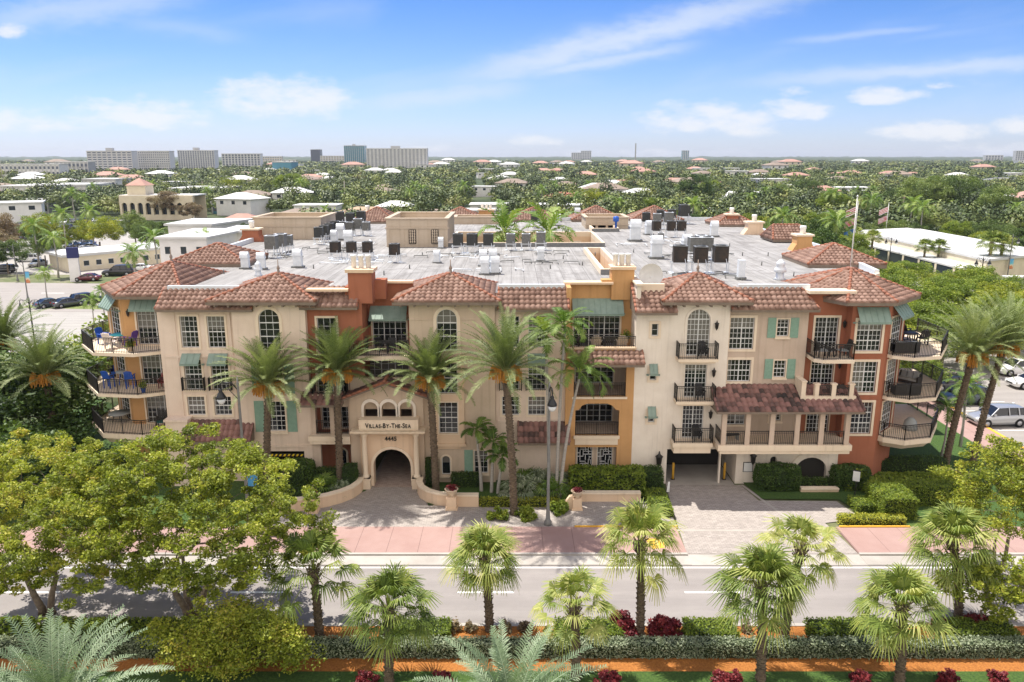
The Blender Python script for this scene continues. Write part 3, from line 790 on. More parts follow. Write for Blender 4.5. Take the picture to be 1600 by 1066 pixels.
awning(FR2, -10.0, -7.4, 11.55, 12.35, .9)
window(FR1, -13.5, -11.4, 6.1, 8.6, 6, 5, mull=(3,), trim=.1, name='balcony_door', sill=False)
window(FR2, -10.4, -7.4, 6.4, 8.5, 6, 5, mull=(2, 4), trim=.1, name='balcony_door', sill=False)
lantern(FR2, -10.1, 11.2, .9)
skirt((-14.3, -.1), (-10.4, -.1), 13.85, 12.72, 1.8)
s = MB(); s.box(-11.04, -6.96, -.3, 2.59, 9.1, 9.4); part('balcony_slab', s, 'trim'); s = MB(); s.box(-13.95, -11.3, -.35, .49, 6.45, 6.7); part('balcony_slab', s, 'trim')
railing([(-11.0, -.2), (-7.0, -.2)], 9.4); railing([(-13.7, .45), (-13.7, -.28), (-11.4, -.28), (-11.4, .45)], 6.7, .95)
# loggia at first floor
w = MB(); FL = Fr(0, -.1)
wallp(w, FL, rectp(-13.95, -11.21, 0, 6.3), [rectp(-13.65, -12.65, 3.75, 5.75), rectp(-12.35, -11.35, 3.75, 5.75), rectp(-13.4, -11.3, .0, 3.0)], .3)
part('wall', w, 'beige')
s = MB(); s.box(-14.1, -11.21, -.6, -.101, 3.4, 3.75); s.box(-14.0, -11.22, -.5, -.101, 3.15, 3.4); part('balcony_slab', s, 'trim')
railing([(-13.65, .0), (-11.35, .0)], 3.75, .95)
w = MB(); FQ = Fr(0, 1.6); wallp(w, FQ, rectp(-13.95, -11.15, 0, 5.9), [rectp(-13.6, -11.5, 3.6, 5.6), archp(-12.6, -12.0, .8, 2.0)], .3); w.box(-13.9, -11.2, .21, 1.59, 3.3, 3.5)
part('wall', w, 'red')
window(FQ, -13.6, -11.5, 3.6, 5.6, 6, 5, mull=(3,), trim=.08, name='balcony_door', sill=False); window(FQ, -12.6, -12.0, .8, 2.0, 1, 1, arch=True, trim=.12)
# entrance block with gable
FE = Fr(0, -.35)
w = MB()
gab = [(-11.2, 0), (-6.1, 0), (-6.1, 6.75), (-8.6, 7.5), (-11.2, 6.5)]
wallp(w, FE, gab, [archp(-9.65, -7.05, .02, 2.85), archp(-10.2, -9.25, 5.0, 6.2), archp(-8.98, -8.0, 5.0, 6.2), archp(-7.72, -6.78, 5.0, 6.2)], .5)
w.box(-11.19, -6.11, .16, .45, 5.5, 7.75)
w.box(-6.4, -6.102, .16, .6, 0, 6.84)
part('entrance_wall', w, 'tan')
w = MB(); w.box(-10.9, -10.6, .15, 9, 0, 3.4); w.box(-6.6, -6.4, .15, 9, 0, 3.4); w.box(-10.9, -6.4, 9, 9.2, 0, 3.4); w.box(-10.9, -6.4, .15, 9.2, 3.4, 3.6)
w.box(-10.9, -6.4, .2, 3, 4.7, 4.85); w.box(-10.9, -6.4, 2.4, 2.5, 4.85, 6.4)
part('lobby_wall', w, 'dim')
FD = Fr(0, 8.98)
window(FD, -9.0, -7.6, 1.2, 2.4, 2, 2, trim=.12)
# portal: stone front plane, columns, ledge, sign
FP = Fr(0, -.62)
w = MB(); wallp(w, FP, rectp(-10.5, -6.45, 0, 4.18), [archp(-9.65, -7.05, .02, 2.85)], .28); part('portal', w, 'peach')
t = MB(); ring(t, FP, archp(-9.65, -7.05, .02, 2.85), archp(-9.85, -6.85, .0, 3.05), 0, .06); part('arch_surround', t, 'trim')
for cx in (-10.15, -6.6):
    c = MB(); c.lathe((cx, -.95, .9), [(.26, 0), (.26, .12), (.2, .2), (.175, .3), (.19, 1.4), (.16, 2.95), (.2, 3.03), (.25, 3.15), (.26, 3.3)], 16)
    c.box(cx - .33, cx + .33, -1.28, -.62, 0, .9); c.box(cx - .38, cx + .38, -1.33, -.62, .82, .9)
    part('column', c, 'trim')
l = MB(); l.prism([(-10.85, -1.35), (-6.05, -1.35), (-6.05, -.35), (-10.85, -.35)], 4.2, 4.3); l.prism([(-11.0, -1.5), (-5.9, -1.5), (-5.9, -.351), (-11.0, -.351)], 4.3, 4.42)
part('ledge', l, 'pot')
l = MB(); l.box(-10.45, -6.4, -1.15, -.351, 4.42, 5.14); l.box(-10.3, -6.55, -1.18, -1.15, 4.48, 5.08); part('sign_panel', l, 'trim')
for a, b_ in ((-10.2, -9.25), (-8.98, -8.0), (-7.72, -6.78)):
    t = MB(); ring(t, FE, archp(a, b_, 5.05, 6.2), archp(a - .17, b_ + .17, 5.05, 6.42), 0, .09); part('arch_surround', t, 'white')
def text_part(name, body, x, z, y, size, mat, par, squash=1.0, bold=.0, rz=0, ext=.03):
    cu = bpy.data.curves.new(name, 'FONT'); cu.body = body; cu.size = size; cu.extrude = ext; cu.align_x = 'CENTER'; cu.align_y = 'CENTER'; cu.offset = bold
    cu.small_caps_scale = .8
    o = bpy.data.objects.new('tmp', cu); COL.objects.link(o)
    bpy.context.view_layer.update()
    me = bpy.data.meshes.new_from_object(o.evaluated_get(bpy.context.evaluated_depsgraph_get()))
    bpy.data.objects.remove(o)
    me.name = name; me.materials.clear(); me.materials.append(mat)
    t = link(name, me, par); t.location = (x, y, z); t.rotation_euler = (PI / 2, 0, rz); t.scale = (squash, 1, 1)
    return t
def small_caps(words, x0, x1, z, y, hcap, mat, par):
    """capital initials taller than the rest, all of one height class, laid out along the panel"""
    runs = []
    for ch in words:
        runs.append((ch.upper(), hcap if ch.isupper() else hcap * .78))
    objs = []; wsum = 0
    for ch, h in runs:
        cu = bpy.data.curves.new('l', 'FONT'); cu.body = ch if ch != '·' else '-'; cu.size = h / .7; cu.extrude = .025; cu.offset = .008
        o = bpy.data.objects.new('tmp', cu); COL.objects.link(o); objs.append((o, cu, h))
    bpy.context.view_layer.update(); dg = bpy.context.evaluated_depsgraph_get()
    ms = []
    for o, cu, h in objs:
        me = bpy.data.meshes.new_from_object(o.evaluated_get(dg)); xs = [v.co.x for v in me.vertices]
        ms.append((me, min(xs), max(xs), h)); wsum += max(xs) - min(xs) + .05
    for o, cu, h in objs: bpy.data.objects.remove(o)
    k = (x1 - x0) / wsum; mb = MB(); cx = 0
    for me, a, b_, h in ms:
        mb.add([(x0 + (cx + v.co.x - a) * k, y - v.co.z, z + v.co.y) for v in me.vertices], [list(p.vertices) for p in me.polygons]); cx += b_ - a + .05
    return mb.build('sign_lettering', mat, par)
M['letter'] = pm('dark_bronze_letters', (.02, .018, .015), rough=.5)
small_caps('Villas-By-The-Sea', -10.0, -6.85, 4.6, -1.2, .33, M['letter'], ROOT)
text_part('house_number', '4445', -8.38, 3.6, -.65, .42, M['letter'], ROOT, 1.0, .006)
# gable roof over the entrance (two slopes) and pent roof beside it
RN[0] += 1
r = MB(); facet(r, [(-5.75, -1.0, 6.72), (-5.75, .5, 6.72), (-8.6, .5, 7.72), (-8.6, -1.0, 7.72)], seed=91); facet(r, [(-11.6, .5, 6.55), (-11.6, -1.0, 6.55), (-8.6, -1.0, 7.72), (-8.6, .5, 7.72)], seed=92)
ro = part('gable_roof', r, 'tiled')
c = MB(); hip_cap(c, (-8.6, -1.1, 7.75), (-8.6, .5, 7.75), .13); hip_cap(c, (-11.6, -1.0, 6.55), (-8.6, -1.0, 7.72), .1); hip_cap(c, (-5.75, -1.0, 6.72), (-8.6, -1.0, 7.72), .1)
c.build('ridge_tiles', M['hip'], ro)
c = MB(); c.add([(-11.6, -1, 6.4), (-8.6, -1, 7.57), (-5.75, -1, 6.57), (-11.6, -1, 6.55), (-8.6, -1, 7.72), (-5.75, -1, 6.72), (-11.6, .2, 6.4), (-8.6, .2, 7.57), (-5.75, .2, 6.57)],
               [[0, 1, 4, 3], [1, 2, 5, 4], [0, 6, 7, 1], [1, 7, 8, 2]]); c.build('eave', M['eave'], ro)
skirt((-14.4, -1.0), (-11.6, -1.0), 6.75, 6.15, .9, mat='tiled')

# --- ochre section ---------------------------------------------------------------
w = MB()
wallp(w, F0, [(3.7, 0), (8.4, 0), (8.4, 9.0), (3.7, 9.0)], [rectp(4.25, 7.85, 6.45, 8.75), [(4.4, 3.6), (7.45, 3.6), (7.45, 5.45), (7.2, 5.5), (6.95, 5.8), (6.6, 5.95), (5.2, 5.95), (4.85, 5.8), (4.65, 5.5), (4.4, 5.45)], rectp(4.45, 7.35, .4, 2.75)], .35)
w.box(3.7, 4.0, .35, 2.2, 9.0, 14.0); w.box(3.7, 8.4, -.05, .2, 8.98, 9.85)
FY = Fr(0, 2.2)
wallp(w, FY, rectp(3.7, 8.4, 9.1, 14.0), [rectp(4.35, 7.6, 9.5, 12.0)], .3)
w.box(6.9, 8.45, 1.9, 3.3, 12.9, 15.0); w.prism([(6.2, 1.9), (6.9, 1.9), (6.9, 2.6), (6.2, 2.6)], 14.0, 14.3)
part('wall', w, 'yellow')
c = MB(); c.box(3.6, 7.0, 1.7, 2.55, 14.0, 14.15); c.box(6.8, 8.55, 1.8, 3.4, 15.0, 15.2); c.box(3.6, 8.45, -.15, .25, 9.85, 9.95); part('coping', c, 'peach')
for i in range(3):
    c = MB(); c.lathe((7.2 + i * .45, 2.6, 15.2), [(.17, 0), (.17, .7), (.21, .72), (.21, .85)], 12); part('chimney_pot', c, 'white_paint')
window(FY, 4.35, 7.6, 9.5, 12.0, 9, 6, mull=(3, 6), trim=.1, name='balcony_door', sill=False)
awning(FY, 4.2, 7.75, 12.0, 12.95, .9)
railing([(4.0, .05), (8.4, .05)], 9.95, .75)
skirt((3.95, -1.1), (8.9, -1.1), 9.7, 9.0, 1.05)
s = MB(); s.box(3.71, 8.39, .36, 3.19, 6.15, 6.4); s.box(3.71, 8.39, .36, 3.19, 3.35, 3.55); s.box(4.01, 8.39, .21, 2.19, 9.2, 9.4); part('balcony_slab', s, 'beige')
s = MB(); s.box(4.3, 7.5, -.16, 0, 3.4, 3.62); s.box(4.4, 7.4, -.08, 0, 2.95, 3.4); part('ledge', s, 'trim'); s = MB(); s.box(4.15, 7.95, -.1, 0, 6.3, 6.45); part('ledge', s, 'trim')
FYb = Fr(0, 3.2); w = MB(); wallp(w, FYb, rectp(3.7, 8.4, 3.3, 9.0), [rectp(4.6, 7.4, 6.5, 8.6), rectp(4.6, 7.4, 3.5, 5.7)], .2); part('wall', w, 'beige')
window(FYb, 4.6, 7.4, 6.5, 8.6, 6, 5, mull=(2, 4), trim=.08, name='balcony_door', sill=False); window(FYb, 4.6, 7.4, 3.5, 5.7, 6, 5, mull=(2, 4), trim=.08, name='balcony_door', sill=False)
railing([(4.3, .12), (7.8, .12)], 6.45, .95); railing([(4.45, .12), (7.4, .12)], 3.6, .95)
FG = Fr(0, .5); w = MB(); wallp(w, FG, rectp(4.3, 7.5, 0, 2.9), [rectp(4.62, 5.7, .5, 2.65), rectp(6.05, 7.13, .5, 2.65)], .1); part('wall', w, 'beige')
for a in (4.62, 6.05):
    wo = window(FG, a, a + 1.08, .5, 2.65, 1, 1, trim=.06, name='window', sill=False)
    l = MB(); W = 1.08; 
    for (u0, u1, z0, z1) in [(.2, .2, 0, .75), (.2, .75, .75, .75), (.75, .75, .4, 1), (.4, .4, .25, .75), (.4, 1, .4, .4), (.55, .55, 0, .4), (0, .4, .25, .25), (.75, 1, .6, .6), (.4, .75, .6, .6), (.55, .55, .6, .9), (.2, .55, .9, .9), (0, .2, .5, .5), (.8, .8, 0, .25), (.8, 1, .2, .2), (.9, .9, .75, 1)]:
        for half in (0, 1):
            zz = lambda t: .5 + 2.15 * (half + t) / 2
            l.fbox(FG, a + W * u0 - .022, a + W * u1 + .022, zz(z0) - .022, zz(z1) + .022, -.1, -.05)
    l.build('lattice', M['frame'], wo)

# --- white wing -------------------------------------------------------------------
holes = [archp(11.85, 13.4, 9.4, 12.6), rectp(11.85, 13.35, 6.42, 8.75), rectp(11.85, 13.3, 3.45, 5.8), rectp(10.9, 14.6, 0, 2.6)]
for z0, z1 in ((10.75, 11.6), (7.65, 8.5), (4.6, 5.45)): holes.append(rectp(9.45, 9.9, z0, z1))
w = MB(); w.box(14.72, 15.78, -.0, .3, 2.6, 3.3); wallp(w, F0, [(8.4, 0), (14.7, 0), (14.7, 13.1), (10.4, 13.1), (10.4, 12.6), (8.4, 12.6)], holes, .3)
w.box(8.4, 8.7, .31, 4, 0, 14.2)
part('wall', w, 'white')
c = MB(); c.box(8.3, 8.8, .0, 4, 14.2, 14.32); part('coping', c, 'trim')
window(F0, 11.85, 13.4, 9.4, 12.6, 6, 9, arch=True, trim=.16, mull=(3,), rails=(7,), name='balcony_door', sill=False, tm='white')
window(F0, 11.85, 13.35, 6.42, 8.75, 6, 7, trim=.08, mull=(3,), name='balcony_door', sill=False, tm='white')
window(F0, 11.85, 13.3, 3.45, 5.8, 6, 7, trim=.08, mull=(3,), name='balcony_door', sill=False, tm='white')
for i, (z0, z1) in enumerate(((10.75, 11.6), (7.65, 8.5), (4.6, 5.45))):
    window(F0, 9.45, 9.9, z0, z1, 1, 2, trim=.17, sill=False)
    if i: awning(F0, 9.4, 9.95, z1 - .3, z1 + .3, .45)
lantern(F0, 13.8, 11.6); lantern(F0, 13.8, 8.3); lantern(F0, 13.75, 5.3); lantern(F0, 10.3, 2.1, 1.7); lantern(F0, 16.9, 2.15, 1.5)
for zf, th in ((9.36, .28), (6.38, .28), (3.4, .8)):
    s = MB()
    if th < .5: s.box(11.15, 13.85, -.95, 0, zf - .2, zf); s.box(11.3, 13.7, -.8, 0, zf - .32, zf - .2)
    else: s.box(11.05, 13.8, -1.0, 0, zf - .3, zf); s.box(11.15, 13.7, -.9, 0, zf - .75, zf - .3)
    part('balcony_slab', s, 'trim')
    railing([(11.2, 0), (11.2, -.88), (13.8, -.88), (13.8, 0)], zf)
skirt((8.2, -.8), (11.0, -.8), 14.0, 12.5, 2.6, rcap=False)
s = MB(); s.box(8.5, 10.4, 1.0, 1.3, 13.6, 14.15); part('parapet', s, 'trim')

# --- beige section -------------------------------------------------------------------
holes = [rectp(14.85, 16.5, 9.75, 11.95), rectp(14.85, 16.45, 7.45, 9.0), rectp(18.05, 18.85, 10.65, 11.85), rectp(18.05, 18.85, 7.75, 8.95), rectp(15.0, 16.3, 4.3, 5.5), rectp(18.0, 18.8, 4.6, 5.6)]
w = MB(); wallp(w, FB, rectp(14.7, 20.15, 3.31, 12.9), holes, .3); w.fbox(F0, 14.7, 14.72, 0, 13.1, -.35, 0); part('wall', w, 'beige')
window(FB, 14.85, 16.5, 9.75, 11.95, 6, 6, mull=(3,), rails=(2, 4), sill=False, trim=.17); window(FB, 14.85, 16.45, 7.45, 9.0, 6, 4, mull=(3,), rails=(2,), sill=False, trim=.17)
window(FB, 15.0, 16.3, 4.3, 5.5, 4, 4, mull=(2,), sill=False)
for z0, z1 in ((10.65, 11.85), (7.75, 8.95)):
    window(FB, 18.05, 18.85, z0, z1, 3, 4, rails=(2,), trim=.08); shutter(FB, 17.4, 17.95, z0 - .1, z1 + .1); shutter(FB, 18.95, 19.5, z0 - .1, z1 + .1)
window(FB, 18.0, 18.8, 4.6, 5.6, 3, 4, trim=.08)
skirt((14.7, -.4), (20.6, -.4), 13.85, 12.62, 1.75, inr=.8)

# --- terracotta corner -----------------------------------------------------------------
FJ = Fr(0, .9)
w = MB(); wallp(w, FJ, rectp(20.15, 22.95, 2.6, 13.6), [rectp(20.85, 22.45, 9.4, 11.85), rectp(20.85, 22.4, 6.5, 8.8), rectp(20.85, 22.4, 3.52, 5.7)], .3)
wallp(w, F0, rectp(22.95, 25.45, 0, 13.1), [rectp(23.35, 25.05, 9.7, 11.85), rectp(23.35, 25.0, 6.75, 8.95), rectp(23.35, 25.0, 3.75, 6.05)], .3)
w.box(22.95, 23.2, .3, .9, 2.6, 13.1)
FS = Fr(25.45, 0, math.radians(45)); L = 3.1; w.box(27.3, 27.62, 2.3, 8, 0, 13.1)
wallp(w, FS, rectp(0, L, 0, 13.1), [rectp(.6, 2.6, 9.5, 11.9), rectp(.6, 2.6, 6.55, 8.9), rectp(.6, 2.6, 3.6, 5.9)], .3)
w.fbox(F0, 22.95, 25.45, 6.3, 6.4, 0, .04); w.fbox(F0, 22.95, 25.45, 9.3, 9.4, 0, .04)
part('wall', w, 'red')
for z0, z1 in ((9.4, 11.85), (6.5, 8.8), (3.52, 5.7)): window(FJ, 20.85, 22.45 if z0 > 9 else 22.4, z0, z1, 6, 7, mull=(3,), trim=.15 if z0 > 9 else .08, name='balcony_door', sill=False)
window(F0, 23.35, 25.05, 9.7, 11.85, 6, 6, mull=(3,), rails=(2, 4), trim=.16, sill=False)
window(F0, 23.35, 25.0, 6.75, 8.95, 6, 6, mull=(3,), rails=(2, 4), trim=.16, sill=False)
window(F0, 23.35, 25.0, 3.75, 6.05, 6, 6, mull=(3,), rails=(2, 4), trim=.16, sill=False)
for a, b_ in ((.6, 2.6),):
    for z0, z1 in ((9.5, 11.9), (6.55, 8.9), (3.6, 5.9)): window(FS, a, b_, z0, z1, 5, 6, mull=(), rails=(3,), trim=.12, name='balcony_door', sill=False)
awning(F0, 23.2, 25.3, 11.85, 12.75, .75); awning(FS, .5, 2.7, 11.95, 12.75, .7)
lantern(FJ, 22.8, 11.5, .9); lantern(FJ, 22.75, 8.6, .9)
c = MB(); c.prism([(20.0, .2), (23.2, .2), (23.2, 1.3), (20.0, 1.3)], 13.6, 13.8); part('coping', c, 'trim')
hiproof([(22.2, -.75), (25.5, -.75), (28.5, 2.1), (28.5, 6.5), (25.8, 9.4), (21.8, 9.4), (19.8, 6.6), (19.9, 3.2)], 13.15, (24.4, 4.2, 14.75))
s = MB(); s.prism([(20.3, .9), (20.3, -.75), (20.8, -1.15), (22.9, -1.15), (22.94, .89)], 9.12, 9.36); part('balcony_slab', s, 'trim')
railing([(20.35, .9), (20.35, -.7), (20.85, -1.05), (22.85, -1.05), (22.85, 0)], 9.36)
BP = [(25.4, .9), (25.9, -.1), (27.1, -.75), (29.2, -.2), (31.4, 3.1), (31.4, 7.5), (27.3, 7.5)]
for zf, th in ((9.4, .22), (6.44, .22), (3.5, .75)):
    s = MB(); q = [(27.9 + (x - 27.9) * .97, 3.4 + (y - 3.4) * .97) for x, y in BP]
    s.prism(BP, zf - (.22 if th < .5 else .35), zf)
    if th > .5: s.prism([(27.9 + (x - 27.9) * .86, 3.4 + (y - 3.4) * .86) for x, y in BP], zf - .8, zf - .35, q)
    part('balcony_slab', s, 'trim')
    railing([(27.9 + (x - 27.9) * .975, 3.4 + (y - 3.4) * .975) for x, y in BP[:-1]], zf)
# loggia with long pent roof
skirt((13.7, -2.0), (23.6, -2.0), 7.2, 6.0, 2.35, mat='tiled')
s = MB(); s.box(14.0, 23.1, -1.65, -.01, 3.1, 3.5); s.box(14.15, 22.9, .0, .9, 3.32, 3.5); s.box(14.15, 23.0, -1.55, -.01, 2.85, 3.1); part('balcony_slab', s, 'trim')
for x in (14.35, 15.95, 17.6, 19.3, 20.95, 22.7):
    c = MB(); c.box(x - .16, x + .16, -1.6, -1.28, 3.5, 5.7); c.box(x - .2, x + .2, -1.64, -1.24, 5.7, 5.86); part('column', c, 'beige')
for a, b_ in zip((14.35, 15.95, 17.6, 19.3, 20.95), (15.95, 17.6, 19.3, 20.95, 22.7)): railing([(a + .17, -1.45), (b_ - .17, -1.45)], 3.5, .95)
railing([(14.2, -1.4), (14.2, .2)], 3.5, .95)
c = MB(); c.box(14.0, 23.0, -1.9, .34, 5.87, 5.95); part('loggia_ceiling', c, 'beige')
# terrace above the pent roof
w = MB(); w.box(19.86, 23.3, -1.05, -.8, 6.4, 6.8); w.box(19.55, 19.85, -1.06, .34, 6.3, 7.8); w.box(19.5, 19.9, -1.1, .34, 7.8, 7.88)
for x in (20.6, 22.95, 21.75): w.box(x - .14, x + .14, -1.07, -.79, 6.3, 7.6); w.box(x - .19, x + .19, -1.11, -.76, 7.6, 7.7)
w.box(19.86, 22.94, -.79, .89, 6.3, 6.42)
part('terrace_wall', w, 'trim')
for a, b_ in ((20.74, 21.61), (21.89, 22.8)): railing([(a, -.93), (b_, -.93)], 6.8, .72)
# ground-floor wall right of the garage
w = MB(); wallp(w, F0, rectp(15.8, 22.94, 0, 3.3), [archp(20.0, 22.2, .35, 2.1, rise=1.0), archp(18.2, 18.65, 1.3, 2.05)], .35)
w.box(15.8, 16.1, .36, 5, 0, 2.9)
part('wall', w, 'white')
t = MB(); ring(t, F0, archp(20.0, 22.2, .35, 2.0, rise=1.0), archp(19.6, 22.6, .35, 2.4, rise=1.35), 0, .07); part('arch_surround', t, 'white')
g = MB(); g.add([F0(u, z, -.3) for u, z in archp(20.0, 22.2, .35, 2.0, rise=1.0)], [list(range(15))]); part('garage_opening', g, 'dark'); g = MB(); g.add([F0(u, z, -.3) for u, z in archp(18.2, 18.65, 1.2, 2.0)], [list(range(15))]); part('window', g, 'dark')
s = MB(); s.box(16.35, 16.95, -.06, 0, .95, 1.6); so_ = part('notice_board', s, 'white_paint'); 
s = MB(); s.box(16.31, 16.99, -.05, .0, .91, .95); s.box(16.31, 16.99, -.05, 0, 1.6, 1.64); s.box(16.31, 16.35, -.05, 0, .95, 1.6); s.box(16.95, 16.99, -.05, 0, .95, 1.6); s.build('frame', M['iron'], so_)
# garages (dark, deep)
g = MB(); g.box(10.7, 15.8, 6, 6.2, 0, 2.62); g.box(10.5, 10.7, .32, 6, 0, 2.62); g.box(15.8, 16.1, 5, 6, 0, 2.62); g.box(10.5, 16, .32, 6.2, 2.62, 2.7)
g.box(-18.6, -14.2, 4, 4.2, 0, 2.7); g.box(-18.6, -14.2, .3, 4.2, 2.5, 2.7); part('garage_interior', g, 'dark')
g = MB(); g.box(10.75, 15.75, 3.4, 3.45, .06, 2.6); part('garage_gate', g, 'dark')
M['hazard'] = pm('hazard_yellow', (.8, .55, .02))
g = MB(); g.fbox(F0, -18.3, -14.6, 2.0, 2.2, -.2, -.14); bb = part('clearance_bar', g, 'iron')
h = MB()
for i in range(12):
    a = -18.25 + i * .3
    h.add([F0(a, 2.02, -.13), F0(a + .14, 2.02, -.13), F0(a + .24, 2.18, -.13), F0(a + .1, 2.18, -.13)], [[0, 1, 2, 3]])
h.build('stripe', M['hazard'], bb)

# --- left corner pavilion --------------------------------------------------------------
FW = Fr(0, 2.8)
w = MB(); wallp(w, FW, rectp(-27.7, -23.8, 0, 13.1), [rectp(-26.7, -24.1, 9.5, 12.1), rectp(-26.7, -24.1, 6.5, 9.0), rectp(-26.7, -24.1, 3.6, 5.9)], .3)
FV = Fr(-29.85, 4.95, -PI / 4); w.box(-29.85, -29.5, 5.2, 11, 0, 13.1)
wallp(w, FV, rectp(0, 3.04, 0, 13.1), [rectp(.5, 2.5, 9.5, 12), rectp(.5, 2.5, 6.5, 9.0), rectp(.5, 2.5, 3.6, 5.9)], .3)
part('wall', w, 'yellow')
w = MB(); w.box(-24.1, -23.8, .35, 2.8, 0, 12.9); part('wall', w, 'cream')
for z0, z1 in ((9.5, 12.1), (6.5, 9.0), (3.6, 5.9)):
    window(FW, -26.7, -24.1, z0, z1, 8, 6, mull=(4,), trim=.12, name='balcony_door', sill=False)
    window(FV, .5, 2.5, z0, min(z1, 12), 4, 6, trim=.1, name='window', sill=False)
awning(FW, -26.9, -24.0, 12.15, 13.0, .7); awning(FV, .4, 2.6, 12.05, 12.9, .7)
lantern(FW, -27.2, 11.9, .9)
hiproof([(-22.8, 1.7), (-22.8, 11.8), (-27.4, 12.2), (-30.5, 9.6), (-30.5, 5.7), (-27.6, 1.7)][::-1], 13.15, (-25.3, 6.2, 14.95))
BL = [(-23.85, 2.6), (-24.3, 1.2), (-26.0, .35), (-29.0, .75), (-31.1, 3.3), (-31.1, 8.0), (-29.0, 8.0)]
for zf, th in ((9.4, .22), (6.44, .22), (3.5, .75)):
    s = MB(); s.prism(BL, zf - (.22 if th < .5 else .35), zf)
    q = [(-27.5 + (x + 27.5) * .97, 3.8 + (y - 3.8) * .97) for x, y in BL]
    if th > .5: s.prism([(-27.5 + (x + 27.5) * .86, 3.8 + (y - 3.8) * .86) for x, y in BL], zf - .8, zf - .35, q)
    part('balcony_slab', s, 'trim')
    railing([(-27.5 + (x + 27.5) * .975, 3.8 + (y - 3.8) * .975) for x, y in BL[:-1]], zf)

# --- body, flat roof with the courtyard and the light shafts ---------------------------
body = MB()
ol = [(-28.5, 9), (-28.5, 63), (31, 63), (31, 26), (28.6, 9), (26, 6)]
for (x0, y0), (x1, y1) in zip(ol, ol[1:]):
    L = math.hypot(x1 - x0, y1 - y0); dx, dy = (x1 - x0) / L, (y1 - y0) / L
    n = (-dy * .15, dx * .15)
    body.add([(x0 + n[0], y0 + n[1], 0), (x1 + n[0], y1 + n[1], 0), (x1 + n[0], y1 + n[1], 13.75), (x0 + n[0], y0 + n[1], 13.75), (x0 - n[0], y0 - n[1], 0), (x1 - n[0], y1 - n[1], 0), (x1 - n[0], y1 - n[1], 13.75), (x0 - n[0], y0 - n[1], 13.75)],
             [[0, 1, 2, 3], [7, 6, 5, 4], [3, 2, 6, 7]])
part('side_wall', body, 'cream')
for k in range(9):   # windows along the two long sides
    for z in (4.0, 7.0, 10.0):
        window(Fr(-28.66, 62, -PI / 2), 4 + k * 5.4, 5.4 + k * 5.4, z, z + 1.5, 2, 2, trim=.1)
        if k < 6: window(Fr(31.16, 27, PI / 2), 4 + k * 5.4, 5.4 + k * 5.4, z, z + 1.5, 2, 2, trim=.1)
def roof_mat():
    m = bpy.data.materials.new('weathered_roof_membrane'); m.use_nodes = True
    T = NT(m.node_tree); b = T.n['Principled BSDF']; b.inputs['Roughness'].default_value = .9
    tc = T.node('ShaderNodeTexCoord')
    mp = T.node('ShaderNodeMapping', inp={0: tc.outputs['Object'], 3: (1.0, .05, 1)})
    n = T.node('ShaderNodeTexNoise', inp={'Vector': mp.outputs[0], 'Scale': 2.2, 'Detail': 9, 'Roughness': .75})
    n2 = T.node('ShaderNodeTexNoise', inp={'Vector': tc.outputs['Object'], 'Scale': .16, 'Detail': 7, 'Roughness': .65})
    n3 = T.node('ShaderNodeTexNoise', inp={'Vector': tc.outputs['Object'], 'Scale': 1.4, 'Detail': 7, 'Roughness': .8})
    s = T.node('ShaderNodeSeparateXYZ', inp={0: tc.outputs['Object']})
    seam = T.math('LESS_THAN', T.math('PINGPONG', T.math('ADD', s.outputs[0], T.math('MULTIPLY', n3.outputs[0], .12)), .5), .028)
    gate = T.math('GREATER_THAN', n.outputs[0], .47)
    f = T.math('ADD', T.math('MULTIPLY', n.outputs[0], .6), T.math('MULTIPLY', n2.outputs[0], .4))
    c = T.ramp(f, [(.36, (.15, .142, .135)), (.46, (.25, .24, .23)), (.62, (.37, .36, .35))])
    c = T.mix(T.math('MULTIPLY', seam, T.math('MULTIPLY', gate, .5)), c, (.045, .04, .038))
    c = T.mix(T.math('MULTIPLY', T.ramp(n3.outputs[0], [(.55, 0), (.72, 1)]), .45), c, (.10, .09, .085))
    pn = T.node('ShaderNodeTexNoise', inp={'Vector': tc.outputs['Object'], 'Scale': .33, 'Detail': 8, 'Roughness': .7, 'Distortion': .6})
    c = T.mix(T.math('MULTIPLY', T.ramp(pn.outputs[0], [(.52, 0), (.6, 1)]), .4), c, (.13, .12, .11))
    T.l.new(c, b.inputs['Base Color'])
    return m
M['roofing'] = roof_mat()
FH = type('H', (), {})()
outline = [(-28.4, 62.9), (-28.4, 9), (-23.2, 9), (-23.2, 1.3), (-7, 1.3), (-7, 2.2), (-1.1, 1.3), (3.7, 1.3), (3.7, 2.4), (8.5, 2.4), (8.5, 1.2), (20.5, 1.2), (22, 3), (28.7, 9), (28.7, 62.9)]
outline = [(-28.4, 62.9), (-28.4, 9), (-23.2, 9), (-23.2, 1.3), (-11.2, 1.3), (-11.2, 2.7), (-7, 2.7), (-7, 1.3), (3.7, 1.3), (3.7, 2.3), (8.5, 2.3), (8.5, 1.2), (20.5, 1.2), (24, 6), (28.6, 9), (30.9, 26), (30.9, 62.9)]
HOL = [[(-6.3, 29.5), (9.3, 29.5), (9.3, 41), (-6.3, 41)], [(7.3, 10), (8.6, 10), (8.6, 24.5), (7.3, 24.5)], [(10.2, 46), (13.0, 46), (13.0, 50), (10.2, 50)]]
lp = [[Vector((x, y, 0)) for x, y in l] for l in [outline] + HOL]
tri = tessellate_polygon(lp); pts = [p for l in lp for p in l]
r = MB(); r.add([(p.x, p.y, RZ) for p in pts], [list(t) if (pts[t[1]] - pts[t[0]]).cross(pts[t[2]] - pts[t[0]]).z > 0 else list(t)[::-1] for t in tri])
part('flat_roof', r, 'roofing')
k = MB(); kd = MB()
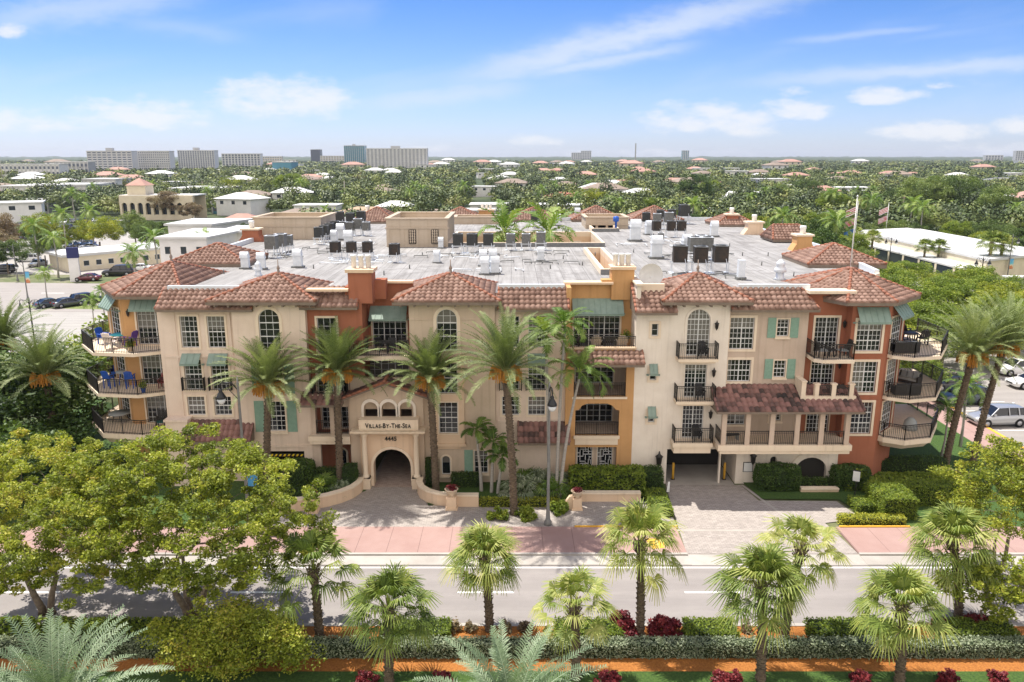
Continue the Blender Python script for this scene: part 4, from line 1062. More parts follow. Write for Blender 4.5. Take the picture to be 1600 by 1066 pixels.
for h in HOL:
    (x0, y0), (x1, y1) = h[0], h[2]
    k.box(x0 - .3, x0, y0 - .3, y1 + .3, 13.4, 13.95); k.box(x1, x1 + .3, y0 - .3, y1 + .3, 13.4, 13.95); k.box(x0, x1, y1, y1 + .3, 13.4, 13.95)
    k.box(x0, x1, y0 - .25, y0, 13.4, 13.95); kd.box(x0 - .3, x1 + .3, y0 - .36, y0 - .3, 13.4, 13.9)
part('roof_kerb', k, 'trim'); part('roof_upstand', kd, pm('grey_flashing', (.14, .145, .15), (.2, .2, .2), 4))
k = MB()
for h in HOL:
    (x0, y0), (x1, y1) = h[0], h[2]
    k.box(x0 - .1, x0, y0 - .1, y1 + .1, 0, 13.4); k.box(x1, x1 + .1, y0, y1, 0, 13.4); k.box(x0, x1, y1, y1 + .1, 0, 13.4); k.box(x0, x1, y0 - .1, y0, 0, 13.4)
part('courtyard_wall', k, 'peach')
for x in (-4.5, -1.5, 1.5, 4.5, 7.5): window(Fr(0, 40.98), x - .6, x + .6, 11.2, 12.8, 3, 3, trim=.1, inset=-.03)
k = MB()   # parapets round the roof edge
k.box(-28.6, -28.25, 12.5, 63, 13.4, 13.95); k.box(-28.6, 31.2, 62.8, 63.1, 13.4, 14.0); k.box(30.8, 31.15, 26.2, 62.8, 13.4, 13.95); k.bar((28.6, 9.2, 13.7), (30.98, 26.2, 13.7), .35, .5)
part('parapet', k, 'galv')
for q in ((-23.6, -18.4, 13.98), (-.9, 3.6, 14.08), (15.5, 20.4, 14.08)):
    k = MB(); k.box(q[0], q[1], 1.22, 1.52, 13.4, q[2]); part('parapet', k, 'galv')
# penthouses
def penthouse(x0, x1, y0, y1, z1, open_top=True, grilles=(), mat='boxw'):
    b = MB(); b.box(x0, x1, y0, y0 + .25, RZ, z1); b.box(x0, x1, y1 - .25, y1, RZ, z1); b.box(x0, x0 + .25, y0 + .25, y1 - .25, RZ, z1); b.box(x1 - .25, x1, y0 + .25, y1 - .25, RZ, z1)
    b.box(x0 + .25, x1 - .25, y0 + .25, y1 - .25, RZ, z1 - .7)
    b.box(x0 - .12, x1 + .12, y0 - .12, y0, z1 - .95, z1 - .83)
    for i in range(5):
        u = x0 + (x1 - x0 - .3) * i / 4; b.box(u, u + .3, y0 - .05, y0, RZ, z1 - .95)
    for g_ in (.0,): b.box(x0 - .15, x1 + .15, y0 - .15, y0 + .35, z1, z1 + .12); b.box(x0 - .15, x1 + .15, y1 - .35, y1 + .15, z1, z1 + .12); b.box(x0 - .15, x0 + .35, y0 + .35, y1 - .35, z1, z1 + .12); b.box(x1 - .35, x1 + .15, y0 + .35, y1 - .35, z1, z1 + .12)
    o = part('penthouse', b, mat)
    for gx in grilles:
        gmb = MB(); gmb.box(gx, gx + .75, y0 - .09, y0 - .055, RZ + .35, z1 - 1.05); go = gmb.build('grille', M['dark'], o)
        l = MB()
        for i in range(3):
            for j in range(5):
                zz = RZ + .4 + j * (z1 - 1.5 - RZ) / 5; l.lathe((gx + .15 + i * .22, y0 - .1, zz + .15), [(.05, -.15), (.09, 0), (.05, .15)], 6, sy=.2)
        l.build('lattice', M['boxw'], go)
    return o
penthouse(-12.9, -6.6, 29, 38.5, 16.35, grilles=(-10.6, -8.3))
penthouse(-29.0, -21.4, 36.5, 44, 15.9)
penthouse(9.5, 15.0, 50, 56, 14.9, grilles=())
penthouse(-8.0, -1.5, 57, 61, 14.4)
# rear and side hipped roofs
for (x0, y0, x1, y1, h) in [(-29.2, 14.0, -22.4, 20.0, 1.4), (24.8, 13.5, 31.4, 20.0, 1.4), (27, 52.5, 32.5, 58.5, 1.5), (17, 60.5, 24.5, 67, 1.8), (8.5, 60.5, 16, 67, 1.8), (-.5, 60.5, 7, 67, 1.6), (-11, 60.5, -4, 67, 1.6), (-22.5, 57.5, -16, 65, 1.8)]:
    hiproof([(x0, y0), (x1, y0), (x1, y1), (x0, y1)], 13.75, ((x0 + x1) / 2, (y0 + y1) / 2, 13.75 + h), fin=False, drop=.3)
hiproof([(28.2, 33), (32.2, 33), (32.2, 37.4), (28.2, 37.4)], 13.8, None, ridge=((28.8, 35.2, 15.2), (31.7, 35.2, 15.2)), fin=False)
# side chimneys
for (px, py, wd, ht, mt, pots) in [(395, 377, 2.6, 1.5, 'red', 1), (1142, 353, 2.2, 1.7, 'red', 1), (1177, 366, 2.6, 1.6, 'peach', 1), (1252, 391, 2.2, 1.7, 'yellow', 1), (760, 343, 3.2, 1.6, 'yellow', 3), (575, 347, 2.2, 1.6, 'red', 1)]:
    X, Y = G(px, py, RZ); wd *= .85; ht *= .85
    c = MB(); h = wd / 2; c.prism([(X - h * 1.25, Y - .7), (X + h * 1.25, Y - .7), (X + h * 1.25, Y + .7), (X - h * 1.25, Y + .7)], RZ, RZ + .7, [(X - h * .8, Y - .7), (X + h * .8, Y - .7), (X + h * .8, Y + .7), (X - h * .8, Y + .7)])
    c.box(X - h * .8, X + h * .8, Y - .7, Y + .7, RZ + .7, RZ + ht); ch = part('chimney', c, mt)
    c = MB(); c.box(X - h * .95, X + h * .95, Y - .85, Y + .85, RZ + ht, RZ + ht + .18); c.build('coping', M['trim'], ch)
    for k_ in range(pots):
        c = MB(); c.lathe((X + (k_ - (pots - 1) / 2) * .6, Y, RZ + ht + .18), [(.3 if pots == 1 else .2, 0), (.28 if pots == 1 else .2, .5), (.34 if pots == 1 else .23, .55), (.3 if pots == 1 else .2, .8)], 10); c.build('chimney_pot', M['white_paint'], ch)


# ------------------------------------------------------------------ things on the flat roof
def condenser_meshes(mat, name='air_conditioner'):
    """square condenser with louvred sides on a steel rack; base on the roof at z = 0"""
    o = thing(name, 'x', 'air conditioner')
    b = MB(); b.box(-.42, .42, -.42, .42, .75, 1.75); b.box(-.45, -.39, -.45, -.39, .75, 1.8); b.box(.39, .45, -.45, -.39, .75, 1.8); b.box(-.45, -.39, .39, .45, .75, 1.8); b.box(.39, .45, .39, .45, .75, 1.8)
    for i in range(9):
        z = .84 + i * .1; b.box(-.44, .44, -.44, -.425, z, z + .05); b.box(-.44, -.425, -.42, .44, z, z + .05); b.box(.425, .44, -.42, .44, z, z + .05)
    b.build('body', M[mat], o)
    b = MB(); b.box(-.46, .46, -.46, .46, 1.8, 1.84); b.build('lid', M['galv' if mat == 'acgrey' else 'acgrey'], o)
    b = MB(); b.lathe((0, 0, 1.84), [(.34, 0), (.34, .03), (.1, .05), (.02, .05)], 14); b.build('fan_guard', M['acdark'], o)
    b = MB(); b.box(-.6, .6, -.4, -.32, .67, .75); b.box(-.6, .6, .32, .4, .67, .75)
    for x in (-.5, .5):
        for y in (-.36, .36): b.box(x - .03, x + .03, y - .03, y + .03, .04, .67)
        b.box(x - .15, x + .15, -.5, .5, 0, .04)
    b.tube([(.3, -.42, 1.0), (.34, -.6, .7), (.36, -.7, .1), (.9, -.9, .06), (1.4, -.9, .05)], .03, 6)
    b.build('rack', M['galv'], o)
    return o
ac = {m: condenser_meshes(m) for m in ('acgrey', 'acdark', 'acrust')}
used_ac = set()
def put_ac(kind, px, py, label, group, rz=None, sc=1.0):
    X, Y = G(px, py, RZ)
    src = ac[kind]; rz = random.uniform(-.12, .12) if rz is None else rz; sc *= .9
    if kind not in used_ac:
        used_ac.add(kind); o = src; o.location = (X, Y, RZ + .005); o.rotation_euler = (0, 0, rz); o.scale = (sc,) * 3; o['label'] = label; o['group'] = group
    else: o = dup(src, (X, Y, RZ + .005), rz, label, group, sc)
    return o
rows = [  # (description of the row, group, kind, [(px of base, py of base, scale)])
    ('tall grey condensers at the left end of the roof', 'condensers at the left end of the roof', 'acgrey', [(426, 403, 1.25), (440, 398, 1.2), (451, 394, 1.0)]),
    ('condensers behind the terracotta chimney', 'condensers behind the terracotta chimney', 'acrust', [(525, 406, 1.0), (550, 406, 1.0), (575, 406, 1.0), (617, 410, 1.0)]),
    ('black condensers right of the beige penthouse with two grilles', 'black condensers right of the penthouse', 'acdark', [(716, 396, 1.15), (738, 396, 1.15), (763, 396, 1.15)]),
    ('grey condensers in front of the courtyard palms', 'grey condensers in front of the courtyard', 'acgrey', [(798, 391, 1.0), (822, 391, 1.0), (845, 391, 1.1)]),
    ('condensers lined up at the far left beside the long penthouse', 'condensers beside the long penthouse', 'acdark', [(499, 382, 1.1), (508, 378, 1.1), (516, 374, 1.1), (524, 370, 1.1)]),
    ('condensers near the back edge left of the penthouse', 'condensers near the back edge', 'acdark', [(532, 357, 1.3), (548, 357, 1.2), (565, 356, 1.3)]),
    ('grey condensers grouped in front of the back-left row', 'grey condensers grouped at the back left', 'acgrey', [(536, 368, 1.0), (548, 369, 1.0), (560, 368, 1.2), (573, 369, 1.0)]),
    ('condensers in the back row of the right-hand cluster', 'condensers in the right-hand back row', 'acdark', [(1009, 356, 1.2), (1031, 351, 1.2), (1049, 350, 1.2), (1068, 350, 1.6)]),
    ('grey condensers in the middle of the right-hand cluster', 'condensers in the middle of the right cluster', 'acgrey', [(1026, 358, 1.2), (1044, 358, 1.3)]),
    ('rusty condensers at the front of the right-hand back cluster', 'rusty condensers in the right back cluster', 'acrust', [(1025, 371, 1.15), (1048, 371, 1.15), (1064, 371, 1.15)]),
    ('large condensers behind the white tower roof', 'large condensers behind the white tower roof', 'acrust', [(1061, 427, 1.35), (1093, 427, 1.3), (1124, 427, 1.35)]),
    ('condensers stepping back behind the large front row', 'condensers stepping back on the right', 'acgrey', [(1084, 408, 1.3), (1094, 401, 1.2), (1103, 406, 1.25)]),
]
for desc, grp, kind, pos in rows:
    for i, (px, py, s_) in enumerate(pos): put_ac(kind, px, py, f'{nth(i, len(pos))} of the {len(pos)} {desc}', grp, sc=s_)
put_ac('acdark', 836, 356, 'lone black condenser near the back hipped roofs', 'condensers near the back edge', sc=1.3)
put_ac('acgrey', 1032, 381, 'low grey unit lying in front of the rusty condensers', 'condensers in the middle of the right cluster', sc=.7)
# hooded exhaust ducts
def hood():
    o = thing('exhaust_hood', 'x', 'exhaust vent')
    b = MB(); b.box(-.32, .32, -.22, .22, 0, 1.0); b.build('duct', M['galv'], o)
    b = MB(); prof = [(-.22 + 0, 1.0)]
    pts = [(-.22 + .44 * (1 - math.cos(a)) / 2 - 0, 1.0 + .45 * math.sin(a)) for a in [PI * i / 8 for i in range(9)]]
    pts = [(-.35 - .0 + .57 * (1 - math.cos(PI * i / 8)) / 2, 1.0 + .42 * math.sin(PI * i / 8)) for i in range(9)]
    n = len(pts); vs = [(-.33, y, z) for y, z in pts] + [(.33, y, z) for y, z in pts]
    b.add(vs, [[i, n + i, n + i + 1, i + 1] for i in range(n - 1)] + [list(range(n)), list(range(n, 2 * n))[::-1]])
    b.box(-.36, .36, -.38, .26, .92, 1.0); b.build('hood', M['galv'], o)
    b = MB(); b.box(-.45, .45, -.35, .35, 0, .12); b.build('kerb', M['acgrey'], o)
    return o
H0 = hood(); firsth = [True]
def put_hood(px, py, label, group, s_=1.0, rz=0.0):
    X, Y = G(px, py, RZ)
    if firsth[0]: firsth[0] = False; H0.location = (X, Y, RZ + .005); H0['label'] = label; H0['group'] = group; H0.rotation_euler = (0, 0, rz); H0.scale = (s_,) * 3
    else: dup(H0, (X, Y, RZ + .005), rz, label, group, s_)
for grp, desc, pos in [('exhaust hoods in the middle of the roof', 'white exhaust hoods behind the tan tower roof', [(755, 416, 1.0), (758, 429, 1.0), (770, 415, 1.0), (773, 428, 1.0)]),
                       ('exhaust hoods on the left of the roof', 'white exhaust hoods on the left part of the roof', [(384, 420, 1.0), (409, 421, 1.0), (466, 418, 1.1), (523, 380, 1.0), (533, 375, 1.3), (545, 388, 1.3)]),
                       ('exhaust hoods on the right of the roof', 'white exhaust hoods on the right part of the roof', [(871, 353, 1.2), (902, 343, 1.2), (992, 377, 1.7), (1013, 367, 1.2), (1025, 404, 1.5), (1072, 396, 1.3), (1115, 370, 1.3)]),
                       ('small hoods near the penthouse', 'small white hoods right of the penthouse', [(689, 388, .8), (683, 411, .8), (845, 408, .9)])]:
    for i, (px, py, s_) in enumerate(pos): put_hood(px, py, f'{nth(i, len(pos))} of the {len(pos)} {desc}', grp, s_, random.uniform(-.3, .3) if i % 2 else 0)
# round vents and pipes
def round_vent(px, py, label, s_=1.0):
    X, Y = G(px, py, RZ); o = thing('roof_vent', label, 'roof vent', (X, Y, RZ + .005)); o.scale = (s_,) * 3
    b = MB(); b.lathe((0, 0, 0), [(.45, 0), (.28, .15), (.26, .55)], 14); b.build('pipe', M['galv'], o)
    b = MB(); b.lathe((0, 0, 0), [(.28, .5), (.42, .55), (.4, .75), (.25, .95), (.3, 1.0), (.28, 1.2), (.05, 1.4)], 14); b.build('cap', M['galv'], o)
round_vent(1218, 437, 'round galvanised turbine vent standing alone on the right of the roof', 1.1)
round_vent(404, 431, 'round galvanised vent just behind the left tower roof', .8)
round_vent(579, 390, 'round galvanised vent behind the rusty condenser row', .7)
X, Y = G(1157, 437, RZ); o = thing('vent_pipe', 'square white vent pipe behind the beige mansard roof', 'vent pipe', (X, Y, RZ + .005))
b = MB(); b.box(-.25, .25, -.25, .25, .2, 1.5); b.build('pipe', M['galv'], o); b = MB(); b.box(-.35, .35, -.35, .35, 0, .2); b.build('base', M['acgrey'], o)
X, Y = G(962, 362, RZ); o = thing('drum', 'bright blue pipe stack beside the low back penthouse', 'pipe', (X, Y, RZ + .005))
b = MB(); b.lathe((0, 0, 0), [(.15, 0), (.15, 1.2), (.36, 1.25), (.36, 1.8), (.1, 1.9)], 12); b.build('pipe', pm('blue_drum', (.02, .10, .45), rough=.4), o)
# satellite dish
o = thing('satellite_dish', 'white satellite dish behind the white wing parapet', 'satellite dish', (9.7, 2.8, RZ + .005))
b = MB(); b.smooth = True
vs = []; nr, na = 5, 20
for i in range(nr + 1):
    for j in range(na):
        r_ = .85 * i / nr; a = 2 * PI * j / na; vs.append((r_ * math.cos(a), -.25 + .3 * (r_ / .85) ** 2 * -1 + .25, 1.0 + r_ * math.sin(a)))
b.add(vs, [[i * na + j, (i + 1) * na + j, (i + 1) * na + (j + 1) % na, i * na + (j + 1) % na] for i in range(nr) for j in range(na)])
b.build('dish', M['white_paint'], o); b = MB(); b.bar((0, .05, 0), (0, .1, 1.0), .07); b.bar((0, .1, .8), (0, -.8, 1.0), .03); b.build('mast', M['galv'], o)
# pipe runs and small stubs scattered round the racks
rnd = random.Random(11)
stub = MB(); stub.tube([(0, 0, 0), (0, 0, .35)], .05, 8); stub0 = tag(stub.build('pipe_stub', M['acgrey']), 'short vent stub on the roof behind the red chimney', 'pipe', 'short pipe stubs on the roof')
spots = [(1160, 400), (965, 425), (930, 400), (910, 415), (990, 395), (1140, 385), (1200, 400), (1190, 415), (1240, 432), (660, 400), (640, 420), (860, 420), (880, 405), (600, 430), (490, 420), (470, 400), (330, 432), (350, 428)]
for i, (px, py) in enumerate(sorted(spots)):
    X, Y = G(px, py, RZ); o = stub0 if i == 0 else stub0.copy()
    if i: COL.objects.link(o)
    o.location = (X, Y, RZ); o['label'] = f'{nth(i, len(spots))} of the short grey pipe stubs on the flat roof, counted from the left'
for i, (px, py, n_) in enumerate([(430, 402, 9), (555, 410, 12), (520, 392, 12), (740, 402, 9), (820, 398, 8), (1035, 378, 11), (1095, 432, 10), (600, 404, 9), (680, 400, 8), (560, 384, 12), (490, 396, 9), (1020, 384, 9), (1075, 400, 10), (760, 424, 7), (840, 410, 6)]):
    X, Y = G(px, py, RZ); b = MB()
    for k in range(n_):
        a = (rnd.uniform(-3.5, 3.5), rnd.uniform(-1.6, 1.6)); c = (a[0] + rnd.uniform(-1.6, 1.6), a[1] + rnd.uniform(-.5, .5))
        b.tube([(*a, .03), (*a, .12 + .1 * rnd.random()), (*c, .12 + .1 * rnd.random()), (c[0], c[1] + rnd.uniform(-1.5, 1.5), .08)], .045, 5)
    tag(b.build('pipe_run', M['galv' if i % 2 else 'acgrey'], None, (X, Y, RZ + .01)), f'tangle of refrigerant pipes on the roof around the {["left-end condensers", "condensers behind the terracotta chimney", "back-left condensers", "black condensers right of the penthouse", "condensers in front of the courtyard", "right back cluster", "large condensers behind the white tower", "single rusty condenser", "small hoods near the penthouse", "grey condensers at the back left", "left-end hoods", "front of the right back cluster", "stepped condensers on the right", "pairs of hoods behind the tan tower", "small hood before the courtyard"][i]}', 'pipes', 'pipe runs on the roof')
# flagless lightning mast at the right corner
o = thing('flagpole', 'thin white pole rising from the right corner turret', 'pole', (24.4, 4.4, 14.8)); b = MB(); b.tube([(0, 0, 0), (0, 0, 5.0)], [.05, .03], 6); b.build('pole', M['white_paint'], o)
b = MB(); b.lathe((0, 0, 5.0), [(.03, 0), (.09, .06), (.03, .14)], 8); b.build('ball', M['galv'], o)


# ------------------------------------------------------------------ plants
def np_mesh(name, V, F, mat, uv=None, smooth=False):
    me = bpy.data.meshes.new(name); nv, nf, k = len(V), len(F), F.shape[1]
    me.vertices.add(nv); me.vertices.foreach_set('co', V.astype(np.float32).ravel())
    me.loops.add(nf * k); me.loops.foreach_set('vertex_index', F.astype(np.int32).ravel())
    me.polygons.add(nf); me.polygons.foreach_set('loop_start', np.arange(0, nf * k, k, dtype=np.int32))
    if uv is not None:
        ul = me.uv_layers.new(name='UVMap'); ul.data.foreach_set('uv', np.repeat(uv, k, axis=0).astype(np.float32).ravel())
    me.materials.append(mat); me.update(calc_edges=True); me.validate()
    if smooth: me.polygons.foreach_set('use_smooth', [True] * nf)
    return me
def leaves(R, C, size, cl, asp=.55, updir=.35, jit=.35, droop=0.0):
    """one kite-shaped leaf per centre; cl = clump value per centre"""
    n = len(C)
    d = R.normal(size=(n, 3)); d[:, 2] *= .6; d /= np.linalg.norm(d, axis=1, keepdims=True)
    nr = R.normal(size=(n, 3)); nr[:, 2] = np.abs(nr[:, 2]) + updir; nr -= d * (nr * d).sum(1, keepdims=True); nr /= np.linalg.norm(nr, axis=1, keepdims=True) + 1e-9
    s = np.cross(nr, d); L = size * (1 + jit * R.uniform(-1, 1, n))[:, None]; W = L * asp
    V = np.stack([C - d * L * .5, C + s * W * .5 - nr * L * .06, C + d * L * .5 - np.array([0, 0, droop]) * L, C - s * W * .5 - nr * L * .06], 1).reshape(-1, 3)
    F = np.arange(n * 4).reshape(n, 4)
    return V, F, np.stack([R.uniform(0, 1, n), cl], 1)
def crown_tree(name, R, H, rad, zc, nclump, nleaf, lsize, lm, bark='bark', trunk_h=None, trunk_r=.2, clump_r=.9, lean=(0, 0), flat=1.0, branches=True, trunk_n=1, spread=.6):
    """returns (crown mesh, trunk mesh): limbs that fork out to clump centres, leaves round every clump"""
    rx, ry, rz = rad
    P_ = []
    while len(P_) < nclump:
        p = R.uniform(-1, 1, 3); r = np.linalg.norm(p)
        if r > 1 or r < .3: continue
        if p[2] < -.55: continue
        if R.uniform() > .25 + .75 * r: continue
        wob = 1 + .18 * math.sin(3 * math.atan2(p[1], p[0]) + H) + .1 * math.sin(5 * math.atan2(p[1], p[0]) + rx * 3)
        P_.append([p[0] * rx * wob + lean[0], p[1] * ry * wob + lean[1], zc + p[2] * rz])
    P_ = np.array(P_)
    th = trunk_h or zc - rz * .6
    t = MB(); nodes = []
    for q in range(trunk_n):
        a = 2 * PI * q / trunk_n + R.uniform(0, 1); off = spread * (trunk_n > 1)
        base = Vector((off * .35 * math.cos(a), off * .35 * math.sin(a), -.1)); top = Vector((lean[0] * .4 + off * math.cos(a) * 1.2, lean[1] * .4 + off * math.sin(a) * 1.2, th))
        mid = (base + top) / 2 + Vector((R.uniform(-.15, .15), R.uniform(-.15, .15), 0))
        t.tube([base, base + Vector((0, 0, .3)), mid, top], [trunk_r * 1.35, trunk_r, trunk_r * .85, trunk_r * .7], 8)
        nodes.append((top, trunk_r * .65))
    if branches:
        o = sorted(range(len(P_)), key=lambda i: np.linalg.norm(P_[i] - np.array([*lean, th])))
        for i in o:
            p = Vector(P_[i]); j = min(range(len(nodes)), key=lambda k: (nodes[k][0] - p).length + (0 if nodes[k][0].z < p.z + .3 else 1.5) + (.0 if k >= trunk_n else .6))
            n0, r0 = nodes[j]; m = n0.lerp(p, .55) + Vector((R.uniform(-.2, .2), R.uniform(-.2, .2), R.uniform(-.05, .25)))
            r1 = max(.018, r0 * .68); t.tube([n0, m, p], [r0 * .8, (r0 + r1) * .4, r1 * .6], 5); nodes.append((m, r1)); nodes.append((p, r1 * .7))
    idx = R.integers(0, len(P_), nleaf)
    d = R.normal(size=(nleaf, 3)); d /= np.linalg.norm(d, axis=1, keepdims=True)
    rr = clump_r * (.35 + .75 * R.uniform(0, 1, nleaf) ** .6)
    cs = R.uniform(.7, 1.3, len(P_))
    C = P_[idx] + d * (rr * cs[idx])[:, None] * np.array([1, 1, .62 * flat])
    cv = R.uniform(0, 1, len(P_))
    V, F, uv = leaves(R, C, lsize, cv[idx])
    return np_mesh(name + '_crown', V, F, LM[lm], uv), t
def make_tree(name, label, group, loc, **k):
    me, t = crown_tree(name, **k)
    o = thing(name, label, 'tree', loc, 0, group)
    t.build('trunk', M[k.get('bark', 'bark')], o); link('crown', me, o)
    return o

def pinnate(R, nf, L, nl, ll, lw, e_lo, e_hi, droop, vee=.5, stiff=1.6, base_z=0.0, w_rachis=.03, dens_bottom=1.0):
    """feather-palm crown: nf fronds of length L; e_lo..e_hi = elevation of the frond at its base"""
    Vs, Fs, UV = [], [], []; off = 0
    for i in range(nf):
        t = (i + .5) / nf; az = i * 2.39996 + R.uniform(-.2, .2); e0 = e_lo + (e_hi - e_lo) * t ** dens_bottom + R.uniform(-.1, .1)
        Lf = L * R.uniform(.85, 1.08); n = nl; s = np.linspace(0, 1, n)
        e = e0 - droop * (1.15 - .45 * t) * s ** stiff
        ds = Lf / (n - 1); hx = np.concatenate([[0], np.cumsum(np.cos((e[:-1] + e[1:]) / 2) * ds)]); hz = np.concatenate([[0], np.cumsum(np.sin((e[:-1] + e[1:]) / 2) * ds)])
        r = np.array([math.cos(az), math.sin(az), 0]); sd_ = np.array([-math.sin(az), math.cos(az), 0]); up = np.array([0, 0, 1.0])
        bend = R.uniform(-.25, .25)
        P0 = hx[:, None] * r + hz[:, None] * up + (bend * s ** 2 * Lf)[:, None] * sd_ + np.array([0, 0, base_z]) + .12 * r
        T = np.gradient(P0, axis=0); T /= np.linalg.norm(T, axis=1, keepdims=True)
        S = np.cross(T, up); S /= np.linalg.norm(S, axis=1, keepdims=True); N = np.cross(S, T)
        fr = R.uniform(0, 1)
        m = s > .12
        env = np.interp(s, [0, .12, .3, .7, 1], [0, .45, 1, .85, .3])
        for side in (-1, 1):
            jit = R.normal(0, .08, (n, 3))
            d = T * .62 + S * side * .8 + N * vee + jit; d /= np.linalg.norm(d, axis=1, keepdims=True)
            ln = (ll * env * R.uniform(.85, 1.1, n))[:, None]; w = lw * .5
            A = P0 + T * w; B = P0 - T * w; Mi = P0 + d * ln * .55; E = P0 + d * ln - up * ln * .18
            q = np.stack([B, A, Mi + T * w * .9, Mi - T * w * .9], 1)[m]; q2 = np.stack([Mi - T * w * .9, Mi + T * w * .9, E + T * w * .15, E - T * w * .15], 1)[m]
            for qq in (q, q2):
                k = len(qq); Vs.append(qq.reshape(-1, 3)); Fs.append(np.arange(k * 4).reshape(k, 4) + off); off += k * 4
                UV.append(np.stack([R.uniform(.2, .8, k) * .7 + .15, np.full(k, fr)], 1))
        # rachis ribbon
        a = P0 + S * w_rachis * (1 - s)[:, None]; b_ = P0 - S * w_rachis * (1 - s)[:, None]
        V = np.empty((2 * n, 3)); V[0::2] = a + N * .01; V[1::2] = b_ + N * .01
        f = np.array([[2 * j, 2 * j + 1, 2 * j + 3, 2 * j + 2] for j in range(n - 1)]) + off; off += 2 * n
        Vs.append(V); Fs.append(f); UV.append(np.stack([np.full(n - 1, 1.0), np.full(n - 1, .75)], 1))
    return np.concatenate(Vs), np.concatenate(Fs), np.concatenate(UV)
def palm_trunk(H, r0, r1, lean=(0, 0), bulge=True, boots=True, R=None, n=40):
    t = MB(); pts = []; rad = []
    for i in range(n + 1):
        s = i / n; pts.append((lean[0] * s ** 1.5, lean[1] * s ** 1.5, H * s - .05)); r = r0 + (r1 - r0) * s
        if s < .06: r *= 1.25 - 4 * s * 1
        if bulge and s > .86: r *= 1 + (s - .86) * 3.2
        rad.append(r * (1.07 if i % 2 else .95) if boots else r)
    t.tube(pts, rad, 10)
    if boots:
        k = int(H * 26)
        for i in range(k):
            s = (i + .5) / k; a = i * 2.4; r = (r0 + (r1 - r0) * s) * (1.0 if s < .86 else 1 + (s - .86) * 3.2)
            c = Vector((lean[0] * s ** 1.5, lean[1] * s ** 1.5, H * s)); d = Vector((math.cos(a), math.sin(a), 0))
            p = c + d * r * .93; q = p + d * .07 + Vector((0, 0, .10)); sd_ = Vector((-d.y, d.x, 0)) * .07
            t.add([p - sd_, p + sd_, q + sd_ * .5, q - sd_ * .5, c + d * r * .8 + Vector((0, 0, .12))], [[0, 1, 2, 3], [3, 2, 4], [0, 3, 4], [1, 4, 2]])
    return t
def date_palm(label, x, y, H, seed, L=3.3, silver=False, lean=(0, 0), group='date palms along the front of the building', nf=88, nl=42, fruit=True):
    R = np.random.default_rng(seed)
    V, F, uv = pinnate(R, nf, L * 1.12, nl, .47, .053, -.15, 1.5, .95, vee=.32, base_z=.1, w_rachis=.03, dens_bottom=.62)
    o = thing('date_palm', label, 'palm tree', (x, y, 0), R.uniform(0, 6), group)
    palm_trunk(H, .24, .21, lean, R=R).build('trunk', M['palmbark'], o)
    link('crown', np_mesh('date_crown', V, F, LM['silver' if silver else 'date'], uv), o, (lean[0], lean[1], H))
    if fruit:
        for k in range(11):
            a = k * .57 + R.uniform(-.3, .3); b = MB(); rr = .5
            for j in range(24):
                aa = a + R.normal(0, .28); e = R.uniform(-.1, .7); l = R.uniform(.5, 1.0)
                p0 = Vector((.2 * math.cos(a), .2 * math.sin(a), .1)); p1 = p0 + Vector((math.cos(aa) * l * .75, math.sin(aa) * l * .75, e * .5)); p2 = p1 + Vector((math.cos(aa) * .12, math.sin(aa) * .12, -.35 - .3 * R.uniform()))
                b.tube([p0, p1, p2], [.018, .022, .03], 4, cap=False)
            b.build('fruit_stalk', M['orange'], o, (lean[0], lean[1], H))
    return o
def sabal_crown(R, nf=38, pet=1.15, fan=.86, seg=24):
    Vs, Fs, UV = [], [], []; off = 0
    def quad(a, b, c, d, u, v):
        nonlocal off
        Vs.append(np.array([a, b, c, d])); Fs.append([off, off + 1, off + 2, off + 3]); off += 4; UV.append([u, v])
    up = np.array([0, 0, 1.0])
    for i in range(nf):
        t = (i + .5) / nf; az = i * 2.39996; e = -.62 + 2.1 * t ** .85 + R.uniform(-.2, .2); pl = pet * R.uniform(.75, 1.2) * (1 - .15 * t)
        r = np.array([math.cos(az), math.sin(az), 0]); d0 = r * math.cos(e) + up * math.sin(e); d0 /= np.linalg.norm(d0)
        S = np.array([-math.sin(az), math.cos(az), 0]); c = d0 * pl + r * .1 - up * .12 * pl
        w = .018; quad(S * w, -S * w, c - S * w, c + S * w, .9, .6)
        N = np.cross(S, d0); N = N / np.linalg.norm(N)
        if N[2] < 0: N = -N
        d1 = d0 - up * (.32 - .1 * t) + S * R.uniform(-.25, .25); d1 /= np.linalg.norm(d1); fr = R.uniform(0, 1); k = fan * R.uniform(.85, 1.1)
        for j in range(seg):
            a = (j / (seg - 1) - .5) * 4.1 + R.normal(0, .03); ca, sa = math.cos(a), math.sin(a)
            d = d1 * ca + S * sa; ln = k * (.72 + .28 * ca) * R.uniform(.9, 1.08); st_ = np.cross(N, d); st_ /= np.linalg.norm(st_) + 1e-9
            b0 = c + d * .03; m = c + d * ln * .55 + N * (.05 + .07 * ca); tip = c + d * ln - up * ln * (.16 + .2 * R.uniform()); w0 = .01; w1 = .030; u = R.uniform(.1, .9)
            quad(b0 + st_ * w0, b0 - st_ * w0, m - st_ * w1, m + st_ * w1, u, fr); quad(m + st_ * w1, m - st_ * w1, tip - st_ * .008, tip + st_ * .008, min(1, u + .15), fr)
    return np.concatenate(Vs), np.array(Fs), np.array(UV)
SAB = []
for s_ in range(6):
    V, F, uv = sabal_crown(np.random.default_rng(50 + s_), nf=(44, 34, 52, 40, 30, 48)[s_], pet=(1.15, 1.3, 1.05, 1.2, 1.3, 1.0)[s_], fan=(.86, .8, .95, .9, .78, .9)[s_])
    SAB.append(np_mesh('sabal_crown', V, F, LM['sabal'], uv))
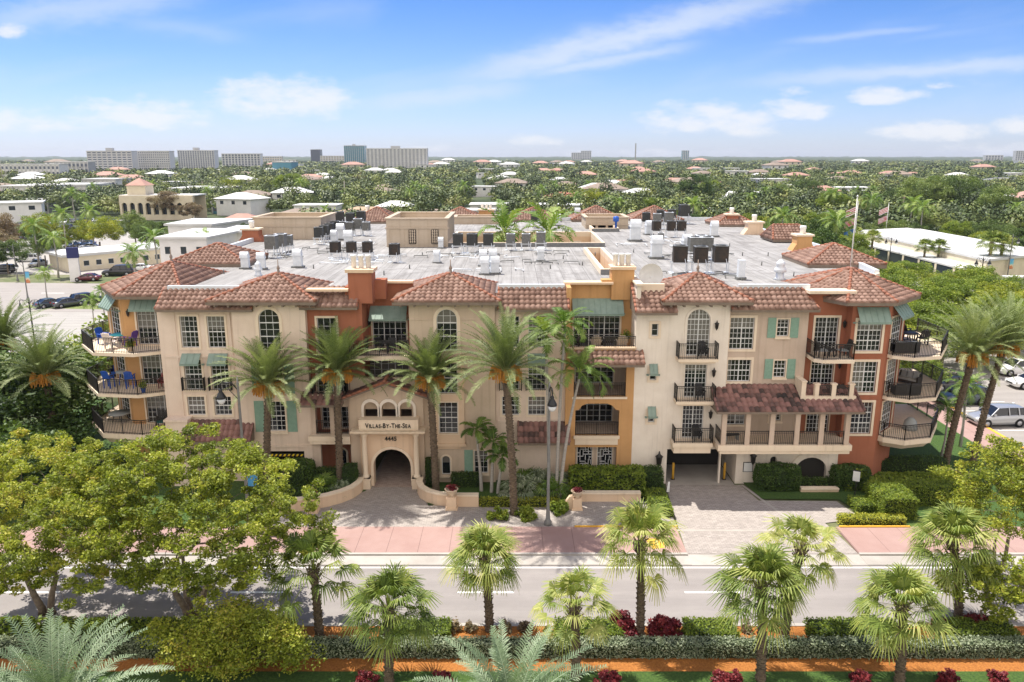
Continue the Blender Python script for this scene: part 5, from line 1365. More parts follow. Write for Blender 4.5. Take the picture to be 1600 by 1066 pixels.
def sabal(label, x, y, H, i, s_=1.0, lean=(0, 0), group='cabbage palms on the median', zb=.1, boots=True):
    o = thing('cabbage_palm', label, 'palm tree', (x, y, zb), 0, group)
    palm_trunk(H, .2, .17, lean, boots=True, n=30).build('trunk', M['palmbark'], o)
    c = link('crown', SAB[i * 5 % 6], o, (lean[0], lean[1], H - .05)); c.rotation_euler = (0, 0, i * 1.7); c.scale = (s_ * 1.02, s_ * .98, s_ * (1.12, .92, 1.0, 1.15)[i % 4]); c.rotation_euler = (.09 * math.sin(i * 2.1), .09 * math.cos(i * 3.3), i * 1.7)
    b = MB(); R = random.Random(i)
    for k in range(30):
        a = k * 2.4; p = Vector((lean[0], lean[1], H)); d = Vector((math.cos(a), math.sin(a), 0)); z = -.75 + .8 * k / 30
        b.bar(p + d * .15 + Vector((0, 0, z)), p + d * (.32 + .1 * R.random()) + Vector((0, 0, z + .3)), .07, .03)
    b.build('boot', M['palmbark'], o)
    return o

# date palms: (label, base pixel, crown-centre pixel, depth)
def by_crown(px, py, Y):
    x, z = P(px, py, Y); return x, z
DP = [('date palm in front of the green shutters, second street palm from the left', (420, 610), -1.6, 418, 3.3), ('date palm left of the entrance arch, in front of the terracotta wall', (527, 590), -1.3, 532, 3.3),
      ('date palm between the entrance arch and the tan window bay', (672, 600), -1.8, 681, 3.0), ('largest date palm of the front row, right of the tan tower', (790, 588), -5.1, 803, 3.7)]
for i, (lb, (cx, cy), Y, bx, L_) in enumerate(DP):
    x, z = P(cx, cy, Y); xb = P(bx, 760, Y)[0]
    date_palm(lb, xb, Y, z + .2, 100 + i, L=L_, lean=(x - xb, 0))
    # lean is in local axes: keep the thing unrotated
for o in list(COL.objects):
    if o.name.startswith('date_palm'): o.rotation_euler = (0, 0, 0)
x, z = P(70, 590, 3.0); o = date_palm('date palm at the left edge beside the dark trees', x + .3, 3.0, z, 120, 3.6, lean=(-.3, 0)); o.rotation_euler = (0, 0, 0)
x, z = P(5, 540, 9.0); o = date_palm('date palm cut by the left edge, behind the nearer one', x, 9.0, z, 121, 3.8); o.rotation_euler = (0, 0, 0)
x, z = P(1522, 560, 3.0); o = date_palm('left of the two tall date palms at the right corner', x - 1.0, 3.0, z, 122, 3.8, lean=(.9, 0)); o.rotation_euler = (0, 0, 0)
x, z = P(1572, 545, 3.6); o = date_palm('right of the two tall date palms at the right corner', x - 1.2, 3.6, z, 123, 3.8, lean=(1.0, 0)); o.rotation_euler = (0, 0, 0)
# silvery foreground palms whose crowns rise into the frame
x, z = P(92, 1128, -27.5); o = date_palm('silvery date palm with only its upper fronds showing at bottom left', x, -27.5, z, 130, 3.6, silver=True, group='silvery foreground palms', nf=52, fruit=False); o.rotation_euler = (0, 0, 0)
x, z = P(800, 1142, -27.5); o = date_palm('silvery date palm with only its upper fronds showing at bottom centre', x, -27.5, z, 131, 3.4, silver=True, group='silvery foreground palms', nf=46, fruit=False); o.rotation_euler = (0, 0, 0)
# cabbage palms (label, base px, base py, crown px, crown py, scale)
SP = [('cabbage palm left of centre with its trunk between two green hedges', 608, 1066, 607, 950, 1.15), ('cabbage palm over the dashed lane line, centre left', 765, 985, 757, 868, 1.15), ('cabbage palm over the silvery foreground palm, right of centre', 900, 1060, 897, 945, 1.05),
      ('slim cabbage palm rising from the red croton bush', 1000, 995, 1001, 845, 1.15), ('tall cabbage palm with a thick trunk right of the slim one', 1188, 1062, 1190, 915, 1.2), ('cabbage palm half hidden behind the tall thick one', 1225, 1000, 1252, 855, 1.1),
      ('cabbage palm with wide fronds near the right bottom corner', 1405, 1066, 1410, 945, 1.2), ('cabbage palm with a shaggy dark trunk at far right', 1497, 965, 1488, 845, 1.25), ('cabbage palm beside the big olive green tree', 500, 1005, 490, 890, 1.25)]
for i, (lb, bx, by, cx, cy, sc_) in enumerate(SP):
    xb, yb = G(bx, by, .1); xc, zc = P(cx, cy, yb); sabal(lb, xb, yb, zc - .1, i, sc_ * .95, lean=(xc - xb, 0))
# slender feather palms in front of the ochre wall
def slim_palm(label, x, y, H, seed, lean, L=1.9, nf=12, group='slender feather palms by the ochre wall', ll=.5):
    R = np.random.default_rng(seed); V, F, uv = pinnate(R, int(nf * 1.35), L * 1.12, 30, ll * 1.15, .075, -.1, 1.35, 1.7, vee=.1, stiff=1.3, base_z=.5, w_rachis=.04)
    o = thing('feather_palm', label, 'palm tree', (x, y, 0), 0, group); t = MB(); n = 16
    t.tube([(lean[0] * (i / n) ** 1.6, lean[1] * (i / n) ** 1.6, H * i / n) for i in range(n + 1)], [.13 - .05 * i / n for i in range(n + 1)], 9)
    t.build('trunk', M['greybark'], o); c = MB(); c.tube([(lean[0], lean[1], H), (lean[0] * 1.04, lean[1], H + .6)], [.1, .05], 9); c.build('crownshaft', pm('crownshaft_green', (.16, .26, .08)) if 'crownshaft_green' not in bpy.data.materials else bpy.data.materials['crownshaft_green'], o)
    link('crown', np_mesh('feather_crown', V, F, LM['royal'], uv), o, (lean[0], lean[1], H))
    return o
for lb, bx, cx, cy, Y, L_, nf_, sd_ in [('leaning feather palm whose crown covers the ochre balcony', 876, 905, 592, -2.6, 2.2, 13, 140), ('straight feather palm left of the leaning one', 870, 882, 520, -2.4, 1.8, 13, 141), ('thin feather palm with a crown beside the big date palm', 858, 853, 535, -2.2, 1.7, 12, 142)]:
    xb = P(bx, 740, Y)[0]; xc, zc = P(cx, cy, Y); slim_palm(lb, xb, Y, zc, sd_, (xc - xb, 0), L_, nf_)
for i, (lb, px, py, h) in enumerate([('small clustered palm left of the tan wall window', 752, 748, 4.1), ('small clustered palm at the tan wall window', 768, 750, 3.3), ('lowest of the small clustered palms by the tan wall', 778, 748, 2.3)]):
    x, y = P(px, py, -1.5)[0], -1.5 - .2 * i; slim_palm(lb, x, y, h, 150 + i, ((-.3, .15, .3)[i], 0), 1.15, 11, 'small clustered palms by the tan wall', .38)

# big olive-green trees
make_tree('spreading_tree', 'huge olive green spreading tree filling the lower left, road showing through', 'olive green trees on the median', (-15.9, -16.9, .1), R=np.random.default_rng(1), H=9, rad=(6.6, 5.4, 4.1), zc=5.6, nclump=560, nleaf=84000, lsize=.15, lm='olive', trunk_h=2.0, trunk_r=.2, clump_r=.37, trunk_n=3, spread=.7)
make_tree('spreading_tree', 'olive green tree cut by the left edge, branches over the road', 'olive green trees on the median', (-23.6, -16.2, .1), R=np.random.default_rng(2), H=9, rad=(5.6, 5.2, 4.1), zc=5.2, nclump=400, nleaf=60000, lsize=.15, lm='olive', trunk_h=2.0, trunk_r=.18, clump_r=.37, trunk_n=2)
make_tree('bushy_tree', 'low olive and green bushy tree below the huge spreading tree', 'olive green trees on the median', (-12.3, -20.8, .1), R=np.random.default_rng(3), H=4, rad=(3.4, 1.6, 1.6), zc=1.5, nclump=150, nleaf=24000, lsize=.135, lm='olive', trunk_h=.8, trunk_r=.1, clump_r=.6, trunk_n=3)
x, y = G(1585, 905); make_tree('spreading_tree', 'green spreading tree at the right edge above the shaggy cabbage palm', 'green trees on the right', (26.6, -12.8, .1), R=np.random.default_rng(4), H=8, rad=(3.2, 3.0, 2.9), zc=4.9, nclump=200, nleaf=26000, lsize=.145, lm='olive', trunk_h=2.2, trunk_r=.12, clump_r=.42, trunk_n=2)
make_tree('spreading_tree', 'thin-branched green tree at the lower right edge of the road', 'green trees on the right', (23.3, -17.9, .1), R=np.random.default_rng(5), H=5, rad=(2.3, 1.8, 1.9), zc=2.5, nclump=80, nleaf=7000, lsize=.17, lm='olive', trunk_h=1.2, trunk_r=.08, clump_r=.35, trunk_n=2)
# dark trees at the left of the building
for i, (x, y, h, lb) in enumerate([(-35.5, 5, 8.2, 'dark green broadleaf tree touching the left balconies'), (-42, 9, 8.8, 'dark green broadleaf tree second from the left balconies'), (-38.5, -1, 7.0, 'dark green broadleaf tree behind the left date palm'), (-34, 14, 8.6, 'dark green tree behind the left corner turret'), (-46, 2, 7.6, 'dark green broadleaf tree at the left edge'), (-33.8, -1.5, 4.6, 'low dark tree under the left balconies'), (-50, 14, 8.5, 'dark tree at the left edge beside the concrete lot')]):
    make_tree('broadleaf_tree', lb, 'dark trees left of the building', (x, y, 0), R=np.random.default_rng(20 + i), H=h, rad=(4.2, 4.0, h * .42), zc=h * .6, nclump=60, nleaf=11000, lsize=.36, lm='deep' if i != 3 else 'fresh', trunk_h=h * .3, trunk_r=.22, clump_r=1.1, flat=1.2)

# hedges and shrubs
def hedge_mesh(R, sx, sy, sz, lm, n, ls=.11, round_=0.0, core=(.02, .035, .01)):
    """clipped hedge: leafy skin over a dense core"""
    f = R.integers(0, 5, n); w = np.array([sx * sy, sx * sz, sx * sz, sy * sz, sy * sz]); f = R.choice(5, n, p=w / w.sum())
    u = R.uniform(-1, 1, (n, 2)); C = np.zeros((n, 3))
    for k, (a, b, c, s) in enumerate([(0, 1, 2, 1), (0, 2, 1, -1), (0, 2, 1, 1), (1, 2, 0, -1), (1, 2, 0, 1)]):
        m = f == k; C[m, a] = u[m, 0]; C[m, b] = u[m, 1]; C[m, c] = s
    if round_:
        r = np.linalg.norm(C, axis=1, keepdims=True); C = C * (1 - round_) + C / r * round_
    C *= 1 + R.normal(0, .02, (n, 1))
    blob = np.sin(C[:, 0] * sx * 1.7 + 1) * np.sin(C[:, 1] * sy * 2.1 + 2) * np.cos(C[:, 2] * sz * 1.9)
    C = C * np.array([sx / 2, sy / 2, sz / 2]) + np.array([0, 0, sz / 2]); C += R.normal(0, .035, (n, 3)); C[:, 2] += blob * .05
    C[:, 2] = np.maximum(C[:, 2], .04)
    V, F, uv = leaves(R, C, ls, np.clip(.5 + .35 * blob + R.normal(0, .12, n), 0, 1), asp=.6)
    me = np_mesh('hedge', V, F, LM[lm], uv)
    cm = pm('hedge_core_' + lm, core) if 'hedge_core_' + lm not in bpy.data.materials else bpy.data.materials['hedge_core_' + lm]
    b = MB(); k = .92
    if round_ > .4: b.lathe((0, 0, 0), [(sx / 2 * k * .8, .02), (sx / 2 * k * .93, sz * .4), (sx / 2 * k * .8, sz * .75), (sx / 2 * k * .4, sz * .93), (.02, sz * .95)], 14, 1, sy / sx)
    else: b.box(-sx / 2 + .07, sx / 2 - .07, -sy / 2 + .07, sy / 2 - .07, 0, sz - .07)
    return me, b, cm
def hedge(name, label, x0, x1, y0, y1, h, lm='fresh', zb=.1, group=None, round_=0.0, ls=.11, dens=330, rz=0.0, cat='hedge'):
    R = np.random.default_rng(int(abs(x0 * 131 + y0 * 17) * 10) % 99991); sx, sy = x1 - x0, y1 - y0
    n = int(min(26000, dens * (sx * sy + 2 * (sx + sy) * h))); me, b, cm = hedge_mesh(R, sx, sy, h, lm, n, ls, round_)
    o = thing(name, label, cat, ((x0 + x1) / 2, (y0 + y1) / 2, zb), rz, group); link('foliage', me, o); b.build('core', cm, o)
    return o
def bush(name, label, px, py, w, h, lm, ls=.16, n=1800, zb=.1, group=None, cat='shrub', xy=None, d=None, dens=1.0):
    R = np.random.default_rng(int(px * 7 + py)); x, y = xy or G(px, py, zb)
    nc = 26; P_ = R.normal(size=(nc, 3)); P_ /= np.linalg.norm(P_, axis=1, keepdims=True); P_ *= R.uniform(.4, .95, (nc, 1)); P_[:, 2] = np.abs(P_[:, 2])
    P_ = P_ * np.array([w / 2 * .8, (d or w) / 2 * .8, h * .8]) + np.array([0, 0, .05]); idx = R.integers(0, nc, n); dd = R.normal(size=(n, 3)); dd /= np.linalg.norm(dd, axis=1, keepdims=True)
    C = P_[idx] + dd * min(w, h) * .2 * R.uniform(.3, 1.1, (n, 1)); C[:, 2] = np.maximum(C[:, 2], .03)
    V, F, uv = leaves(R, C, ls, R.uniform(0, 1, nc)[idx]); o = thing(name, label, cat, (x, y, zb), 0, group)
    link('foliage', np_mesh('bush', V, F, LM[lm], uv), o); t = MB()
    for i in range(6): p = P_[i]; t.tube([(0, 0, -.05), (p[0] * .4, p[1] * .4, p[2] * .5), tuple(p)], [.035, .025, .015], 5)
    t.build('stem', M['bark'], o)
    return o
def fan_shrub(label, x, y, s_, i, lm='royal', group='fan-leaved shrubs in the front beds'):
    o = thing('fan_shrub', label, 'shrub', (x, y, .1), i * 1.3, group); c = link('foliage', SABG[i % 2], o, (0, 0, .25 * s_)); c.scale = (s_,) * 3
    b = MB(); b.tube([(0, 0, -.05), (0, 0, .3)], .07, 7); b.build('stem', M['bark'], o); return o
SABG = []
for s_ in range(2):
    V, F, uv = sabal_crown(np.random.default_rng(80 + s_), nf=24, pet=.55, fan=.6, seg=16); SABG.append(np_mesh('fan_shrub_leaves', V, F, LM['butt' if s_ else 'royal'], uv))
# front garden
hedge('hedge', 'tall hedge of large leaves in front of the ochre wall', 4.0, 8.9, -2.7, -1.1, 1.75, 'fresh', ls=.2, dens=200)
hedge('hedge', 'short clipped hedge between the tall hedge and the garage', 8.95, 10.35, -1.7, -.5, 1.5, 'deep')
hedge('hedge', 'low green planting beside the driveway left edge', 9.0, 10.3, -5.6, -2.2, .55, 'fresh')
hedge('hedge', 'low yellow green edging hedge beside the curved wall', -2.1, 3.0, -4.1, -3.5, .5, 'yellow')
hedge('shrub', 'dark rounded clipped shrub against the white garage wall', 16.8, 20.0, -1.75, -.3, 1.75, 'deep', round_=.45, cat='shrub')
hedge('hedge', 'low dark hedge under the arched garage opening', 19.8, 22.3, -.9, -.3, .55, 'deep')
hedge('shrub', 'dark rounded shrub at the foot of the terracotta corner', 22.3, 24.9, -1.6, .0, 1.55, 'deep', round_=.45, cat='shrub')
bush('shrub', 'loose leafy shrub behind the little white sign', 1345, 765, 2.9, 1.7, 'fresh', ls=.2, n=4200)
hedge('hedge', 'square clipped hedge block at the corner of the drive', 23.6, 25.7, -5.9, -3.3, 1.45, 'fresh', dens=420)
hedge('hedge', 'long clipped hedge running right from the square block', 25.75, 30.8, -3.9, -2.6, 1.35, 'fresh', dens=420)
hedge('hedge', 'small low hedge left of the square clipped block', 22.3, 23.5, -5.0, -3.5, .6, 'fresh')
hedge('hedge', 'yellow flowering low hedge along the pink sidewalk', 20.6, 24.6, -6.7, -5.95, .5, 'yellow')
hedge('ground_cover', 'bright green ground cover below the right balconies', 24.9, 32.5, -2.3, .8, .45, 'fresh', dens=160, ls=.2, cat='ground cover')
hedge('hedge', 'dark hedge under the right corner balconies', 26.2, 31.5, 1.2, 2.4, 1.1, 'deep', dens=200)
hedge('shrub', 'dark ball-shaped shrub left of the entrance loggia', -16.0, -13.7, -1.8, .0, 2.0, 'deep', round_=.5, cat='shrub')
hedge('hedge', 'dark hedge below the loggia beside the ball-shaped shrub', -13.6, -11.6, -.9, -.2, 1.3, 'deep')
hedge('shrub', 'dark upright shrub left of the entrance column', -11.6, -10.7, -1.8, -.8, 1.9, 'deep', round_=.3, cat='shrub')
hedge('shrub', 'narrow upright dark shrub right of the entrance column', -6.0, -5.2, -.9, -.2, 2.1, 'deep', round_=.3, cat='shrub')
hedge('hedge', 'small clipped hedge under the tan arched window', -4.2, -2.2, -.9, -.2, .9, 'deep')
hedge('hedge', 'low dark groundcover hedge left of the curved wall', -16.2, -12.2, -3.4, -1.8, .5, 'deep', dens=200)
for i, (x, y, s_, lb) in enumerate([(-12.9, -1.9, 1.1, 'grey green fan-leaved shrub by the date palm left of the entrance'), (-11.6, -2.2, .9, 'small fan-leaved shrub inside the left curved wall'), (.6, -2.4, 1.3, 'silvery fan-leaved shrub behind the yellow edging hedge'), (1.9, -1.6, 1.4, 'tall silvery fan-leaved shrub under the right pent roof'), (2.7, -2.7, 1.2, 'fan-leaved shrub beside the lamp post'), (3.3, -1.5, 1.2, 'fan-leaved shrub left of the tall hedge'), (1.1, -1.1, 1.2, 'fan-leaved shrub against the cream wall')]):
    fan_shrub(lb, x, y, s_ * 1.15, 1 if i in (2, 3) else i)
bush('shrub', 'grassy green clump left of the bench wall', 874, 800, 1.7, .9, 'fresh', ls=.3, n=1500)
bush('shrub', 'round green bush around the foot of the largest date palm, left part', 0, 0, 1.6, .9, 'fresh', n=1800, xy=(-.9, -5.7)); bush('shrub', 'round green bush right of the largest date palm foot', 3, 0, 1.7, .95, 'fresh', n=1800, xy=(.9, -5.6))
# median planting
for i, (x0, x1, lb) in enumerate([(-60, -23, 'long green clipped hedge at the left end of the median'), (-22.5, -15.5, 'green clipped hedge under the huge tree'), (-6.2, -3.0, 'green clipped hedge right of the first cabbage palm'), (2.1, 5.2, 'green clipped hedge left of the big red croton'), (8.3, 10.7, 'green clipped hedge right of the big red croton'), (14.3, 18.6, 'green clipped hedge behind the wide-fronded palm'), (20.9, 23.9, 'green clipped hedge at the right edge of the median')]):
    hedge('hedge', lb, x0, x1, -19.05, -17.75, .7, 'fresh', group='green clipped hedges on the median', dens=300 if x1 - x0 < 10 else 90, ls=.12 if x1 - x0 < 10 else .2)
segs = [(-24, -17.5), (-17.5, -11), (-11, -4.5), (-4.5, 2), (2, 8.5), (8.5, 15), (15, 21.5), (21.5, 26)]
for i, (a, b_) in enumerate(segs):
    hedge('silver_hedge', f'silvery buttonwood hedge, {nth(i, len(segs))} stretch of the row behind the mulch strip', a, b_ - .02, -20.0, -19.35, .75, 'butt', group='silver buttonwood hedge stretches', dens=330, ls=.1)
for i, (px, py, w, h, n, lb) in enumerate([(972, 990, 1.9, 1.25, 3300, 'dark red croton bush left of the slim cabbage palm'), (1038, 990, 2.0, 1.2, 3300, 'dark red croton bush right of the slim cabbage palm'), (430, 985, 1.5, 1.0, 1500, 'dark red croton bush by the shaded mulch'), (1530, 985, 1.9, 1.2, 2400, 'dark red croton bush behind the shaggy palm'), (1465, 985, 1.2, .9, 900, 'small croton bush between the right palms'), (712, 985, .8, .7, 200, 'sparse young croton left of the centre-left palm'), (735, 985, .8, .7, 200, 'sparse young croton at the foot of the centre-left palm'), (790, 985, .8, .7, 220, 'sparse young croton right of the centre-left palm'), (820, 985, .8, .7, 200, 'sparse young croton left of the middle hedge'),
        (1165, 985, .8, .6, 200, 'sparse young croton left of the tall thick palm'), (1210, 985, .8, .6, 220, 'sparse young croton beside the half hidden palm'), (1270, 985, .8, .6, 200, 'sparse young croton left of the right hedge')]):
    bush('croton', lb, px, py, w, h, 'red' if n > 800 else 'brown', ls=.17, n=n, group='croton bushes on the median')
for i, px in enumerate((575, 950, 1130, 1150, 1345, 1480, 690, 1560)):
    bush('croton', f'low red flowering bush at the very bottom of the picture, {nth(i, 8)} of eight from the left' if 0 else ['low red bush left of the first cabbage palm at the bottom edge', 'low red bush below the right-of-centre palm', 'low red bush left of the tall thick palm foot', 'low red bush beside the tall thick palm foot', 'low red bush left of the wide-fronded palm foot', 'low red bush right of the wide-fronded palm foot', 'low red bush left of the bottom silvery palm', 'low red bush at the bottom right corner'][i], px, 1066, 1.4, .6, 'red', ls=.13, n=1100, group='low red bushes at the bottom edge')


# ------------------------------------------------------------------ walls, urns, lamps, bollards in front
def curved_wall(label, pts, h, w=.3):
    o = thing('garden_wall', label, 'garden wall', (0, 0, .13)); b = MB(); c = MB()
    for m, (ww, z0, z1) in ((b, (w, -.1, h)), (c, (w + .14, h, h + .1))):
        L_, R_ = [], []
        for i, (x, y) in enumerate(pts):
            x0, y0 = pts[max(i - 1, 0)]; x1, y1 = pts[min(i + 1, len(pts) - 1)]; d = math.hypot(x1 - x0, y1 - y0); nx, ny = -(y1 - y0) / d * ww / 2, (x1 - x0) / d * ww / 2
            L_.append((x + nx, y + ny)); R_.append((x - nx, y - ny))
        n = len(pts); vs = [(*p, z0) for p in L_] + [(*p, z0) for p in R_] + [(*p, z1) for p in L_] + [(*p, z1) for p in R_]
        fs = []
        for i in range(n - 1): fs += [[i, i + 1, 2 * n + i + 1, 2 * n + i], [n + i + 1, n + i, 3 * n + i, 3 * n + i + 1], [2 * n + i, 2 * n + i + 1, 3 * n + i + 1, 3 * n + i]]
        fs += [[0, 2 * n, 3 * n, n], [n - 1, 2 * n - 1, 4 * n - 1, 3 * n - 1]]; m.add(vs, fs)
    b.build('wall', M['peach'], o); c.build('coping', M['trim'], o); return o
def arc(c, r, a0, a1, n=14, sy=1.0): return [(c[0] + r * math.cos(math.radians(a0 + (a1 - a0) * i / n)), c[1] + sy * r * math.sin(math.radians(a0 + (a1 - a0) * i / n))) for i in range(n + 1)]
curved_wall('low curved cream wall left of the entrance walk', [(-10.45, -1.1), (-10.5, -1.8), (-10.8, -2.6), (-11.4, -3.3), (-12.2, -3.9), (-13.3, -4.4), (-14.6, -4.7), (-16.0, -4.8)], .75)
curved_wall('low curved cream wall right of the entrance walk', [(-6.35, -1.1), (-6.35, -1.8), (-6.1, -2.6), (-5.6, -3.2), (-4.9, -3.65), (-4.0, -3.85), (-3.2, -3.9), (-2.2, -3.9)], .75)
curved_wall('low retaining wall with a pale coping behind the driveway bench', [(4.4, -3.1), (8.6, -3.1)], .55)
curved_wall('short white kerb wall behind the dark rounded shrub', [(19.9, -1.5), (22.5, -1.5)], .15)
def urn(label, x, y, z, s_=1.0, ped=True):
    o = thing('urn', label, 'planter', (x, y, z)); b = MB()
    if ped: b.box(-.28 * s_, .28 * s_, -.28 * s_, .28 * s_, 0, .75 * s_); b.box(-.34 * s_, .34 * s_, -.34 * s_, .34 * s_, .0, .12 * s_); b.build('pedestal', M['peach'], o)
    zz = .75 * s_ if ped else 0; b = MB(); b.lathe((0, 0, zz), [(.16 * s_, 0), (.14 * s_, .08 * s_), (.3 * s_, .25 * s_), (.34 * s_, .4 * s_), (.4 * s_, .44 * s_), (.36 * s_, .47 * s_), (.3 * s_, .4 * s_)], 16); b.build('bowl', M['pot'], o)
    R = np.random.default_rng(int(abs(x) * 100)); C = R.normal(size=(160, 3)) * np.array([.14, .14, .06]) * s_ + np.array([0, 0, zz + .52 * s_]); V, F, uv = leaves(R, C, .16 * s_, R.uniform(0, 1, 160)); link('flowers', np_mesh('urn_flowers', V, F, LM['red'], uv), o)
urn('stone urn of red flowers on the right curved wall', -3.95, -4.25, .13, 1.15); urn('stone urn of red flowers at the end of the left curved wall', -12.9, -4.75, .13, 1.0)
urn('stone urn on the scrolled end of the bench wall', 4.25, -4.3, .13, 1.05)
b = MB(); b.prism([(2.7, 0), (4.0, 0), (4.0, .95), (3.75, .9), (3.55, .6), (3.2, .3), (2.7, .2)], 0, .3); w = b.build('scroll_wall', M['peach']); w.rotation_euler = (PI / 2, 0, 0); w.location = (0, -4.15, .13); tag(w, 'scrolled cream wing wall beside the urn at the bench', 'garden wall')
b = MB(); b.prism([(-7.5, 0), (-6.6, 0), (-6.6, 0)], 0, 0) if 0 else None
for i, px in enumerate((1051, 1131)):
    x, y = G(px, 750); o = thing('bollard', f'{("left", "right")[i]} yellow steel bollard standing in the garage mouth', 'bollard', (x, y, .05), 0, 'yellow bollards in the garage mouth')
    b = MB(); b.lathe((0, 0, 0), [(.09, 0), (.09, 1.2), (.075, 1.26), (.03, 1.29)], 14); b.build('post', M['ypaint'], o); b = MB(); b.lathe((0, 0, 0), [(.16, 0), (.16, .03), (.1, .05)], 14); b.build('base', M['iron'], o)
M['lampglass'] = pm('lamp_glass', (.72, .74, .76), rough=.15, spec=.8)
def street_lamp(label, x, y, H, arm, rz=0.0, banner=None, colour='lampiron', group='black street lamps', scale=1.0):
    o = thing('street_lamp', label, 'street lamp', (x, y, .1), rz, group); b = MB()
    b.lathe((0, 0, 0), [(.24, 0), (.24, .25), (.15, .4), (.12, .9), (.10, 1.2), (.085, H * .5), (.07, H - .2), (.09, H - .1), (.05, H), (.02, H + .35)], 12); b.build('pole', M[colour], o)
    for s_ in arm:
        a = MB(); a.tube([(0, 0, H - .5), (.35 * s_, 0, H - .05), (.9 * s_, 0, H), (1.05 * s_, 0, H - .1), (1.05 * s_, 0, H - .4)], .04, 7); a.tube([(0, 0, H - 1.1), (.5 * s_, 0, H - .5), (.7 * s_, 0, H - .03)], .022, 6)
        ao = a.build('arm', M['lampiron'], o); h = MB(); h.lathe((1.05 * s_, 0, H - 1.0), [(.30, 0), (.28, .1), (.16, .32), (.1, .42), (.12, .5), (.05, .62)], 14); h.build('lamp_head', M['lampiron'], ao)
        g_ = MB(); g_.lathe((1.05 * s_, 0, H - 1.38), [(.04, 0), (.17, .08), (.24, .22), (.26, .38)], 14); g_.build('globe', M['lampglass'], ao)
    if banner:
        b = MB(); b.box(.12, .75, -.01, .01, 2.8, 4.6); bo = b.build('banner', banner, o); b = MB(); b.bar((0, 0, 4.62), (.8, 0, 4.62), .03); b.bar((0, 0, 2.78), (.8, 0, 2.78), .03); b.build('bracket', M['lampiron'], o)
    return o
M['lampiron'] = pm('black_lamp_iron', (.02, .02, .02), rough=.35); M['lampgrey'] = pm('grey_lamp_pole', (.17, .17, .165), (.22, .22, .21), 3, .5)
def banner_mat(a, b_, name):
    m = bpy.data.materials.new(name); m.use_nodes = True; T = NT(m.node_tree); bs = T.n['Principled BSDF']
    tc = T.node('ShaderNodeTexCoord'); s = T.node('ShaderNodeSeparateXYZ', inp={0: tc.outputs['Generated']}); n = T.node('ShaderNodeTexNoise', inp={'Vector': tc.outputs['Generated'], 'Scale': 2.0})
    T.l.new(T.ramp(T.math('ADD', s.outputs[2], T.math('MULTIPLY', T.math('SUBTRACT', n.outputs[0], .5), .5)), [(.25, a), (.35, (.75, .6, .4)), (.5, b_), (.9, (.1, .35, .65))]), bs.inputs['Base Color']); return m
M['banner'] = banner_mat((.55, .2, .08), (.15, .5, .6), 'street_banner'); M['banner2'] = pm('blue_banner', (.06, .27, .55), (.10, .35, .62), 2)
x, y = G(856, 823); street_lamp('street lamp on the pavers right of the largest date palm', x, y, 9.2, (1,), rz=-1.45, colour='lampgrey')
x, z = P(362, 600, -7.0); street_lamp('street lamp with a blue banner rising from the huge tree', x + .35, -7.0, z, (-1,), rz=0, banner=M['banner2'], colour='lampgrey')
# sign on a stick, white reflector
x, y = G(1335, 775); o = thing('garden_sign', 'small tilted white sign on a post in front of the leafy shrub', 'sign', (x, y, .1), -.5)
b = MB(); b.bar((0, 0, 0), (.1, 0, 1.6), .06); b.build('post', M['iron'], o); b = MB(); b.box(-.22, .22, -.05, -.03, 1.0, 1.7); b.build('panel', M['white_paint'], o); b = MB(); b.box(-.25, .25, -.03, .02, 1.66, 1.78); b.build('cap', M['iron'], o)
x, y = G(1043, 770); b = MB(); b.prism([(-.1, -.12), (.1, -.12), (.14, .12), (-.05, .12)], 0, .7, [(0, -.02), (.12, -.02), (.14, .04), (.04, .04)]); tag(b.build('marker_post', M['white_paint'], None, (x, y, .1)), 'small white marker post at the left edge of the driveway', 'marker post')
b = MB(); b.box(3.9, 10.3, -6.95, -6.83, 0, .2); tag(b.build('kerb_stone', M['ypaint']), 'yellow painted kerb stone left of the driveway', 'kerb')
b = MB(); b.box(20.4, 24.8, -6.98, -6.84, 0, .2); tag(b.build('kerb_stone', M['ypaint']), 'yellow painted kerb stone right of the driveway', 'kerb')
b = MB(); b.sheet([(8.0, -8.4), (9.2, -8.5), (9.0, -9.6), (8.3, -9.7)], .138); tag(b.build('tactile_patch', M['ypaint']), 'yellow painted patch on the pink sidewalk by the driveway', 'marking')


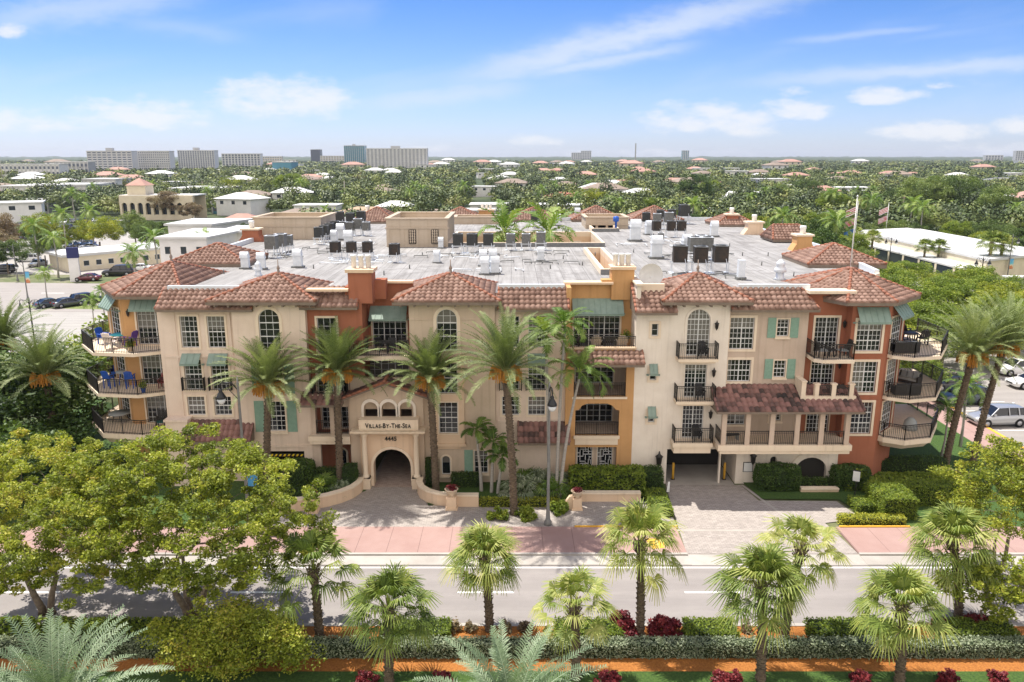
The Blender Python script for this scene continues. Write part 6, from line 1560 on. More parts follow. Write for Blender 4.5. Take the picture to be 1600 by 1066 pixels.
# ------------------------------------------------------------------ balcony furniture
FM = {k: pm('furniture_' + k, c, rough=.6) for k, c in dict(blue=(.02, .09, .42), pink=(.60, .30, .26), purple=(.13, .06, .30), white=(.7, .62, .58), black=(.02, .02, .022), teal=(.05, .38, .42), wicker=(.035, .032, .03), cushion=(.34, .36, .36), red=(.25, .03, .03), green=(.03, .16, .15), tan=(.45, .38, .30)).items()}
def chair(label, x, y, z, rz, col, cush=None, group=None, s_=1.0, tall=False, name='chair'):
    o = thing(name, label, 'chair', (x, y, z), rz, group); o.scale = (s_,) * 3; sh = .75 if tall else .42
    b = MB(); b.box(-.27, .27, -.28, .25, sh - .04, sh); b.build('seat', FM[cush or col], o)
    b = MB()
    for i in range(5): b.add([(-.27 + i * .11, .25, sh), (-.18 + i * .11, .25, sh), (-.18 + i * .11, .42, sh + .55 + (.05 if i in (1, 2, 3) else 0)), (-.27 + i * .11, .42, sh + .55 + (.05 if i in (1, 2, 3) else 0)),
                              (-.27 + i * .11, .28, sh), (-.18 + i * .11, .28, sh), (-.18 + i * .11, .45, sh + .55), (-.27 + i * .11, .45, sh + .55)], [[0, 1, 2, 3], [7, 6, 5, 4], [0, 3, 7, 4], [1, 5, 6, 2], [3, 2, 6, 7]])
    b.build('backrest', FM[col], o)
    for sx in (-1, 1):
        b = MB(); b.box(.24 * sx - .03, .24 * sx + .03, -.28, -.22, 0, sh + .2); b.build('leg', FM[col], o)
        b = MB(); b.box(.24 * sx - .03, .24 * sx + .03, .2, .26, 0, sh + .2); b.build('leg', FM[col], o)
        b = MB(); b.box(.26 * sx - .05, .26 * sx + .05, -.32, .32, sh + .2, sh + .235); b.build('armrest', FM[col], o)
    return o
def table(label, x, y, z, col, top, r=.5, h=.72, group=None):
    o = thing('table', label, 'table', (x, y, z), 0, group); b = MB(); b.lathe((0, 0, h - .04), [(r, 0), (r, .04)], 16); b.build('table_top', FM[top], o)
    for k in range(4):
        a = k * PI / 2 + .6; b = MB(); b.bar((math.cos(a) * r * .75, math.sin(a) * r * .75, 0), (math.cos(a) * r * .45, math.sin(a) * r * .45, h - .04), .05); b.build('leg', FM[col], o)
def sofa(label, x, y, z, rz, col, cush, w=1.9, group=None):
    o = thing('sofa', label, 'sofa', (x, y, z), rz, group); b = MB(); b.box(-w / 2, w / 2, -.35, .35, .08, .3); b.box(-w / 2, -w / 2 + .12, -.35, .35, .3, .62); b.box(w / 2 - .12, w / 2, -.35, .35, .3, .62); b.box(-w / 2, w / 2, .25, .38, .3, .8); b.build('frame', FM[col], o)
    b = MB(); b.box(-w / 2 + .13, w / 2 - .13, -.33, .24, .3, .44); b.build('seat_cushion', FM[cush], o)
    for k in range(3):
        b = MB(); a = -w / 2 + .16 + k * (w - .3) / 3; b.prism([(a, .08), (a + (w - .3) / 3 - .04, .08), (a + (w - .3) / 3 - .04, .24), (a, .24)], .44, .86, [(a + .02, .14), (a + (w - .3) / 3 - .06, .14), (a + (w - .3) / 3 - .06, .24), (a + .02, .24)]); b.build('back_cushion', FM[cush], o)
Z4f, Z3f, Z2f = 9.41, 6.45, 3.51
chair('blue slatted armchair on the top left balcony', -29.5, 3.4, Z4f, 1.2, 'blue', s_=1.15); chair('pale white slatted armchair nearest the rail on the top left balcony', -28.3, 2.0, Z4f, 2.9, 'white', s_=1.2)
chair('pink slatted armchair at the back of the top left balcony', -28.4, 4.9, Z4f, .1, 'pink', s_=1.15); chair('purple slatted armchair on the top left balcony', -27.2, 2.6, Z4f, -1.9, 'purple', s_=1.15); table('turquoise topped table on the top left balcony', -28.3, 3.4, Z4f, 'purple', 'teal', .65)
sofa('blue cushioned sofa on the middle left balcony', -28.9, 5.2, Z3f, .1, 'black', 'blue', 2.6)
chair('left of the two blue high chairs on the middle left balcony', -28.9, 2.2, Z3f, 3.0, 'blue', tall=True, group='blue high chairs'); chair('right of the two blue high chairs on the middle left balcony', -27.3, 2.1, Z3f, 3.3, 'blue', tall=True, group='blue high chairs')
table('pale blue high table between the blue chairs and the sofa', -28.1, 3.0, Z3f, 'blue', 'cushion', .6, 1.0); chair('dark red armchair by the glass door on the middle left balcony', -25.0, 2.2, Z3f, 0, 'red')
table('glass topped table on the lowest left balcony', -28.9, 3.2, Z2f, 'black', 'cushion', .8); chair('dark armchair with a pale cushion on the lowest left balcony', -27.6, 3.9, Z2f, -1.2, 'wicker', 'tan', s_=1.3); chair('green cushioned armchair on the lowest left balcony', -25.3, 1.9, Z2f, .2, 'wicker', 'green', s_=1.2); chair('green cushioned footstool chair at the right end of the lowest left balcony', -24.5, 1.9, Z2f, .2, 'wicker', 'green')
for i, (x, y) in enumerate(((28.0, 4.6), (29.4, 4.8), (29.6, 3.2), (27.6, 1.2))): chair(f'{nth(i, 4)} black chair on the top right balcony', x, y, Z4f, i * 1.3 + .4, 'black', group='black chairs on the top right balcony', s_=1.15)
table('long dark table on the top right balcony', 28.8, 3.9, Z4f, 'black', 'wicker', .75); sofa('black wicker sofa at the rail of the top right balcony', 27.1, .7, Z4f, PI, 'wicker', 'cushion', 1.7)
sofa('black wicker sofa at the rail of the middle right balcony', 27.4, .5, Z3f, PI, 'wicker', 'wicker', 1.8); sofa('dark sofa at the far side of the middle right balcony', 29.0, 3.3, Z3f, -.9, 'wicker', 'cushion', 1.6)
o = thing('armchair', 'armchair under a pale dust cover on the lowest right balcony', 'chair', (28.6, 1.6, Z2f), .3); b = MB(); b.lathe((0, 0, 0), [(.5, 0), (.46, .35), (.42, .6), (.2, .85), (.05, .9)], 10); b.build('dust_cover', FM['cushion'], o)
o = thing('barbecue', 'grey covered barbecue by the wall of the lowest right balcony', 'barbecue', (27.2, 2.9, Z2f), .5); b = MB(); b.box(-.5, .5, -.3, .3, 0, .75); b.build('cabinet', FM['black'], o); b = MB(); b.prism([(-.55, -.35), (.55, -.35), (.55, .35), (-.55, .35)], .75, 1.15, [(-.4, -.1), (.4, -.1), (.4, .2), (-.4, .2)]); b.build('lid', FM['cushion'], o)
chair('left black armchair with a grey cushion on the terracotta corner balcony', 21.0, -.3, 9.37, 1.5, 'wicker', 'cushion', 'armchairs on the terracotta corner balcony', 1.2); chair('right black armchair with a grey cushion on the terracotta corner balcony', 22.4, -.3, 9.37, -1.5, 'wicker', 'cushion', 'armchairs on the terracotta corner balcony', 1.2)
table('small black table on the terracotta corner balcony', 21.7, -.2, 9.37, 'black', 'black', .3, .5)
chair('dark chair on the terrace above the long tile roof', 20.6, .2, 6.43, .3, 'wicker')
for i, x in enumerate((12.95, 12.9, 12.85)): chair(f'dark armchair on the {("top", "middle", "lowest")[i]} balcony of the white tower', x, -.35, (9.37, 6.39, 3.41)[i], .1, 'black', group='armchairs on the white tower balconies')
for i, x in enumerate((4.9, 5.8, 6.7, 7.6)): chair(f'{nth(i, 4)} of the four loungers on the ochre terrace', x, 1.1, 9.41, PI, 'tan' if i % 2 else 'black', 'cushion', 'loungers on the ochre terrace', 1.2)
for i, x in enumerate((-10.2, -9.3, -8.3, -7.6)): chair(f'{nth(i, 4)} of the four black dining chairs on the terracotta terrace', x, .6 + (i % 2) * .9, 9.41, (i % 2) * PI, 'black', group='black dining chairs on the terracotta terrace')
table('black dining table on the terracotta terrace', -8.8, 1.0, 9.41, 'black', 'black', .55)
o = thing('exercise_bench', 'low dark bench in the left bay of the long loggia', 'bench', (15.2, -.6, 3.51), .2); b = MB(); b.box(-.7, .5, -.14, .14, .35, .45); b.build('pad', FM['wicker'], o)
for s_ in (-.5, .4): b = MB(); b.box(s_ - .03, s_ + .03, -.2, .2, 0, .35); b.build('leg', FM['cushion'], o)
for i, (x, y, z, lb) in enumerate([(-26.6, 1.2, Z4f, 'potted plant with pink flowers at the rail of the top left balcony'), (7.95, 1.3, 9.95, 'potted plant on the ochre terrace by the white wall'), (29.6, 5.2, Z3f, 'tall potted plant at the right end of the middle right balcony'), (-25.9, 1.0, Z3f, 'small blue pot at the rail of the middle left balcony')]):
    o = thing('potted_plant', lb, 'potted plant', (x, y, z)); b = MB(); b.lathe((0, 0, 0), [(.12, 0), (.18, .3), (.2, .32), (.17, .3)], 12); b.build('pot', FM['blue'] if i == 3 else M['pot'], o)
    R = np.random.default_rng(300 + i); k = 260; C = R.normal(size=(k, 3)) * np.array([.14, .14, .16]) * (2.2 if i == 2 else 1) + np.array([0, 0, .55 + .4 * (i == 2)]); V, F, uv = leaves(R, C, .14, R.uniform(0, 1, k)); link('foliage', np_mesh('pot_foliage', V, F, LM['fresh'], uv), o)

# ------------------------------------------------------------------ cars
CP = {}
def paint(name, c, metal=0.0):
    if name not in CP:
        m = pm('car_paint_' + name, c, rough=.28, metal=metal, spec=.6); m.node_tree.nodes['Principled BSDF'].inputs['Coat Weight'].default_value = .6; CP[name] = m
    return CP[name]
for n_, c_, mt in (('white', (.75, .75, .74), 0), ('silver', (.45, .46, .47), .5), ('black', (.012, .012, .014), 0), ('grey', (.09, .10, .11), .4), ('maroon', (.12, .015, .02), .1), ('blue', (.02, .08, .22), .2), ('slate', (.05, .07, .09), .3), ('pearl', (.55, .54, .50), .2)): paint(n_, c_, mt)
M['carglass'] = pm('car_glass', (.012, .014, .016), rough=.06, spec=.8); M['tyre'] = pm('tyre_rubber', (.02, .02, .02), rough=.9); M['rim'] = pm('wheel_rim', (.4, .4, .42), rough=.3, metal=.7)
M['hlamp'] = pm('headlamp_lens', (.7, .72, .74), rough=.1, spec=.8); M['tlamp'] = pm('tail_lamp_lens', (.30, .01, .012), rough=.2)
def loft(mb, st, ring_):
    n = len(ring_(st[0])); vs = [];
    for s in st: vs += ring_(s)
    fs = [[i * n + j, (i + 1) * n + j, (i + 1) * n + j + 1, i * n + j + 1] for i in range(len(st) - 1) for j in range(n - 1)]
    fs += [list(range(n)), list(range((len(st) - 1) * n, len(st) * n))[::-1]]
    sm = mb.smooth; mb.smooth = True; mb.add(vs, fs); mb.smooth = sm
def make_car(kind, col):
    o = thing('parked_car', 'x', 'car')
    suv = kind == 'suv'; Lc = 4.8; W = .94; belt = 1.06 if suv else .93; roof = 1.72 if suv else 1.43
    # x along the car (front at -x): (x, half width, lower z, shoulder z)
    S = [(-2.4, .70, .42, .62), (-2.33, .80, .30, .74), (-2.1, .88, .24, belt - .2), (-1.5, W, .22, belt - .1), (-1.0, W, .22, belt - .03), (0, W, .22, belt), (1.3, W, .22, belt + .02), (1.95, .91, .24, belt + .0 if suv else belt + .03), (2.25, .86, .3, belt - .04), (2.38, .76, .42, belt - .22)]
    b = MB(); loft(b, S, lambda s: [(s[0], -s[1] * .55, s[3] + .035), (s[0], -s[1] * .88, s[3]), (s[0], -s[1], s[3] - .14), (s[0], -s[1] * 1.01, (s[2] + s[3]) / 2), (s[0], -s[1] * .96, s[2] + .06), (s[0], -s[1] * .9, s[2]), (s[0], s[1] * .9, s[2]), (s[0], s[1] * .96, s[2] + .06), (s[0], s[1] * 1.01, (s[2] + s[3]) / 2), (s[0], s[1], s[3] - .14), (s[0], s[1] * .88, s[3]), (s[0], s[1] * .55, s[3] + .035), (s[0], -s[1] * .55, s[3] + .035)])
    # roof skin and pillars in body colour
    f0, f1, r0, r1 = (-1.15, -.45, 1.85, 2.2) if suv else (-1.05, -.25, 1.05, 1.75)
    b.smooth = True
    R_ = [(f1 - .02, .66, roof - .06), (f1 + .3, .70, roof), ((f1 + r0) / 2, .72, roof + .02), (r0 - .2, .69, roof - .02), (r0, .66, roof - .07)]
    vs = []
    for x, w, z in R_: vs += [(x, -w, z - .05), (x, -w * .8, z), (x, 0, z + .025), (x, w * .8, z), (x, w, z - .05)]
    b.add(vs, [[i * 5 + j, (i + 1) * 5 + j, (i + 1) * 5 + j + 1, i * 5 + j + 1] for i in range(4) for j in range(4)]); b.smooth = False
    for s in (-1, 1):
        b.bar((f0, .86 * s, belt), (f1, .68 * s, roof - .07), .06); b.bar((r1, .82 * s, belt), (r0, .68 * s, roof - .08), .14 if suv else .1); b.bar((.45, .9 * s, belt), (.42, .71 * s, roof - .04), .07)
        if suv: b.bar((1.35, .89 * s, belt), (1.3, .71 * s, roof - .04), .08)
        b.box(f0 + .15, f0 + .35, .92 * s - (.12 if s < 0 else 0), .92 * s + (.12 if s > 0 else 0), belt + .02, belt + .15)
    b.build('body', CP[col], o)
    g = MB(); vs = []
    for x, w, z in ((f0 - .02, .84, belt), (f1, .64, roof - .075), (r0, .64, roof - .085), (r1, .8, belt)): vs += [(x, -w, z), (x, w, z)]
    lo = [(f0 - .02, .86), (r1, .82)]
    g.add([(f0, -.86, belt - .02), (f0, .86, belt - .02), (f1, .67, roof - .06), (f1, -.67, roof - .06), (r0, -.67, roof - .07), (r0, .67, roof - .07), (r1, .82, belt - .02), (r1, -.82, belt - .02)], [[0, 3, 2, 1], [4, 7, 6, 5], [0, 7, 4, 3], [1, 2, 5, 6]])
    g.build('windows', M['carglass'], o)
    for x in (-1.48, 1.42):
        for s in (-1, 1):
            t = MB(); t.tube([(x, .74 * s, .34), (x, .96 * s, .34)], [.34, .34], 20); wo = t.build('wheel', M['tyre'], o)
            t = MB(); t.tube([(x, .955 * s, .34), (x, .975 * s, .34)], [.22, .2], 14); t.build('rim', M['rim'], wo)
            a = MB(); a.tube([(x, .86 * s, .36), (x, .952 * s, .36)], [.40, .40], 20); a.build('wheel_arch', M['tyre'], o)
    for s in (-1, 1):
        h = MB(); h.prism([(-2.36, .42 * s), (-2.2, .8 * s), (-2.12, .86 * s), (-2.3, .78 * s)], .62, .78); h.build('headlight', M['hlamp'], o)
        h = MB(); h.box(2.25, 2.37, .55 * s - .2, .55 * s + .2, .78, .92); h.build('tail_light', M['tlamp'], o)
    h = MB(); h.box(-2.43, -2.3, -.45, .45, .48, .62); h.build('grille', M['tyre'], o)
    return o
car_proto = {}
def car(label, kind, col, x, y, rz, z=.02, group='cars parked in the car park', sc=1.0):
    key = (kind, col)
    if key not in car_proto:
        o = make_car(kind, col); car_proto[key] = o; o.location = (x, y, z); o.rotation_euler = (0, 0, rz); o['label'] = label; o['group'] = group; o.scale = (sc,) * 3
    else: dup(car_proto[key], (x, y, z), rz, label, group, sc)
def cpx(px, py): return G(px, py + 8)
g1 = 'cars parked at the right of the building'
x, y = cpx(1556, 655); car('silver estate-like suv parked nose towards the sidewalk at right', 'suv', 'silver', x, y, .08, group=g1)
x, y = cpx(1500, 622); car('slate blue suv behind the two date palms at right', 'suv', 'slate', x, y, .1, group=g1)
x, y = cpx(1483, 600); car('black car parked next to the slate blue suv', 'sedan', 'black', x, y, .1, group=g1)
x, y = cpx(1590, 577); car('white suv at the right edge of the street', 'suv', 'white', x, y, .05, group=g1)
x, y = G(1612, 605); car('white car cut by the right edge behind the silver suv', 'sedan', 'white', x, y, .05, group=g1)
g2 = 'cars by the concrete lot at left'
for px, py, kd, cl, lb in [(80, 476, 'sedan', 'slate', 'dark sedan, leftmost of the three parked behind the concrete lot'), (107, 475, 'sedan', 'grey', 'grey sedan in the middle of the three behind the concrete lot'), (136, 470, 'suv', 'black', 'black suv, rightmost of the three behind the concrete lot')]:
    x, y = cpx(px, py - 4); car(lb, kd, cl, x, y, -2.2, group=g2)
x, y = cpx(137, 431); car('maroon sedan beside the tall blue and white sign', 'sedan', 'maroon', x, y, .1, group='cars by the long white motel'); x, y = cpx(187, 423); car('large black van-like suv in front of the long white motel', 'suv', 'black', x, y, .1, group='cars by the long white motel', sc=1.25); x, y = cpx(218, 415); car('white sedan at the right end of the motel forecourt', 'sedan', 'white', x, y, .2, group='cars by the long white motel')
spots = [(15, 384, 'white', 'suv'), (2, 372, 'silver', 'suv'), (45, 405, 'white', 'suv'), (60, 412, 'pearl', 'sedan'), (22, 372, 'black', 'sedan'), (34, 371, 'grey', 'sedan'), (50, 371, 'black', 'suv'), (65, 362, 'black', 'suv'), (70, 354, 'silver', 'suv'), (118, 376, 'white', 'sedan'), (128, 372, 'blue', 'suv'), (135, 380, 'blue', 'sedan'), (125, 366, 'white', 'suv'), (140, 385, 'silver', 'sedan'), (133, 391, 'black', 'sedan'),
         (104, 346, 'white', 'suv'), (115, 345, 'silver', 'sedan'), (128, 345, 'black', 'suv'), (145, 344, 'white', 'sedan'), (160, 344, 'silver', 'suv'), (102, 355, 'grey', 'suv'), (85, 347, 'white', 'sedan'), (150, 354, 'pearl', 'suv'), (190, 344, 'white', 'suv'), (205, 345, 'silver', 'sedan'), (175, 346, 'black', 'sedan'), (84, 378, 'silver', 'suv'), (112, 383, 'grey', 'sedan'), (5, 423, 'black', 'suv'), (30, 350, 'silver', 'sedan'), (48, 348, 'white', 'sedan')]
rc = random.Random(3)
for i in range(34):
    x, y = rc.uniform(-215, -86), 107 + 17 * rc.randint(0, 7) + rc.choice((0, 6))
    if 0.55 * (y + CAM_D) > -x * .86: continue
    spots.append((x, y, rc.choice(('white', 'silver', 'black', 'grey', 'pearl', 'blue')), rc.choice(('suv', 'sedan'))))
for i, (px, py, cl, kd) in enumerate(spots):
    x, y = cpx(px, py - 4) if px > 0 else (px, py)
    if px < 0: py = 385 if y < 125 else 360 if y < 180 else 345
    row = 'near row' if py > 380 else 'middle rows' if py > 356 else 'far row'
    car(f'{cl} {kd if kd == "suv" else "saloon"} in the {row} of the car park at left', kd, cl, x, y, .1 + (i * 1.7 % 1) * .3 if i % 3 else PI / 2)
for i, (px, py, cl, kd, lb) in enumerate([(1262, 330, 'white', 'suv', 'white suv under the shade trees beyond the canal fence'), (1240, 332, 'silver', 'sedan', 'silver car under the shade trees beyond the canal fence'), (1220, 333, 'black', 'suv', 'black suv under the shade trees beyond the canal fence'), (1285, 331, 'grey', 'sedan', 'grey car, rightmost under the shade trees'), (1319, 355, 'white', 'suv', 'white van beside the flagpoles')]):
    x, y = G(px, py + 3); car(lb, kd, cl, x, y, .1 * i, group='cars under the shade trees')

# ------------------------------------------------------------------ buildings of the town
def pmx(name, *a, **k): return bpy.data.materials[name] if name in bpy.data.materials else pm(name, *a, **k)
W_ = dict(white=pmx('far_white_wall', (.78, .77, .76), (.70, .69, .68), .5), cream=pmx('far_cream_wall', (.72, .64, .48), (.64, .56, .42), .5), grey=pmx('far_grey_wall', (.42, .43, .44), (.36, .36, .37), .3), blue=pmx('far_blue_wall', (.10, .28, .38)), glass=pmx('far_window', (.03, .04, .05), rough=.15), glassb=pmx('far_balcony_shade', (.10, .12, .16), rough=.3),
          roofw=pmx('far_white_roof', (.62, .62, .61), (.50, .50, .49), .2), roofr=pmx('far_red_roof', (.32, .10, .07), (.40, .17, .12), .4), roofp=pmx('far_pink_roof', (.42, .25, .20), (.36, .2, .16), .4), roofb=pmx('far_brown_roof', (.20, .155, .12), (.28, .22, .18), .4), roofo=pmx('far_tan_roof', (.45, .32, .20), (.36, .26, .18), .4), roofg=pmx('far_grey_roof', (.13, .14, .16), (.2, .2, .21), .4), teal=pmx('teal_glass', (.03, .17, .22), (.04, .22, .28), .02, rough=.2), dark=pmx('dark_tower_glass', (.035, .04, .05), rough=.25), lav=pmx('lavender_tower_wall', (.68, .68, .71), (.62, .63, .66), .02))
def grid_windows(root, F, u0, u1, z0, z1, nu, nz, wu=.6, wz=.55, mat='glass', name='window', merge=True):
    """one floor-high band of openings per storey, one mesh per storey"""
    h = (z1 - z0) / nz; c = (u1 - u0) / nu
    for j in range(nz):
        b = MB(); b.fbox(F, u0 + .3, u1 - .3, z0 + h * (j + .5 - wz / 2), z0 + h * (j + .5 + wz / 2), -.05, .06); b.build('window_band', W_[mat], root)
    for i in range(nu + 1):
        b = MB(); w = c * (1 - wu) / 2; b.fbox(F, max(u0, u0 + c * i - w), min(u1, u0 + c * i + w), z0, z1, -.02, .14); b.build('pier', root.children[0].data.materials[0], root)
def tower(name, label, px0, px1, pytop, Y, col, nu, nz, depth=14, extra=None, wu=.6, wz=.5, wm='glassb', group=None, angle=0.0, fins=False, balc=False):
    x0, zt = P(px0, pytop, Y); x1, _ = P(px1, pytop, Y); o = thing(name, label, 'building', ((x0 + x1) / 2, Y, 0), angle, group); w = x1 - x0
    b = MB(); b.box(-w / 2, w / 2, 0, depth, 0, zt); b.build('wall', W_[col], o)
    b = MB(); b.box(-w / 2 - .3, w / 2 + .3, -.3, depth + .3, zt, zt + .9); b.build('roof', W_['roofw'], o)
    F = Fr(-w / 2, 0)
    if nu: grid_windows(o, F, 0, w, zt * .1, zt, nu, nz, wu, wz, wm)
    if balc:
        b = MB()
        for j in range(nz + 1): b.box(-w / 2 + 1, w / 2 - 1, -1.1, -.07, zt * .1 + j * zt * .9 / nz - .5, zt * .1 + j * zt * .9 / nz + .35)
        b.build('balcony', W_[col], o)
    if fins:
        b = MB()
        for i in range(nu + 1): u = -w / 2 + w * i / nu; b.box(u - .5, u + .5, -.8, -.07, 0, zt)
        b.build('fin', W_[col], o)
    if extra: extra(o, w, zt)
    return o
def ph(o, w, zt):
    b = MB(); b.box(-w * .1, w * .05, 3, 8, zt + .9, zt + 4); b.build('penthouse', W_['grey'], o)
tower('apartment_tower', 'long pale apartment slab, left wing of the largest block on the left skyline', 135, 205, 237, 860, 'lav', 9, 10, balc=False, wu=.72, extra=ph)
tower('apartment_tower', 'long pale apartment slab, right wing of the largest block on the left skyline', 205, 264, 237, 880, 'lav', 18, 10, wu=.5, wz=.6)
tower('apartment_tower', 'pale tower with a fine grid of windows right of the long slab', 277, 334, 236, 930, 'lav', 15, 11, wu=.62, wz=.72, extra=ph)
tower('apartment_tower', 'wide mid-rise with dark vertical strips left of the teal tower', 346, 406, 241, 1180, 'white', 12, 7, wu=.6, wz=.8)
tower('office_tower', 'small dark office tower on the skyline', 485, 500, 234, 2300, 'dark', 0, 0, depth=25); tower('office_tower', 'teal glass office tower left of the white apartment block', 537, 569, 228, 1800, 'teal', 10, 12, wu=.85, wz=.3, wm='glassb', depth=30, extra=ph)
tower('apartment_tower', 'white apartment block with balcony columns in the centre-left skyline', 572, 667, 233, 1040, 'white', 16, 11, wu=.5, wz=.6, extra=ph, depth=16)
tower('office_block', 'low beige block behind the teal tower', 406, 440, 245, 1900, 'cream', 9, 4); tower('office_block', 'low pale blocks left of the teal tower', 500, 538, 244, 2100, 'cream', 9, 4)
tower('office_block', 'pale block on the far centre horizon', 908, 924, 236, 3300, 'grey', 6, 6); tower('office_block', 'wide pale block on the far centre horizon', 893, 908, 239, 3200, 'grey', 5, 4); tower('office_block', 'small teal block on the far right-centre horizon', 1066, 1077, 235.5, 3200, 'teal', 4, 6); tower('office_block', 'grey block at the far right edge of the horizon', 1588, 1606, 236, 2400, 'grey', 5, 6); tower('office_block', 'low grey blocks left of the far right edge', 1540, 1568, 243, 2600, 'grey', 6, 3)
tower('office_block', 'long white low block at the far left edge', 0, 92, 258, 640, 'white', 14, 3, wm='glassb', wu=.5); tower('office_block', 'pale grey low block between the far left block and the slab', 86, 137, 254, 720, 'grey', 8, 3, wm='glassb')
tower('office_block', 'long white shop row at the left with a blue front', 0, 75, 293, 330, 'white', 8, 1, wm='glass', depth=30, wu=.7); tower('office_block', 'second white flat-roofed row left of the arcaded building', 60, 135, 291, 345, 'white', 10, 1, depth=25); tower('office_block', 'grey flat-roofed shop at the left edge behind the car park', 0, 75, 318, 262, 'grey', 7, 1, wm='glass', depth=22)
tower('office_block', 'white two-storey block left of the arcaded building', 128, 180, 282, 400, 'white', 8, 2, depth=20); tower('office_block', 'white low buildings behind the arcaded building', 262, 345, 297, 330, 'white', 12, 1, depth=30); tower('office_block', 'small blue-fronted shop beside the arcaded building', 330, 362, 318, 262, 'blue', 3, 1, depth=14)
tower('office_block', 'blue curved-front showroom below the wide mid-rise', 425, 455, 254, 900, 'blue', 0, 0, depth=30)
b = MB(); x, z = P(993.5, 224, 1500); b.bar((0, 0, 0), (0, 0, z), 2.2); tag(b.build('radio_mast', W_['grey'], None, (x, 1500, 0)), 'thin dark radio mast on the horizon right of centre', 'radio mast')
# arcaded building with a square tower
Y = 232; x0, z1 = P(185, 306, Y); x1, _ = P(300, 303, Y); o = thing('arcade_building', 'cream arcaded building with a square pyramid-roofed tower', 'building', (0, 0, 0))
F = Fr(x0, Y); w = x1 - x0; b = MB(); wallp(b, F, rectp(0, w, 0, z1), [archp(w * (.03 + .107 * i), w * (.03 + .107 * i) + w * .07, z1 * .25, z1 * .72) for i in range(9)], 1.0); b.box(x0, x1, Y + 12, Y + 12.3, 0, z1); b.box(x0, x0 + .3, Y + 1.01, Y + 12, 0, z1); b.box(x0, x1, Y + 2.0, Y + 2.1, 0, z1 - .3); b.build('wall', W_['cream'], o)
b = MB(); b.box(x0 - .3, x1 + .3, Y + 1.01, Y + 12.5, z1 - .2, z1 + .2); b.build('roof', W_['roofw'], o)
b = MB(); b.box(x0 + .3, x1, Y + 1.3, Y + 1.4, 0, z1 * .8); b.build('shade', W_['glass'], o)
tx0, tz = P(197, 290, Y + 2); tx1, _ = P(226, 290, Y + 2); b = MB(); b.box(tx0, tx1, Y + 2.2, Y + 2.2 + (tx1 - tx0), z1 - .5, tz); to = b.build('tower', W_['cream'], o); b = MB(); c = ((tx0 + tx1) / 2, Y + 2.2 + (tx1 - tx0) / 2); h = (tx1 - tx0) / 2 + .4; b.prism([(c[0] - h, c[1] - h), (c[0] + h, c[1] - h), (c[0] + h, c[1] + h), (c[0] - h, c[1] + h)], tz, tz + 2.6, [(c[0] - .1, c[1] - .1), (c[0] + .1, c[1] - .1), (c[0] + .1, c[1] + .1), (c[0] - .1, c[1] + .1)]); b.build('tower_roof', W_['roofp'], to)
# long white motel, white two-storey house
def boxhouse(name, label, pts, z, roofm, wallm, over=.6, rh=.35, wins=(), group=None):
    """flat or low roof over a footprint; wins = (edge, count, z0, z1, part name)"""
    o = thing(name, label, 'building', (0, 0, 0), 0, group); b = MB(); b.prism(pts, 0, z); b.build('wall', W_[wallm], o)
    cx = sum(p[0] for p in pts) / len(pts); cy = sum(p[1] for p in pts) / len(pts)
    ov = []
    for x, y in pts: d = math.hypot(x - cx, y - cy); ov.append((x + (x - cx) / d * over, y + (y - cy) / d * over))
    b = MB(); b.prism(ov, z, z + rh); b.build('roof', W_[roofm], o)
    for e, n, z0, z1, nm in wins:
        (ax, ay), (bx, by) = pts[e], pts[(e + 1) % len(pts)]; L = math.hypot(bx - ax, by - ay); F = Fr(ax, ay, math.atan2(by - ay, bx - ax))
        for i in range(n):
            u = L * (i + .5) / n; b = MB(); b.fbox(F, u - .5, u + .5, z0, z1, -.1, .02); wo = b.build(nm, W_['glass'], o); b = MB(); b.fbox(F, u - .6, u + .6, z1, z1 + .1, 0, .06); b.fbox(F, u - .6, u + .6, z0 - .1, z0, 0, .06); b.build('trim', W_['white'], wo)
    return o
a = G(107, 432); c = G(245, 402); d = (c[0] - a[0], c[1] - a[1]); L = math.hypot(*d); nx, ny = -d[1] / L * 9, d[0] / L * 9
a = (-89.0, 104.0); c = (-66, 128.0); d = (c[0] - a[0], c[1] - a[1]); L = math.hypot(*d); nx, ny = -d[1] / L * 11, d[0] / L * 11
boxhouse('motel', 'long single-storey motel with a bright white sloping roof', [a, c, (c[0] + nx, c[1] + ny), (a[0] + nx, a[1] + ny)], 3.0, 'roofw', 'cream', 1.0, .5, [(0, 14, 1.0, 2.0, 'window')])
x0, _ = P(248, 372, 88); x1, _ = P(322, 372, 88); boxhouse('house', 'white two-storey house with a flat white roof beside the coconut palms', [(x0, 88), (x1, 88), (x1 + 2, 104), (x0, 104)], 8.3, 'roofw', 'white', .9, .4, [(0, 3, 5.6, 6.9, 'window'), (0, 3, 1.0, 2.2, 'window')])
x0, _ = P(262, 352, 112); x1, _ = P(330, 352, 112); boxhouse('house', 'white flat-roofed building behind the two-storey white house', [(x0, 112), (x1, 112), (x1 + 4, 126), (x0, 126)], 8.6, 'roofw', 'white', .9, .4)
x0, _ = P(340, 365, 100); x1, _ = P(420, 365, 100); boxhouse('house', 'white flat-roofed wing left of the long rooftop penthouse', [(x0, 100), (x1, 100), (x1, 112), (x0, 112)], 8.2, 'roofw', 'white', .9, .4)
